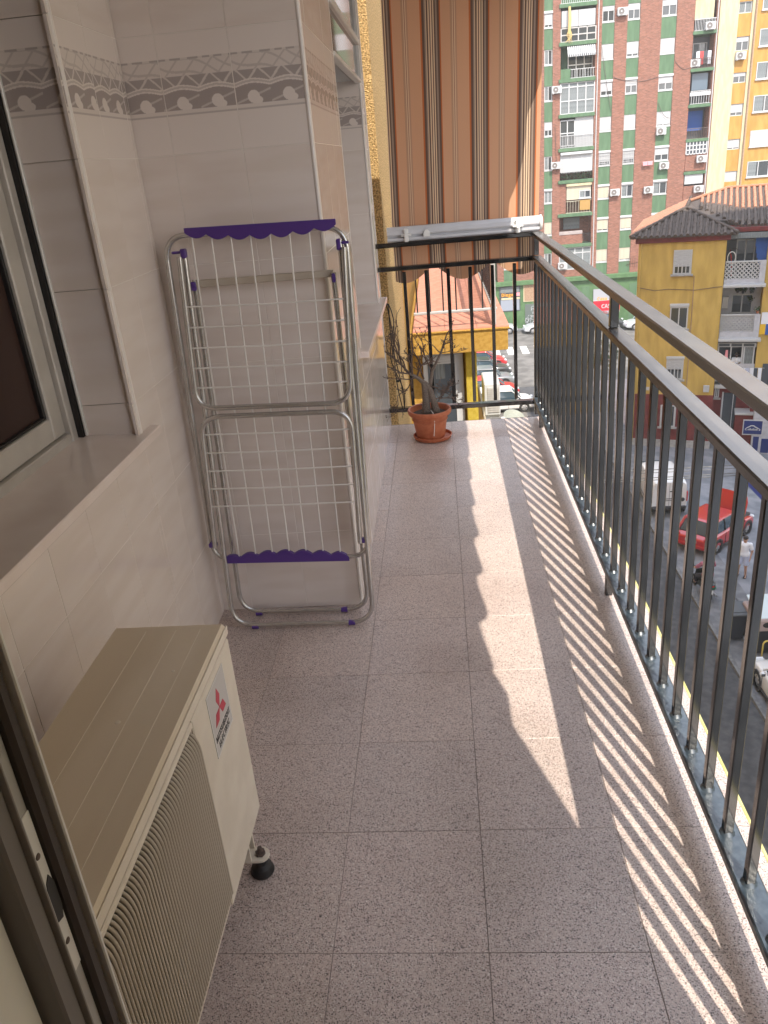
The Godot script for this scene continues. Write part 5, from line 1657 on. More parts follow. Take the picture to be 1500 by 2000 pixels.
	while x < 13.9:
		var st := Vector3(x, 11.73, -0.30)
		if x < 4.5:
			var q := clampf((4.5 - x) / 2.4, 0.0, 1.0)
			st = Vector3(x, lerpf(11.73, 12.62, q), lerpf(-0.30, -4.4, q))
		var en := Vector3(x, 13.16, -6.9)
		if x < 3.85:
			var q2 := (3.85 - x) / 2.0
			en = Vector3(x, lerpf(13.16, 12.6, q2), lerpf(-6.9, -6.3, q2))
		tile_row(mroof, st, st.lerp(en, 0.42), M.roof_worn_shaded, rg)  # shade painted by tone: dark rows below, sunlit-coloured rows above
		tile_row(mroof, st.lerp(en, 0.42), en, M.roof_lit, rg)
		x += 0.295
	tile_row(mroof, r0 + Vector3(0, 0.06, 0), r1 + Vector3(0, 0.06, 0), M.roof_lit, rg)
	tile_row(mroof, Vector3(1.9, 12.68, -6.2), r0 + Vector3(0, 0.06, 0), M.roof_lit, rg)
	# balconies with lattice fronts
	for lv in 2:
		var hs: float = 8.86 if lv == 0 else 6.08
		var bal := pl(m, "balcony", G().box(Vector3(3.955, hs - 0.08, -1.7), Vector3(5.95 if lv == 0 else 6.0, hs + 0.07, 0.10), 0.02), M.white_paint)
		var l0: float = hs + 0.30 if lv == 0 else hs + 0.40
		var l1 := l0 + 0.82
		pl(bal, "lower_panel", G().box(Vector3(3.98, hs + 0.071, -0.28), Vector3(5.60, l0, -0.22)), M.white_wall)
		pl(bal, "side_panel", G().box(Vector3(5.601, hs + 0.071, -0.30), Vector3(5.875, l1 + 0.08, -0.20)), M.white_wall)
		pl(bal, "rail_cap", G().box(Vector3(3.98, l1, -0.30), Vector3(5.60, l1 + 0.08, -0.20), 0.01), M.white_paint)
		# diagonal slats, each its own piece, cut to the panel
		for dirn in 2:
			var k := -4
			while k < 9:
				var c := 3.98 + k * 0.205
				var a := Vector2(c, l0)
				var b := Vector2(c + (l1 - l0), l1)
				if a.x < 3.98:
					a = Vector2(3.98, l0 + (3.98 - c))
				if b.x > 5.60:
					b = Vector2(5.60, l0 + (5.60 - c))
				if b.x - a.x > 0.05:
					var w := 0.026
					var pa := a
					var pb := b
					if dirn == 1:
						pa = Vector2(9.58 - a.x, a.y)
						pb = Vector2(9.58 - b.x, b.y)
					var nn := (pb - pa).orthogonal().normalized() * w
					var g := G()
					g.prism(PackedVector2Array([pa + nn, pb + nn, pb - nn, pa - nn]), -0.262 + dirn * 0.013, -0.251 + dirn * 0.013)
					pl(bal, "lattice_slat", g, M.white_paint)
				k += 1
	# upper balcony: white window, blind frame
	house_window(m, 4.45, 5.35, 9.05, 10.95, -1.69, 0.0, false)
	pl(m, "canopy", G().box(Vector3(4.0, 11.15, -1.6), Vector3(5.86, 11.42, -0.19), 0.01), M.net_curtain)
	house_window(m, 4.45, 5.50, 7.15, 8.15, -1.74, 0.0, false)
	# glazed third floor with open sash
	var gz := pl(m, "glazing_frame", G().box(Vector3(3.98, 5.62, -0.45), Vector3(5.86, 5.85, -0.38), 0.01), M.white_paint)
	pl(gz, "apron", G().box(Vector3(3.98, 3.75, -0.45), Vector3(5.86, 4.72, -0.38)), M.white_wall)
	for q in [3.98, 4.60, 5.16, 5.25, 5.72]:
		pl(gz, "stile", G().box(Vector3(q, 4.721, -0.45), Vector3(q + 0.07, 5.619, -0.38), 0.005), M.white_paint)
	pl(gz, "pane", G().box(Vector3(4.05, 4.73, -0.425), Vector3(4.60, 5.61, -0.415)), M.glass_dark)
	pl(gz, "pane", G().box(Vector3(5.32, 4.73, -0.425), Vector3(5.72, 5.61, -0.415)), M.net_curtain)
	for k in 3:
		pl(gz, "top_pane", G().box(Vector3(4.03 + k * 0.6, 5.66, -0.379), Vector3(4.55 + k * 0.6, 5.81, -0.374)), M.shop_dark)
	pl(m, "dark_room", G().box(Vector3(3.96, 3.8, -1.74), Vector3(5.86, 5.9, -1.6)), M.shop_dark)
	pl(m, "right_opening", G().box(Vector3(6.25, 3.4, -0.349), Vector3(7.6, 4.75, -0.33)), M.shop_dark)
	# ground floor: door in the shade, small window, white canopy
	var dr := pl(m, "door", G().box(Vector3(4.47, 0.5, -0.999), Vector3(5.15, 2.95, -0.95)), M.glass_dark)
	pl(dr, "door_frame", G().box(Vector3(4.42, 0.4, -0.949), Vector3(4.50, 3.0, -0.90)), M.white_paint)
	pl(dr, "door_frame", G().box(Vector3(4.98, 0.4, -0.949), Vector3(5.02, 3.0, -0.92)), M.white_paint)
	house_window(m, 4.02, 4.26, 2.66, 3.28, -0.998, 0.0, false)
	pl(m, "canopy_slab", G().box(Vector3(3.98, 3.30, -1.7), Vector3(5.87, 3.52, -0.5), 0.02), M.white_paint)
	pl(m, "porch_wall", G().box(Vector3(5.16, 0, -0.9), Vector3(6.05, 2.0, 0.0)), M.oxblood_paint)
	pl(m, "porch_cap", G().box(Vector3(5.12, 2.001, -0.95), Vector3(6.06, 2.10, 0.06), 0.01), M.white_paint)
	# white shop wall at the right with the blue sign
	var sh := thing("white_shop_front", "beige white shop wall with dark blue posters behind the blue car sign", "building", HO, HA)
	pl(sh, "wall", G().box(Vector3(6.06, 0, -0.3), Vector3(14, 2.9, 0.45)), M.white_wall)
	for q in [[6.14, 0.15, 6.42, 0.95], [6.55, 0.05, 6.95, 0.85]]:
		pl(sh, "poster", G().box(Vector3(q[0], q[1], 0.451), Vector3(q[2], q[3], 0.465)), M.sign_blue)
	var sg := thing("car_sign", "blue sign with white border and white car outline on the shop wall", "sign", hp(5.56, 1.05, 0.52), HA)
	pl(sg, "border", G().box(Vector3(0, 0, -0.03), Vector3(1.0, 0.86, 0.0), 0.005), M.white_paint)
	pl(sg, "board", G().box(Vector3(0.05, 0.06, 0.001), Vector3(0.95, 0.80, 0.012)), M.sign_blue)
	var em := G()
	var arc := []
	var rad := []
	for k in 15:
		var f := k / 14.0
		arc.append(Vector3(0.13 + 0.74 * f, 0.33 + 0.17 * sin(PI * pow(f, 0.85)) + (0.035 if f > 0.3 and f < 0.62 else 0.0), 0.02))
		rad.append(0.018 + 0.012 * sin(PI * f))
	em.tube(arc, rad, 6)
	em.tube([Vector3(0.13, 0.33, 0.02), Vector3(0.15, 0.29, 0.02), Vector3(0.22, 0.28, 0.02)], 0.018, 6)
	em.tube([Vector3(0.87, 0.33, 0.02), Vector3(0.86, 0.29, 0.02), Vector3(0.80, 0.28, 0.02)], 0.018, 6)
	pl(sg, "emblem", em, M.white_paint)
	var lt := G()
	for k in 9:
		lt.box(Vector3(0.26 + k * 0.055, 0.27, 0.013), Vector3(0.30 + k * 0.055, 0.345 + 0.02 * (k % 3), 0.02))
	pl(sg, "lettering", lt, M.white_paint)
	# things on the balconies
	var bk := thing("hung_bicycle", "bicycle standing upright behind the upper white lattice balcony rail", "bicycle", hp(4.22, 9.85, -0.45), HA)
	for q in [Vector3(0.02, 0.35, 0), Vector3(0.10, -0.62, -0.2)]:
		var ring := []
		for k in 16:
			var a := TAU * k / 16
			ring.append(q + Vector3(cos(a) * 0.19, sin(a) * 0.31, 0.1 * sin(a)))
		pl(bk, "wheel", G().tube(ring, 0.022, 6, true), M.white_plastic)
	pl(bk, "bicycle_frame", G().tube([Vector3(0.02, 0.35, 0), Vector3(-0.08, 0.75, -0.1), Vector3(0.05, 0.05, -0.1), Vector3(0.10, -0.62, -0.2)], 0.022, 6), M.cloth_red)
	pl(bk, "handlebar", G().tube([Vector3(0.02, 0.80, 0), Vector3(0.22, 0.78, 0.05), Vector3(0.36, 0.70, 0.0)], 0.018, 6), M.rubber)
	var ct := thing("blue_curtain", "blue cloth hanging across the right half of the upper lattice balcony", "curtain", hp(5.45, 8.95, -0.6), HA)
	var cg := G()
	for k in 10:
		var x0 := -0.15 + k * 0.056
		var lo := 1.75 - 1.6 * pow(k / 9.0, 0.7)
		cg.box(Vector3(x0, lo, 0.02 * (k % 2)), Vector3(x0 + 0.055, 2.42, 0.03 + 0.02 * (k % 2)), 0.005)
	pl(ct, "cloth", cg, M.cloth_blue)
	var pot_lab := ["dark leafed pot plant hung left above the lower balcony window", "small dark pot plant hung over the middle of the lower balcony window", "dark pot plant hung right above the lower balcony window", "pot plant hung halfway down beside the lower balcony window", "terracotta potted plant on the right end of the lower balcony rail"]
	var pot_at := [hp(4.72, 8.25, -1.6), hp(4.98, 8.2, -1.6), hp(5.38, 8.2, -1.6), hp(5.38, 7.72, -1.6), hp(5.72, 7.42, -0.25)]
	for k in 5:
		var p := thing("potted_plant", pot_lab[k], "potted plant", pot_at[k], HA, "pot plants on the white lattice balcony")
		pl(p, "pot", G().lathe([Vector2(0, 0), Vector2(0.06, 0), Vector2(0.09, 0.14), Vector2(0, 0.14)], Vector3.ZERO, 10), M.terracotta if k == 4 else M.shop_dark)
		var lf := G()
		for i in 40:
			var c := Vector3(rg.randfn(0, 0.08), 0.2 + rg.randfn(0, 0.06), rg.randfn(0, 0.07))
			lf.xf = Transform3D(Basis(Vector3(rg.randf() - 0.5, rg.randf() - 0.5, rg.randf() - 0.5).normalized(), rg.randf() * 6.0), c)
			lf.quad(Vector3(-0.05, -0.02, 0), Vector3(0.05, -0.02, 0), Vector3(0.06, 0.03, 0), Vector3(-0.03, 0.03, 0))
		pl(p, "leaf", lf, M.foliage).set_meta("kind", "stuff")
	var wa := thing("wall_air_conditioner", "white air conditioner unit on the wall inside the lower lattice balcony", "air conditioner", hp(4.15, 7.75, -1.55), HA)
	pl(wa, "casing", G().box(Vector3(-0.16, -0.32, -0.15), Vector3(0.16, 0.32, 0.10), 0.02), M.white_paint)
	pl(wa, "grille", G().box(Vector3(-0.11, -0.26, 0.101), Vector3(0.11, 0.26, 0.11)), M.aluminium_grey)
	var fl2 := thing("hung_banner", "white yellow and blue cloths hung over the rail right of the lower balcony", "laundry", hp(6.15, 6.3, -0.28), HA)
	pl(fl2, "cloth", G().box(Vector3(-0.22, 0.55, 0), Vector3(0.6, 1.15, 0.03)), M.cloth_white)
	pl(fl2, "cloth", G().box(Vector3(-0.26, 0.02, 0.0), Vector3(0.02, 0.549, 0.03)), M.cloth_yellow)
	pl(fl2, "cloth", G().box(Vector3(0.021, 0.0, 0.0), Vector3(0.6, 0.549, 0.03)), M.cloth_blue)
	var la := thing("laundry", "white and pale blue washing hung under the glazed balcony", "laundry", hp(5.3, 3.9, -0.30), HA)
	for k in 6:
		var cl: String = ["cloth_white", "cloth_white", "shorts_blue", "cloth_white", "shop_dark", "cloth_white"][k]
		pl(la, "garment", G().box(Vector3(-0.25 + k * 0.2, -0.15 - 0.12 * (k % 3), 0.02 * (k % 2)), Vector3(-0.07 + k * 0.2, 0.62, 0.03 + 0.02 * (k % 2)), 0.01), M[cl])
	pl(la, "line", G().tube([Vector3(-0.35, 0.63, 0.02), Vector3(1.05, 0.63, 0.02)], 0.012, 5), M.white_paint)
	var rc := thing("red_cloth", "red cloth hanging inside the open glazed balcony sash", "cloth", hp(4.42, 4.85, -0.36), HA)
	pl(rc, "cloth", G().prism(PackedVector2Array([Vector2(-0.09, 0), Vector2(0.10, 0.0), Vector2(0.07, 0.62), Vector2(-0.04, 0.62)]), 0.0, 0.03), M.cloth_pink)
	var an := thing("aerial", "small rake shaped television aerial on the wall corner of the ochre house", "aerial", hp(-0.3, 10.2, 0.0), HA)
	pl(an, "boom", G().tube([Vector3(0.0, 0, 0), Vector3(-0.62, -0.12, 0.1)], 0.016, 5), M.iron_brown)
	for k in 6:
		pl(an, "rod", G().tube([Vector3(-0.12 - k * 0.09, 0.24, 0.05), Vector3(-0.08 - k * 0.09, -0.22, 0.05)], 0.010, 4), M.iron_brown)

# ---------------------------------------------------------------- bodies
func capsule_d(p: Vector3, b: Array) -> float:
	var a: Vector3 = b[0]
	var ba: Vector3 = b[1] - a
	var f := clampf((p - a).dot(ba) / maxf(ba.length_squared(), 1e-9), 0.0, 1.0)
	return p.distance_to(a + ba * f) - lerpf(b[2], b[3], f)

# surface nets over a smooth union of tapered capsules
func skin_mesh(g: Geo, bones: Array, cell: float, blend: float) -> void:
	var lo := Vector3.ONE * 1e9
	var hi := -lo
	for b in bones:
		for e in 2:
			var r: Vector3 = Vector3.ONE * (b[2 + e] + blend + cell)
			lo = lo.min(b[e] - r)
			hi = hi.max(b[e] + r)
	var nx := int((hi.x - lo.x) / cell) + 2
	var ny := int((hi.y - lo.y) / cell) + 2
	var nz := int((hi.z - lo.z) / cell) + 2
	var fld := PackedFloat32Array()
	fld.resize(nx * ny * nz)
	fld.fill(1.0)
	for b in bones:
		var R := maxf(b[2], b[3]) + blend + cell * 2.0
		var p0: Vector3 = ((b[0].min(b[1]) - Vector3.ONE * R - lo) / cell).max(Vector3.ZERO)
		var p1: Vector3 = (b[0].max(b[1]) + Vector3.ONE * R - lo) / cell
		for i in range(int(p0.x), mini(int(p1.x) + 1, nx)):
			for j in range(int(p0.y), mini(int(p1.y) + 1, ny)):
				for k in range(int(p0.z), mini(int(p1.z) + 1, nz)):
					var d := capsule_d(lo + Vector3(i, j, k) * cell, b)
					var at := (i * ny + j) * nz + k
					var o := fld[at]
					var h := maxf(blend - absf(o - d), 0.0) / blend
					fld[at] = minf(o, d) - h * h * blend * 0.25
	var vert := {}
	var pos := {}
	var nor := {}
	for i in nx - 1:
		for j in ny - 1:
			for k in nz - 1:
				var inside := 0
				var c := []
				for q in 8:
					var vv := fld[((i + (q & 1)) * ny + j + ((q >> 1) & 1)) * nz + k + (q >> 2)]
					c.append(vv)
					if vv < 0.0:
						inside += 1
				if inside == 0 or inside == 8:
					continue
				var s := Vector3.ZERO
				var m := 0
				for q in 8:
					for ax in 3:
						var q2 := q | (1 << ax)
						if q2 == q or (c[q] < 0.0) == (c[q2] < 0.0):
							continue
						var f: float = c[q] / (c[q] - c[q2])
						var a := Vector3(q & 1, (q >> 1) & 1, q >> 2)
						var b2 := Vector3(q2 & 1, (q2 >> 1) & 1, q2 >> 2)
						s += a.lerp(b2, f)
						m += 1
				var id := (i * ny + j) * nz + k
				pos[id] = lo + (Vector3(i, j, k) + s / m) * cell
				nor[id] = Vector3(c[1] + c[3] + c[5] + c[7] - c[0] - c[2] - c[4] - c[6], c[2] + c[3] + c[6] + c[7] - c[0] - c[1] - c[4] - c[5], c[4] + c[5] + c[6] + c[7] - c[0] - c[1] - c[2] - c[3]).normalized()
	var st := [ny * nz, nz, 1]
	for i in range(1, nx - 1):
		for j in range(1, ny - 1):
			for k in range(1, nz - 1):
				var id := (i * ny + j) * nz + k
				for ax in 3:
					var v0 := fld[id]
					var v1 := fld[id + st[ax]]
					if (v0 < 0.0) == (v1 < 0.0):
						continue
					var u: int = st[(ax + 1) % 3]
					var w: int = st[(ax + 2) % 3]
					var q := [id, id - u, id - u - w, id - w]
					var ok := true
					for e in q:
						if not pos.has(e):
							ok = false
					if not ok:
						continue
					if v0 >= 0.0:
						q.reverse()
					g.tri(pos[q[0]], pos[q[1]], pos[q[2]], nor[q[0]], nor[q[1]], nor[q[2]])
					g.tri(pos[q[0]], pos[q[2]], pos[q[3]], nor[q[0]], nor[q[2]], nor[q[3]])

func hand(g: Geo, wrist: Vector3, dir: Vector3, side: Vector3, curl: Vector3) -> void:
	# palm with four fingers and a thumb
	dir = dir.normalized()
	side = side.normalized()
	var palm := wrist + dir * 0.05
	g.xf = Transform3D(Basis(side, dir, side.cross(dir)), palm)
	g.box(Vector3(-0.040, -0.05, -0.014), Vector3(0.040, 0.045, 0.014), 0.010)
	g.xf = Transform3D.IDENTITY
	for k in 4:
		var b := palm + dir * 0.042 + side * (-0.030 + 0.020 * k)
		var L: float = [0.060, 0.075, 0.070, 0.052][k]
		g.tube([b, b + dir * L * 0.5 + curl * 0.008, b + dir * L * 0.85 + curl * 0.028], [0.009, 0.009, 0.007], 6)
	var tb := palm - dir * 0.02 - side * 0.036
	g.tube([tb, tb - side * 0.022 + dir * 0.028, tb - side * 0.022 + dir * 0.055 + curl * 0.01], [0.011, 0.010, 0.008], 6)

func head_parts(par: Node3D, c: Vector3, fw: Vector3, sk: Material, hair: bool) -> void:
	# c = centre of the head, fw = where it looks
	var b := Basis(Vector3.UP.cross(fw).normalized(), Vector3.UP, fw.normalized()).orthonormalized()
	var g := G()
	g.xf = Transform3D(b, c)
	g.tube([Vector3(0, 0.005, 0.090), Vector3(0, -0.02, 0.112), Vector3(0, -0.028, 0.100)], [0.008, 0.014, 0.010], 7)
	for s in [-1, 1]:
		g.ctr(Vector3(s * 0.082, -0.005, -0.005), Vector3(0.016, 0.055, 0.034), 0.006)
	pl(par, "face", g, sk)
	var e := G()
	e.xf = Transform3D(b, c)
	for s in [-1, 1]:
		e.ctr(Vector3(s * 0.032, 0.012, 0.088), Vector3(0.022, 0.010, 0.010), 0.003)
	e.ctr(Vector3(0, -0.055, 0.088), Vector3(0.042, 0.008, 0.010), 0.002)
	pl(par, "eye", e, M.hair_dark)
	if hair:
		var h := G()
		h.xf = Transform3D(b, c)
		skin_mesh(h, [[Vector3(0, 0.05, -0.022), Vector3(0, 0.058, 0.018), 0.088, 0.084], [Vector3(0, 0.0, -0.045), Vector3(0, 0.03, -0.04), 0.070, 0.084]], 0.02, 0.03)
		pl(par, "hair", h, M.hair_dark)

func build_people() -> void:
	# man standing on the forecourt
	var p := thing("person", "person in white shirt, pale shorts and black sandals standing on the forecourt", "person", Vector3(11.32, GND - 0.004, -27.05), -0.55)
	var B := func(a: Vector3, b: Vector3, ra: float, rb: float) -> Array: return [a, b, ra, rb]
	var sk := []
	var hipL := Vector3(-0.10, 0.90, 0)
	var hipR := Vector3(0.10, 0.90, 0)
	var kL := Vector3(-0.13, 0.49, 0.04)
	var kR := Vector3(0.12, 0.49, 0.06)
	var fL := Vector3(-0.15, 0.09, 0.0)
	var fR := Vector3(0.14, 0.09, 0.05)
	var sL := Vector3(-0.20, 1.42, 0)
	var sR := Vector3(0.20, 1.42, 0)
	var eL := Vector3(-0.27, 1.14, -0.02)
	var eR := Vector3(0.28, 1.14, -0.01)
	var wL := Vector3(-0.27, 0.90, 0.09)
	var wR := Vector3(0.26, 0.90, 0.12)
	sk = [B.call(hipL, kL, 0.085, 0.056), B.call(hipR, kR, 0.085, 0.056), B.call(kL, fL, 0.055, 0.038), B.call(kR, fR, 0.055, 0.038),
		B.call(fL + Vector3(0, -0.045, -0.03), fL + Vector3(-0.02, -0.055, 0.15), 0.036, 0.030), B.call(fR + Vector3(0, -0.045, -0.03), fR + Vector3(0.03, -0.055, 0.15), 0.036, 0.030),
		B.call(Vector3(-0.06, 0.96, 0), Vector3(0.06, 0.96, 0), 0.12, 0.12), B.call(Vector3(0, 1.0, 0), Vector3(0, 1.34, 0), 0.125, 0.13), B.call(sL, sR, 0.055, 0.055),
		B.call(Vector3(0, 1.40, 0), Vector3(0, 1.55, 0.02), 0.06, 0.052), B.call(Vector3(0, 1.585, 0.035), Vector3(0, 1.65, 0.012), 0.072, 0.088),
		B.call(sL, eL, 0.052, 0.040), B.call(sR, eR, 0.052, 0.040), B.call(eL, wL, 0.039, 0.028), B.call(eR, wR, 0.039, 0.028)]
	var g := G()
	skin_mesh(g, sk, 0.024, 0.04)
	hand(g, wL, Vector3(0.05, -1, 0.25), Vector3(0.2, 0.2, 1), Vector3(0.5, 0, 0.3))
	hand(g, wR, Vector3(-0.05, -1, 0.25), Vector3(0.2, -0.2, -1), Vector3(-0.5, 0, 0.3))
	pl(p, "body", g, M.skin)
	head_parts(p, Vector3(0, 1.625, 0.02), Vector3(-0.1, -0.25, 1), M.skin, true)
	g = G()
	skin_mesh(g, [B.call(Vector3(-0.07, 0.98, 0), Vector3(0.07, 0.98, 0), 0.145, 0.145), B.call(Vector3(0, 1.0, 0), Vector3(0, 1.34, 0.0), 0.15, 0.155), B.call(sL, sR, 0.068, 0.068), B.call(sL, sL.lerp(eL, 0.65), 0.066, 0.068), B.call(sR, sR.lerp(eR, 0.65), 0.066, 0.068)], 0.024, 0.04)
	pl(p, "shirt", g, M.shirt_white)
	g = G()
	skin_mesh(g, [B.call(Vector3(-0.07, 0.92, 0), Vector3(0.07, 0.92, 0), 0.128, 0.128), B.call(hipL, kL + Vector3(0, 0.10, 0), 0.11, 0.098), B.call(hipR, kR + Vector3(0, 0.10, 0), 0.11, 0.098)], 0.024, 0.03)
	pl(p, "shorts", g, M.shorts_blue)
	for q in [fL, fR]:
		g = G()
		g.ctr(q + Vector3(0, -0.077, 0.055), Vector3(0.105, 0.022, 0.27), 0.010)
		g.tube([q + Vector3(-0.05, -0.06, 0.08), q + Vector3(0, -0.012, 0.09), q + Vector3(0.05, -0.06, 0.08)], 0.014, 6)
		pl(p, "sandal", g, M.shoe_black)
	# rider on the scooter, seen from behind
	var s := thing("motor_scooter", "dark motor scooter with green leaf print and white number plate at the kerb", "scooter", Vector3(9.42, GND, -25.9), PI + 0.10)
	var ty := [Vector2(0.13, -0.055), Vector2(0.205, -0.05), Vector2(0.225, -0.025), Vector2(0.225, 0.025), Vector2(0.205, 0.05), Vector2(0.13, 0.055)]
	for z in [-0.62, 0.66]:
		var w := pl(s, "wheel", G().lathe(ty, Vector3(0, 0.225, z), 20, Basis(Vector3.BACK, PI / 2)), M.tyre)
		pl(w, "rim", G().lathe([Vector2(0.0, -0.04), Vector2(0.13, -0.035), Vector2(0.13, 0.035), Vector2(0.0, 0.04)], Vector3(0, 0.225, z), 14, Basis(Vector3.BACK, PI / 2)), M.wheel_metal)
	var sec := []
	for q in [[-0.88, 0.70, 0.78, 0.08], [-0.78, 0.50, 0.82, 0.17], [-0.5, 0.42, 0.80, 0.21], [-0.15, 0.36, 0.74, 0.19], [0.02, 0.30, 0.50, 0.15], [0.15, 0.28, 0.36, 0.16], [0.35, 0.28, 0.37, 0.17]]:
		sec.append(ring_section(q[0], q[3], q[1], q[2], 2))
	pl(s, "body_shell", G().loft(sec), M.scooter_dark)
	var fs := G()
	fs.xf = Transform3D(Basis(Vector3.RIGHT, -0.32), Vector3(0, 0.30, 0.36))
	fs.box(Vector3(-0.20, 0.0, 0.0), Vector3(0.20, 0.70, 0.07), 0.03)
	pl(s, "front_shield", fs, M.scooter_dark)
	var st := G()
	skin_mesh(st, [[Vector3(0, 0.80, -0.62), Vector3(0, 0.80, -0.08), 0.12, 0.10]], 0.03, 0.02)
	pl(s, "seat", st, M.rubber)
	pl(s, "handlebar", G().tube([Vector3(-0.34, 1.05, 0.20), Vector3(-0.12, 1.02, 0.34), Vector3(0.12, 1.02, 0.34), Vector3(0.34, 1.05, 0.20)], 0.018, 7), M.rubber)
	for sx in [-1, 1]:
		var mi := pl(s, "mirror", G().tube([Vector3(sx * 0.24, 1.04, 0.26), Vector3(sx * 0.34, 1.25, 0.24)], 0.008, 5), M.rubber)
		pl(mi, "mirror_glass", G().ctr(Vector3(sx * 0.36, 1.28, 0.24), Vector3(0.11, 0.08, 0.02), 0.008), M.white_plastic)
	pl(s, "rear_lamp", G().ctr(Vector3(0, 0.72, -0.875), Vector3(0.14, 0.06, 0.05), 0.015), M.lamp_red)
	pl(s, "number_plate", G().ctr(Vector3(0.06, 0.47, -0.86), Vector3(0.22, 0.17, 0.012), 0.002), M.white_plastic)
	var lf := G()
	for k in 7:
		var a := -1.2 + k * 0.4 + PI / 2
		lf.xf = Transform3D(Basis(Vector3.BACK, a), Vector3(-0.03, 0.61, -0.84 - 0.03))
		lf.prism(PackedVector2Array([Vector2(0, -0.012), Vector2(0.06, -0.028), Vector2(0.15, 0), Vector2(0.06, 0.028), Vector2(0, 0.012)]), 0, 0.01)
	pl(s, "leaf_print", lf, M.leaf_print_green)
	pl(s, "exhaust", G().tube([Vector3(-0.17, 0.25, -0.2), Vector3(-0.19, 0.28, -0.85)], [0.03, 0.05], 10), M.wheel_metal)
	var r := thing("person", "person in a dusty pink shirt sitting on the dark scooter, seen from behind", "person", Vector3(9.42, GND, -25.9), PI + 0.10)
	var hL := Vector3(-0.09, 0.95, -0.38)
	var hR := Vector3(0.09, 0.95, -0.38)
	var nL := Vector3(-0.22, 0.74, 0.02)
	var nR := Vector3(0.22, 0.74, 0.02)
	var aL := Vector3(-0.20, 0.40, 0.14)
	var aR := Vector3(0.20, 0.40, 0.14)
	var shL := Vector3(-0.20, 1.42, -0.30)
	var shR := Vector3(0.20, 1.42, -0.30)
	var elL := Vector3(-0.36, 1.18, -0.12)
	var elR := Vector3(0.36, 1.18, -0.12)
	var wrL := Vector3(-0.34, 1.08, 0.11)
	var wrR := Vector3(0.34, 1.08, 0.11)
	g = G()
	skin_mesh(g, [B.call(hL, nL, 0.085, 0.06), B.call(hR, nR, 0.085, 0.06), B.call(nL, aL, 0.056, 0.038), B.call(nR, aR, 0.056, 0.038), B.call(aL, aL + Vector3(0, -0.01, 0.15), 0.036, 0.03), B.call(aR, aR + Vector3(0, -0.01, 0.15), 0.036, 0.03),
		B.call(Vector3(0, 0.95, -0.38), Vector3(0, 1.36, -0.32), 0.14, 0.14), B.call(shL, shR, 0.055, 0.055), B.call(Vector3(0, 1.4, -0.30), Vector3(0, 1.54, -0.27), 0.06, 0.055), B.call(Vector3(0, 1.59, -0.24), Vector3(0, 1.65, -0.27), 0.074, 0.09),
		B.call(shL, elL, 0.052, 0.042), B.call(shR, elR, 0.052, 0.042), B.call(elL, wrL, 0.04, 0.028), B.call(elR, wrR, 0.04, 0.028)], 0.026, 0.04)
	hand(g, wrL, Vector3(0, -0.2, 1), Vector3(1, 0, 0), Vector3(0, -1, 0))
	hand(g, wrR, Vector3(0, -0.2, 1), Vector3(-1, 0, 0), Vector3(0, -1, 0))
	pl(r, "body", g, M.skin)
	head_parts(r, Vector3(0, 1.625, -0.26), Vector3(0, -0.1, 1), M.skin, false)
	g = G()
	skin_mesh(g, [B.call(Vector3(-0.06, 0.98, -0.38), Vector3(0.06, 0.98, -0.38), 0.165, 0.165), B.call(Vector3(0, 1.0, -0.37), Vector3(0, 1.34, -0.31), 0.165, 0.165), B.call(shL, shR, 0.085, 0.085), B.call(shL, shL.lerp(elL, 0.75), 0.078, 0.075), B.call(shR, shR.lerp(elR, 0.75), 0.078, 0.075)], 0.026, 0.04)
	pl(r, "shirt", g, M.shirt_pink)
	g = G()
	skin_mesh(g, [B.call(hL, nL, 0.105, 0.078), B.call(hR, nR, 0.105, 0.078), B.call(nL, aL + Vector3(0, 0.05, 0), 0.075, 0.058), B.call(nR, aR + Vector3(0, 0.05, 0), 0.075, 0.058), B.call(Vector3(-0.06, 0.93, -0.40), Vector3(0.06, 0.93, -0.40), 0.14, 0.14)], 0.026, 0.03)
	pl(r, "trousers", g, M.trousers_dark)
	for q in [aL, aR]:
		g = G()
		skin_mesh(g, [B.call(q + Vector3(0, -0.03, -0.05), q + Vector3(0, -0.05, 0.17), 0.05, 0.045)], 0.026, 0.02)
		pl(r, "shoe", g, M.shoe_black)
	# woman at the open sash
	var w := thing("person", "person in white leaning on the sill of the open glazed balcony", "person", hp(4.95, 4.72, -0.62), HA)
	g = G()
	skin_mesh(g, [B.call(Vector3(0, -0.3, -0.05), Vector3(0, 0.16, 0.0), 0.13, 0.13), B.call(Vector3(-0.17, 0.22, 0), Vector3(0.17, 0.22, 0), 0.05, 0.05), B.call(Vector3(0, 0.22, 0), Vector3(0, 0.36, 0.04), 0.05, 0.05), B.call(Vector3(0, 0.42, 0.06), Vector3(0, 0.48, 0.05), 0.07, 0.085), B.call(Vector3(-0.17, 0.22, 0), Vector3(-0.24, 0.02, 0.16), 0.046, 0.038), B.call(Vector3(0.17, 0.22, 0), Vector3(0.22, 0.02, 0.16), 0.046, 0.038), B.call(Vector3(-0.24, 0.02, 0.16), Vector3(-0.06, 0.02, 0.26), 0.036, 0.028), B.call(Vector3(0.22, 0.02, 0.16), Vector3(0.08, 0.02, 0.26), 0.036, 0.028)], 0.03, 0.04)
	pl(w, "body", g, M.skin_dark)
	head_parts(w, Vector3(0, 0.45, 0.06), Vector3(-0.2, -0.2, 1), M.skin_dark, true)
	g = G()
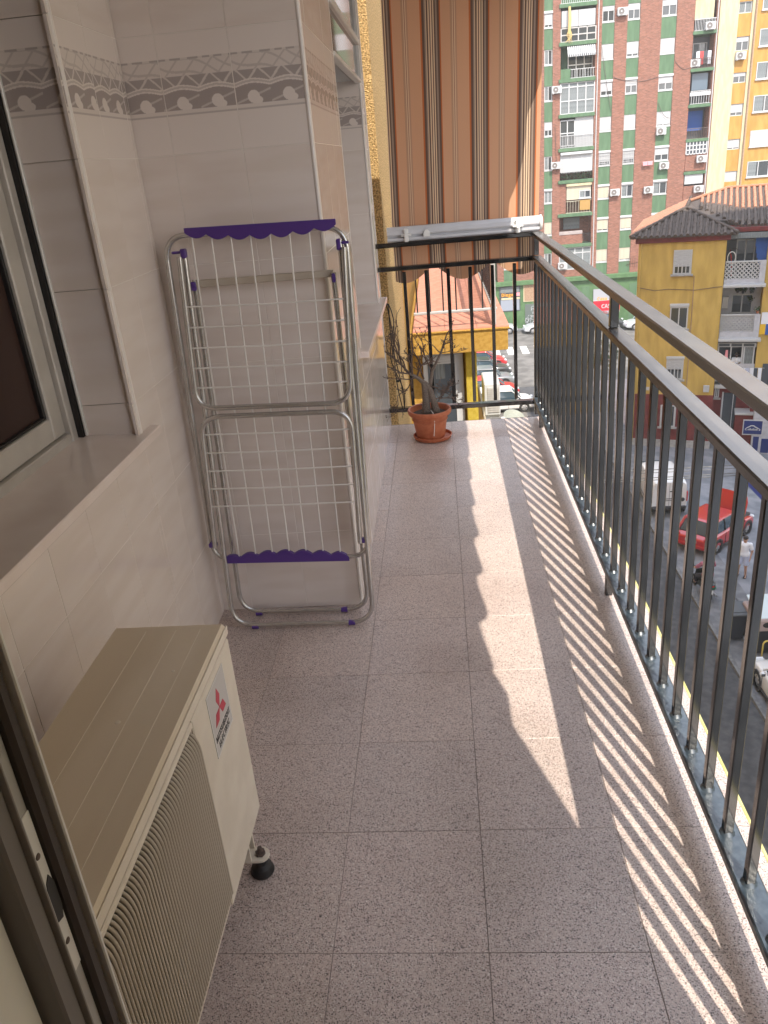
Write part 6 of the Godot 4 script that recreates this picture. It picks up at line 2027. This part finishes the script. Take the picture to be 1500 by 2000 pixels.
	skin_mesh(g, [B.call(Vector3(0, -0.3, -0.05), Vector3(0, 0.16, 0.0), 0.155, 0.155), B.call(Vector3(-0.17, 0.21, 0), Vector3(0.17, 0.21, 0), 0.075, 0.075), B.call(Vector3(-0.17, 0.21, 0), Vector3(-0.21, 0.10, 0.08), 0.07, 0.07), B.call(Vector3(0.17, 0.21, 0), Vector3(0.2, 0.10, 0.08), 0.07, 0.07)], 0.03, 0.04)
	pl(w, "shirt", g, M.shirt_white)

# rounded section of a body: at position u along, half width w, from y0 to y1; axis 0 = x, 2 = z
func ring_section(u: float, w: float, y0: float, y1: float, axis := 0, pw_ := 0.42, top := 1.0) -> Array:
	var r := []
	for k in 20:
		var a := TAU * k / 20
		var c := -cos(a)
		var s := sin(a)
		var x := signf(c) * pow(absf(c), pw_) * w
		var y := signf(s) * pow(absf(s), pw_)
		var f := (y + 1.0) / 2.0
		x *= lerpf(1.0, top, f)
		var yy := lerpf(y0, y1, f)
		if axis == 0:
			r.append(Vector3(u, yy, x))
		else:
			r.append(Vector3(-x, yy, u))
	return r

# a car with its nose to +x; L W H, nose and tail lengths of the bonnet and boot
func make_car(label: String, paint: String, at: Vector3, turn: float, L: float, W: float, H: float, bonnet: float, boot: float, grp := "", hood_up := false) -> Node3D:
	var t := thing("parked_car", label, "car", at, turn, grp)
	var m: Material = M[paint]
	var h := L / 2.0
	var hw := W / 2.0
	var wl := 0.92 * H * 0.62
	var belt := H * 0.60
	var sec := []
	var nose_h := belt - 0.02
	for q in [[-h, 0.80, 0.34, belt - 0.16], [-h + 0.06, 0.90, 0.26, belt - 0.06], [-h + 0.30, 0.97, 0.22, belt], [-h + boot, 1.0, 0.20, belt + 0.02], [0.0, 1.0, 0.19, belt], [h - bonnet, 1.0, 0.20, belt - 0.03], [h - bonnet * 0.5, 0.985, 0.21, belt - 0.08], [h - 0.30, 0.95, 0.22, belt - 0.17], [h - 0.08, 0.86, 0.25, belt - 0.30], [h, 0.74, 0.32, belt - 0.40]]:
		sec.append(ring_section(q[0], hw * q[1], q[2], q[3], 0, 0.36, 0.97))
	var body := pl(t, "body", G().loft(sec), m)
	# glasshouse
	var rx0 := -h + maxf(boot, 0.12) + 0.30
	var rx1 := h - bonnet - 0.62
	var gs := []
	for q in [[-h + boot - 0.05, 0.86, belt - 0.10, belt + 0.03], [rx0 - 0.10, 0.86, belt - 0.10, H - 0.10], [rx0 + 0.1, 0.87, belt - 0.10, H - 0.035], [(rx0 + rx1) / 2, 0.88, belt - 0.10, H - 0.02], [rx1, 0.87, belt - 0.10, H - 0.05], [h - bonnet + 0.05, 0.86, belt - 0.12, belt - 0.02]]:
		gs.append(ring_section(q[0], hw * q[1] * 1.04, q[2], q[3], 0, 0.32, 0.80))
	pl(t, "window_glass", G().loft(gs), M.car_glass)
	var rs := []
	for q in [[rx0 - 0.06, 0.66, H - 0.12, H - 0.075], [rx0 + 0.12, 0.70, H - 0.10, H - 0.022], [(rx0 + rx1) / 2, 0.72, H - 0.10, H], [rx1 - 0.05, 0.70, H - 0.10, H - 0.03], [rx1 + 0.06, 0.67, H - 0.13, H - 0.07]]:
		rs.append(ring_section(q[0], hw * q[1] * 1.06, q[2], q[3], 0, 0.5))
	var roof := pl(t, "roof", G().loft(rs), m)
	for s in [-1, 1]:
		var yt := H - 0.085
		var zt: float = s * hw * 0.745
		var zb: float = s * hw * 0.89
		pl(roof, "pillar", G().tube([Vector3(h - bonnet + 0.03, belt - 0.02, zb), Vector3(rx1, yt, zt)], 0.035, 6), m)
		pl(roof, "pillar", G().tube([Vector3((rx0 + rx1) / 2 - 0.05, belt, zb), Vector3((rx0 + rx1) / 2 - 0.05, H - 0.06, zt)], 0.035, 6), M.bumper_black)
		pl(roof, "pillar", G().tube([Vector3(-h + boot - 0.02, belt + 0.01, zb), Vector3(rx0, yt, zt)], 0.065, 6), m)
		pl(roof, "roof_edge", G().tube([Vector3(rx0, yt, zt), Vector3((rx0 + rx1) / 2, H - 0.055, zt), Vector3(rx1, yt, zt)], 0.04, 6), m)
		var mr := pl(t, "wing_mirror", G().ctr(Vector3(h - bonnet - 0.28, belt + 0.06, s * (hw + 0.07)), Vector3(0.14, 0.12, 0.16), 0.04), m)
		pl(mr, "mirror_glass", G().ctr(Vector3(h - bonnet - 0.353, belt + 0.06, s * (hw + 0.07)), Vector3(0.01, 0.09, 0.12)), M.glass_dark)
		pl(t, "headlight", G().ctr(Vector3(h - 0.12, belt - 0.26, s * hw * 0.66), Vector3(0.18, 0.13, 0.34), 0.05), M.lamp_clear)
		pl(t, "tail_lamp", G().ctr(Vector3(-h + 0.07, belt - 0.13, s * hw * 0.76), Vector3(0.12, 0.18, 0.24), 0.04), M.lamp_red)
		for xx in [-h + 0.72, h - 0.80]:
			var tw := [Vector2(0.20, -0.09), Vector2(0.29, -0.095), Vector2(0.31, -0.06), Vector2(0.31, 0.06), Vector2(0.29, 0.095), Vector2(0.20, 0.09)]
			var wc := Vector3(xx, 0.31, s * (hw - 0.10))
			var wh := pl(t, "wheel", G().lathe(tw, wc, 24, Basis(Vector3.RIGHT, PI / 2)), M.tyre)
			pl(wh, "rim", G().lathe([Vector2(0.0, -0.085), Vector2(0.05, -0.09), Vector2(0.205, -0.06), Vector2(0.205, 0.06), Vector2(0.05, 0.09), Vector2(0.0, 0.085)], wc, 20, Basis(Vector3.RIGHT, PI / 2)), M.wheel_metal)
			for k in 5:
				var a := TAU * k / 5
				var d := Vector3(cos(a), sin(a), 0)
				pl(wh, "spoke_gap", G().ctr(wc + d * 0.14 + Vector3(0, 0, s * 0.078), Vector3(0.05, 0.05, 0.012), 0.003), M.rubber)
			pl(t, "wheel_arch", G().lathe([Vector2(0.30, -0.02), Vector2(0.36, -0.02), Vector2(0.36, 0.02), Vector2(0.30, 0.02)], Vector3(xx, 0.31, s * (hw - 0.012)), 24, Basis(Vector3.RIGHT, PI / 2)), M.bumper_black)
		for sx in [-0.72, 0.28, h - bonnet - 0.12]:
			pl(t, "door_seam", G().ctr(Vector3(sx, belt * 0.62, s * (hw - 0.002)), Vector3(0.014, belt * 0.66, 0.016)), M.bumper_black)
		pl(t, "sill_trim", G().ctr(Vector3(0.0, 0.25, s * (hw - 0.02)), Vector3(L * 0.44, 0.07, 0.05), 0.015), M.bumper_black)
		pl(t, "door_handle", G().ctr(Vector3(-0.15, belt - 0.10, s * (hw - 0.005)), Vector3(0.16, 0.03, 0.04), 0.01), m)
	pl(t, "rear_bumper", G().ctr(Vector3(-h + 0.06, 0.40, 0), Vector3(0.16, 0.22, W * 0.86), 0.06), m)
	pl(t, "number_plate", G().ctr(Vector3(-h - 0.005, belt - 0.24, 0), Vector3(0.03, 0.12, 0.50), 0.004), M.white_plastic)
	pl(t, "front_bumper", G().ctr(Vector3(h - 0.06, 0.40, 0), Vector3(0.16, 0.20, W * 0.78), 0.06), m)
	if hood_up:
		pl(t, "engine_bay", G().box(Vector3(h - bonnet + 0.10, belt - 0.16, -hw * 0.76), Vector3(h - 0.28, belt - 0.035, hw * 0.76), 0.02), M.bumper_black)
		for k in 4:
			pl(t, "engine_part", G().ctr(Vector3(h - bonnet + 0.35 + 0.16 * (k % 2), belt - 0.02, -0.45 + k * 0.3), Vector3(0.18, 0.07, 0.2), 0.02), M.wheel_metal if k % 2 else M.rubber)
		var hg := G()
		hg.xf = Transform3D(Basis(Vector3.BACK, deg_to_rad(68)), Vector3(h - bonnet + 0.08, belt - 0.0, 0))
		var hs := []
		for q in [[0.0, 0.86], [0.15, 0.88], [bonnet * 0.6, 0.84], [bonnet - 0.22, 0.74], [bonnet - 0.10, 0.62]]:
			hs.append(ring_section(q[0], hw * q[1], -0.012, 0.022, 0, 0.3))
		hg.loft(hs)
		pl(t, "bonnet", hg, m)
	return t

func build_street() -> void:
	make_car("red hatchback with raised bonnet and open engine bay on the forecourt", "paint_red", Vector3(11.35, GND - 0.004, -30.45), 0.75, 3.95, 1.72, 1.42, 1.10, 0.30, "", true)
	make_car("white car with black alloy wheels, nearest on the pavement, nose away", "paint_white", Vector3(10.12, GND, -18.62), PI / 2, 4.1, 1.74, 1.45, 1.05, 0.3)
	var row := "cars parked side by side along the left kerb"
	make_car("red car, farthest of the row behind the yellow corner pier", "paint_red", Vector3(3.1, GND - 0.114, -63.9), 0.06, 4.1, 1.72, 1.45, 1.05, 0.35, row)
	make_car("black car between the far red and the grey parked cars", "paint_black", Vector3(3.15, GND - 0.114, -61.0), 0.05, 4.2, 1.75, 1.45, 1.1, 0.5, row)
	make_car("dark grey car between the black and the near red parked cars", "paint_grey", Vector3(3.2, GND - 0.114, -58.1), 0.05, 4.2, 1.76, 1.46, 1.1, 0.4, row)
	make_car("red car between the grey and the white parked vehicles", "paint_red", Vector3(3.3, GND - 0.114, -55.2), 0.04, 4.0, 1.72, 1.44, 1.05, 0.35, row)
	make_car("white car with dark wipers, nearest of the kerb row", "paint_white", Vector3(3.9, GND - 0.114, -51.6), 0.03, 4.3, 1.80, 1.55, 1.0, 0.3, row)
	make_car("silver car parked in front of the graffiti shutter", "paint_silver", Vector3(9.9, GND - 0.118, -76.2), PI + 0.04, 4.1, 1.72, 1.46, 1.05, 0.35, "cars along the green ground floor")
	make_car("silver car parked below the left shop window with lettering", "paint_silver", Vector3(5.2, GND - 0.118, -76.9), 0.0, 4.2, 1.74, 1.46, 1.05, 0.4, "cars along the green ground floor")
	make_car("silver car parked right of the red billboard beside the ochre house", "paint_silver", Vector3(19.2, GND - 0.118, -74.8), PI + 0.05, 4.2, 1.74, 1.46, 1.05, 0.4, "cars along the green ground floor")
	make_car("dark car parked under the red billboard", "paint_black", Vector3(15.3, GND - 0.118, -76.0), 0.0, 4.2, 1.74, 1.50, 1.05, 0.4, "cars along the green ground floor")
	var bl := thing("blue_line", "dark blue painted strip on the ground in front of the white shop wall", "road marking", Vector3(14.8, GND, -35.2))
	var bg := G()
	bg.box(Vector3(-0.10, -0.002, -2.2), Vector3(0.12, 0.006, 2.0))
	pl(bl, "stripe", bg, M.sign_blue)
	build_van()
	build_people()
	# bins
	var b := thing("wheeled_bin", "dark grey wheeled bin with flat lid at the pavement edge", "bin", Vector3(9.55, GND, -22.75))
	var bs := []
	for q in [[0.12, 0.24, 0.27], [0.6, 0.27, 0.31], [1.12, 0.31, 0.36]]:
		var r := []
		for k in 20:
			var a := TAU * k / 20
			r.append(Vector3(signf(cos(a)) * pow(absf(cos(a)), 0.3) * q[1], q[0], -signf(sin(a)) * pow(absf(sin(a)), 0.3) * q[2]))
		bs.append(r)
	pl(b, "body", G().loft(bs), M.bin_body)
	var lid := G()
	lid.xf = Transform3D(Basis(Vector3.RIGHT, 0.10), Vector3(0, 1.16, 0))
	lid.box(Vector3(-0.34, -0.03, -0.40), Vector3(0.34, 0.05, 0.42), 0.03)
	lid.box(Vector3(-0.24, 0.045, -0.30), Vector3(0.24, 0.075, 0.30), 0.02)
	pl(b, "lid", lid, M.bin_grey)
	pl(b, "handle", G().tube([Vector3(-0.16, 1.22, -0.42), Vector3(-0.15, 1.27, -0.47), Vector3(0.15, 1.27, -0.47), Vector3(0.16, 1.22, -0.42)], 0.016, 6), M.rubber)
	for x in [-0.25, 0.25]:
		pl(b, "wheel", G().lathe([Vector2(0, -0.03), Vector2(0.10, -0.03), Vector2(0.10, 0.03), Vector2(0, 0.03)], Vector3(x, 0.10, 0.25), 14, Basis(Vector3.BACK, PI / 2)), M.wheel_metal)
	var c := thing("recycling_container", "pinkish recycling container with black oval slot and pale lid on the pavement", "container", Vector3(10.5, GND, -22.3))
	pl(c, "base", G().box(Vector3(-0.66, 0.04, -0.62), Vector3(0.75, 0.90, 0.62), 0.04), M.bin_body)
	pl(c, "band", G().box(Vector3(-0.70, 0.902, -0.66), Vector3(0.80, 1.36, 0.66), 0.05), M.container_pink)
	pl(c, "slot", G().lathe([Vector2(0.0, 0.012), Vector2(0.13, 0.012), Vector2(0.15, 0.0)], Vector3(-0.30, 1.17, 0.661), 20, Basis(Vector3.RIGHT, PI / 2) * Basis.from_scale(Vector3(1.25, 1, 0.72))), M.rubber)
	var ct := G()
	ct.xf = Transform3D(Basis(Vector3.RIGHT, 0.22), Vector3(0, 1.48, 0))
	ct.box(Vector3(-0.62, -0.04, -0.60), Vector3(0.74, 0.03, 0.58), 0.02)
	pl(c, "lid", ct, M.bin_lid_light)
	var hp_ := thing("hoop_barrier", "yellow steel hoop barrier on the pavement beside the white car", "barrier", Vector3(10.05, GND, -21.25))
	pl(hp_, "hoop", G().tube(round_path([Vector3(-0.12, 0, 0), Vector3(-0.12, 0.82, 0), Vector3(0.7, 0.82, 0), Vector3(0.7, 0, 0)], 0.16, 6), 0.028, 8), M.hoop_yellow)
	for k in 3:
		var bo := thing("bollard", "slim white street bollard, %s of three by the tree" % ["nearest", "middle", "farthest"][k], "bollard", Vector3(8.8 + 0.1 * k, GND, -54.2 - k * 1.5), 0.0, "white bollards at the corner")
		pl(bo, "shaft", G().lathe([Vector2(0.06, 0), Vector2(0.05, 0.05), Vector2(0.045, 0.85), Vector2(0.05, 0.9), Vector2(0.0, 0.95)], Vector3.ZERO, 10), M.white_paint)
	# round road sign near the shop
	var rs := thing("road_sign", "round blue road sign with white arrow beside the lettered shop window", "road sign", Vector3(4.2, GND, -62.0))
	pl(rs, "pole", G().tube([Vector3.ZERO, Vector3(0, 3.5, 0)], 0.035, 8), M.aluminium_grey)
	pl(rs, "disc", G().lathe([Vector2(0, -0.012), Vector2(0.33, -0.012), Vector2(0.34, 0.0), Vector2(0.33, 0.012), Vector2(0, 0.012)], Vector3(0, 3.3, 0.055), 28, Basis(Vector3.RIGHT, PI / 2)), M.road_sign_blue)
	pl(rs, "arrow", G().prism(PackedVector2Array([Vector2(-0.24, 3.3), Vector2(-0.06, 3.14), Vector2(-0.06, 3.25), Vector2(0.22, 3.25), Vector2(0.22, 3.35), Vector2(-0.06, 3.35), Vector2(-0.06, 3.46)]), 0.068, 0.078), M.white_paint)
	# tree beside the ochre house
	var rg := RandomNumberGenerator.new()
	rg.seed = 23
	var tr := thing("street_tree", "small dark leafed street tree with pink flowers left of the ochre house", "tree", Vector3(10.7, GND, -54.0))
	var tk := G()
	tk.tube([Vector3(0, 0, 0), Vector3(0.05, 0.8, 0), Vector3(-0.05, 1.6, 0.05)], [0.14, 0.11, 0.09], 9)
	for q in [Vector3(-1.0, 2.7, 0.3), Vector3(0.9, 2.9, -0.3), Vector3(0.1, 3.3, 0.6), Vector3(-0.3, 2.8, -0.9)]:
		tk.tube([Vector3(-0.05, 1.55, 0.05), Vector3(-0.05, 1.6, 0.05).lerp(q, 0.5) + Vector3(0, 0.15, 0), q], [0.07, 0.045, 0.02], 6)
	pl(tr, "trunk", tk, M.bark)
	var cr := G()
	var fw := G()
	for clump in 34:
		var cc := Vector3(rg.randfn(0, 0.85), 2.55 + rg.randfn(0, 0.55), rg.randfn(0, 0.7))
		for k in 46:
			var o := cc + Vector3(rg.randfn(0, 0.2), rg.randfn(0, 0.16), rg.randfn(0, 0.2))
			var g := cr if rg.randf() > 0.05 else fw
			g.xf = Transform3D(Basis(Vector3(rg.randf() - 0.5, rg.randf() - 0.5, rg.randf() - 0.5).normalized(), rg.randf() * 6.2), o)
			var q := rg.randf_range(0.05, 0.10)
			g.quad(Vector3(-q, 0, 0), Vector3(0, -q * 0.45, 0), Vector3(q, 0, 0.02), Vector3(0, q * 0.45, 0))
	pl(tr, "crown", cr, M.foliage).set_meta("kind", "stuff")
	pl(tr, "flower", fw, M.flower_pink).set_meta("kind", "stuff")
	# cables across the street
	for k in 4:
		var pts := []
		var yy: float = [-7.02, -7.12, -7.28, -7.36][k]
		for i in 21:
			var f := i / 20.0
			pts.append(Vector3(0.66 + f * 13.3, yy - 0.10 * sin(PI * f) + 0.08 * f + 0.06, -20.0 - 0.02 * k))
		var lab: String = ["topmost of the four", "second from the top of the four", "third from the top of the four", "lowest of the four"][k]
		var cb := thing("overhead_cable", "thin overhead cable across the street, %s" % lab, "cable", Vector3(0.66, yy, -20.0), 0.0, "cables across the street")
		pw(cb, "cable", G().tube(pts, 0.013 if k != 1 else 0.010, 6), M.cable_grey)
	# the block on the near right side of the street, whose shade lies over the street
	var s := thing("shading_block", "tall plain apartment block on the near right side of the street", "building", Vector3(20, GND, -10))
	pw(s, "wall", G().box(Vector3(14.2, GND, -27.0), Vector3(27, 20.0, 8.0)), M.cream_paint)
	pw(s, "roof_edge", G().box(Vector3(14.0, 20.002, -27.05), Vector3(27.2, 20.25, 8.2), 0.02), M.kerb_stone)
	for r in 11:
		for k in 7:
			var z := -25.0 + k * 4.8
			var y := GND + 3.6 + r * 2.9
			var fr := pw(s, "window", G().box(Vector3(14.14, y, z), Vector3(14.199, y + 1.4, z + 1.5)), M.white_paint)
			pw(fr, "pane", G().box(Vector3(14.125, y + 0.08, z + 0.08), Vector3(14.139, y + 1.32, z + 1.42)), M.glass_dark)

func build_van() -> void:
	# white panel van seen from behind; nose to -z
	var t := thing("parked_van", "white panel van parked half on the pavement in front of the oxblood base", "van", Vector3(10.05, GND, -34.9), PI / 2 - 0.03)
	var sec := []
	for q in [[-2.1, 0.93, 0.42, 1.72], [-2.04, 0.97, 0.34, 1.80], [-1.8, 1.0, 0.30, 1.84], [-0.3, 1.0, 0.28, 1.86], [0.35, 0.99, 0.28, 1.84], [0.75, 0.97, 0.28, 1.70], [1.25, 0.96, 0.28, 1.14], [1.75, 0.90, 0.30, 0.98], [2.0, 0.80, 0.34, 0.84], [2.08, 0.70, 0.42, 0.72]]:
		sec.append(ring_section(q[0], 0.86 * q[1], q[2], q[3], 0, 0.30, 0.91))
	pl(t, "body", G().loft(sec), M.paint_white)
	var ws := G()
	ws.xf = Transform3D(Basis(Vector3.BACK, -0.83), Vector3(1.06, 1.45, 0))
	ws.box(Vector3(-0.34, -0.02, -0.66), Vector3(0.34, 0.012, 0.66), 0.01)
	pl(t, "windscreen", ws, M.car_glass)
	for s in [-1, 1]:
		pl(t, "side_window", G().ctr(Vector3(0.55, 1.35, s * 0.80), Vector3(0.62, 0.42, 0.03), 0.01), M.car_glass)
		pl(t, "tail_lamp", G().ctr(Vector3(-2.03, 1.0, s * 0.775), Vector3(0.14, 0.52, 0.13), 0.04), M.lamp_red)
		pl(t, "wing_mirror", G().ctr(Vector3(0.85, 1.22, s * 0.98), Vector3(0.12, 0.22, 0.16), 0.04), M.bumper_black)
		for xx in [-1.35, 1.3]:
			var wc := Vector3(xx, 0.31, s * 0.75)
			var wh := pl(t, "wheel", G().lathe([Vector2(0.20, -0.09), Vector2(0.29, -0.095), Vector2(0.31, -0.06), Vector2(0.31, 0.06), Vector2(0.29, 0.095), Vector2(0.20, 0.09)], wc, 22, Basis(Vector3.RIGHT, PI / 2)), M.tyre)
			pl(wh, "rim", G().lathe([Vector2(0.0, -0.085), Vector2(0.205, -0.06), Vector2(0.205, 0.06), Vector2(0.0, 0.085)], wc, 18, Basis(Vector3.RIGHT, PI / 2)), M.wheel_metal)
			pl(t, "wheel_arch", G().lathe([Vector2(0.30, -0.02), Vector2(0.37, -0.02), Vector2(0.37, 0.02), Vector2(0.30, 0.02)], Vector3(xx, 0.31, s * 0.855), 22, Basis(Vector3.RIGHT, PI / 2)), M.bumper_black)
	pl(t, "rear_bumper", G().ctr(Vector3(-2.07, 0.46, 0), Vector3(0.16, 0.22, 1.60), 0.06), M.bumper_black)
	pl(t, "door_seam", G().ctr(Vector3(-2.098, 1.1, 0.0), Vector3(0.012, 1.16, 0.014)), M.bumper_black)
	pl(t, "trim_strip", G().ctr(Vector3(-2.105, 0.92, 0.05), Vector3(0.02, 0.035, 0.8), 0.006), M.bumper_black)
	pl(t, "trim_strip", G().ctr(Vector3(-2.105, 0.83, 0.05), Vector3(0.02, 0.025, 0.8), 0.006), M.bumper_black)
	pl(t, "badge", G().lathe([Vector2(0, 0.01), Vector2(0.085, 0.008), Vector2(0.10, 0.0)], Vector3(-2.10, 0.86, 0.60), 18, Basis(Vector3.BACK, PI / 2)), M.bumper_black)
	pl(t, "door_handle", G().ctr(Vector3(-2.10, 1.28, 0.08), Vector3(0.03, 0.05, 0.12), 0.01), M.bumper_black)
	pl(t, "side_strip", G().ctr(Vector3(-0.2, 0.62, 0.855), Vector3(2.2, 0.05, 0.02), 0.006), M.bumper_black)
	pl(t, "side_strip", G().ctr(Vector3(-0.2, 0.62, -0.855), Vector3(2.2, 0.05, 0.02), 0.006), M.bumper_black)
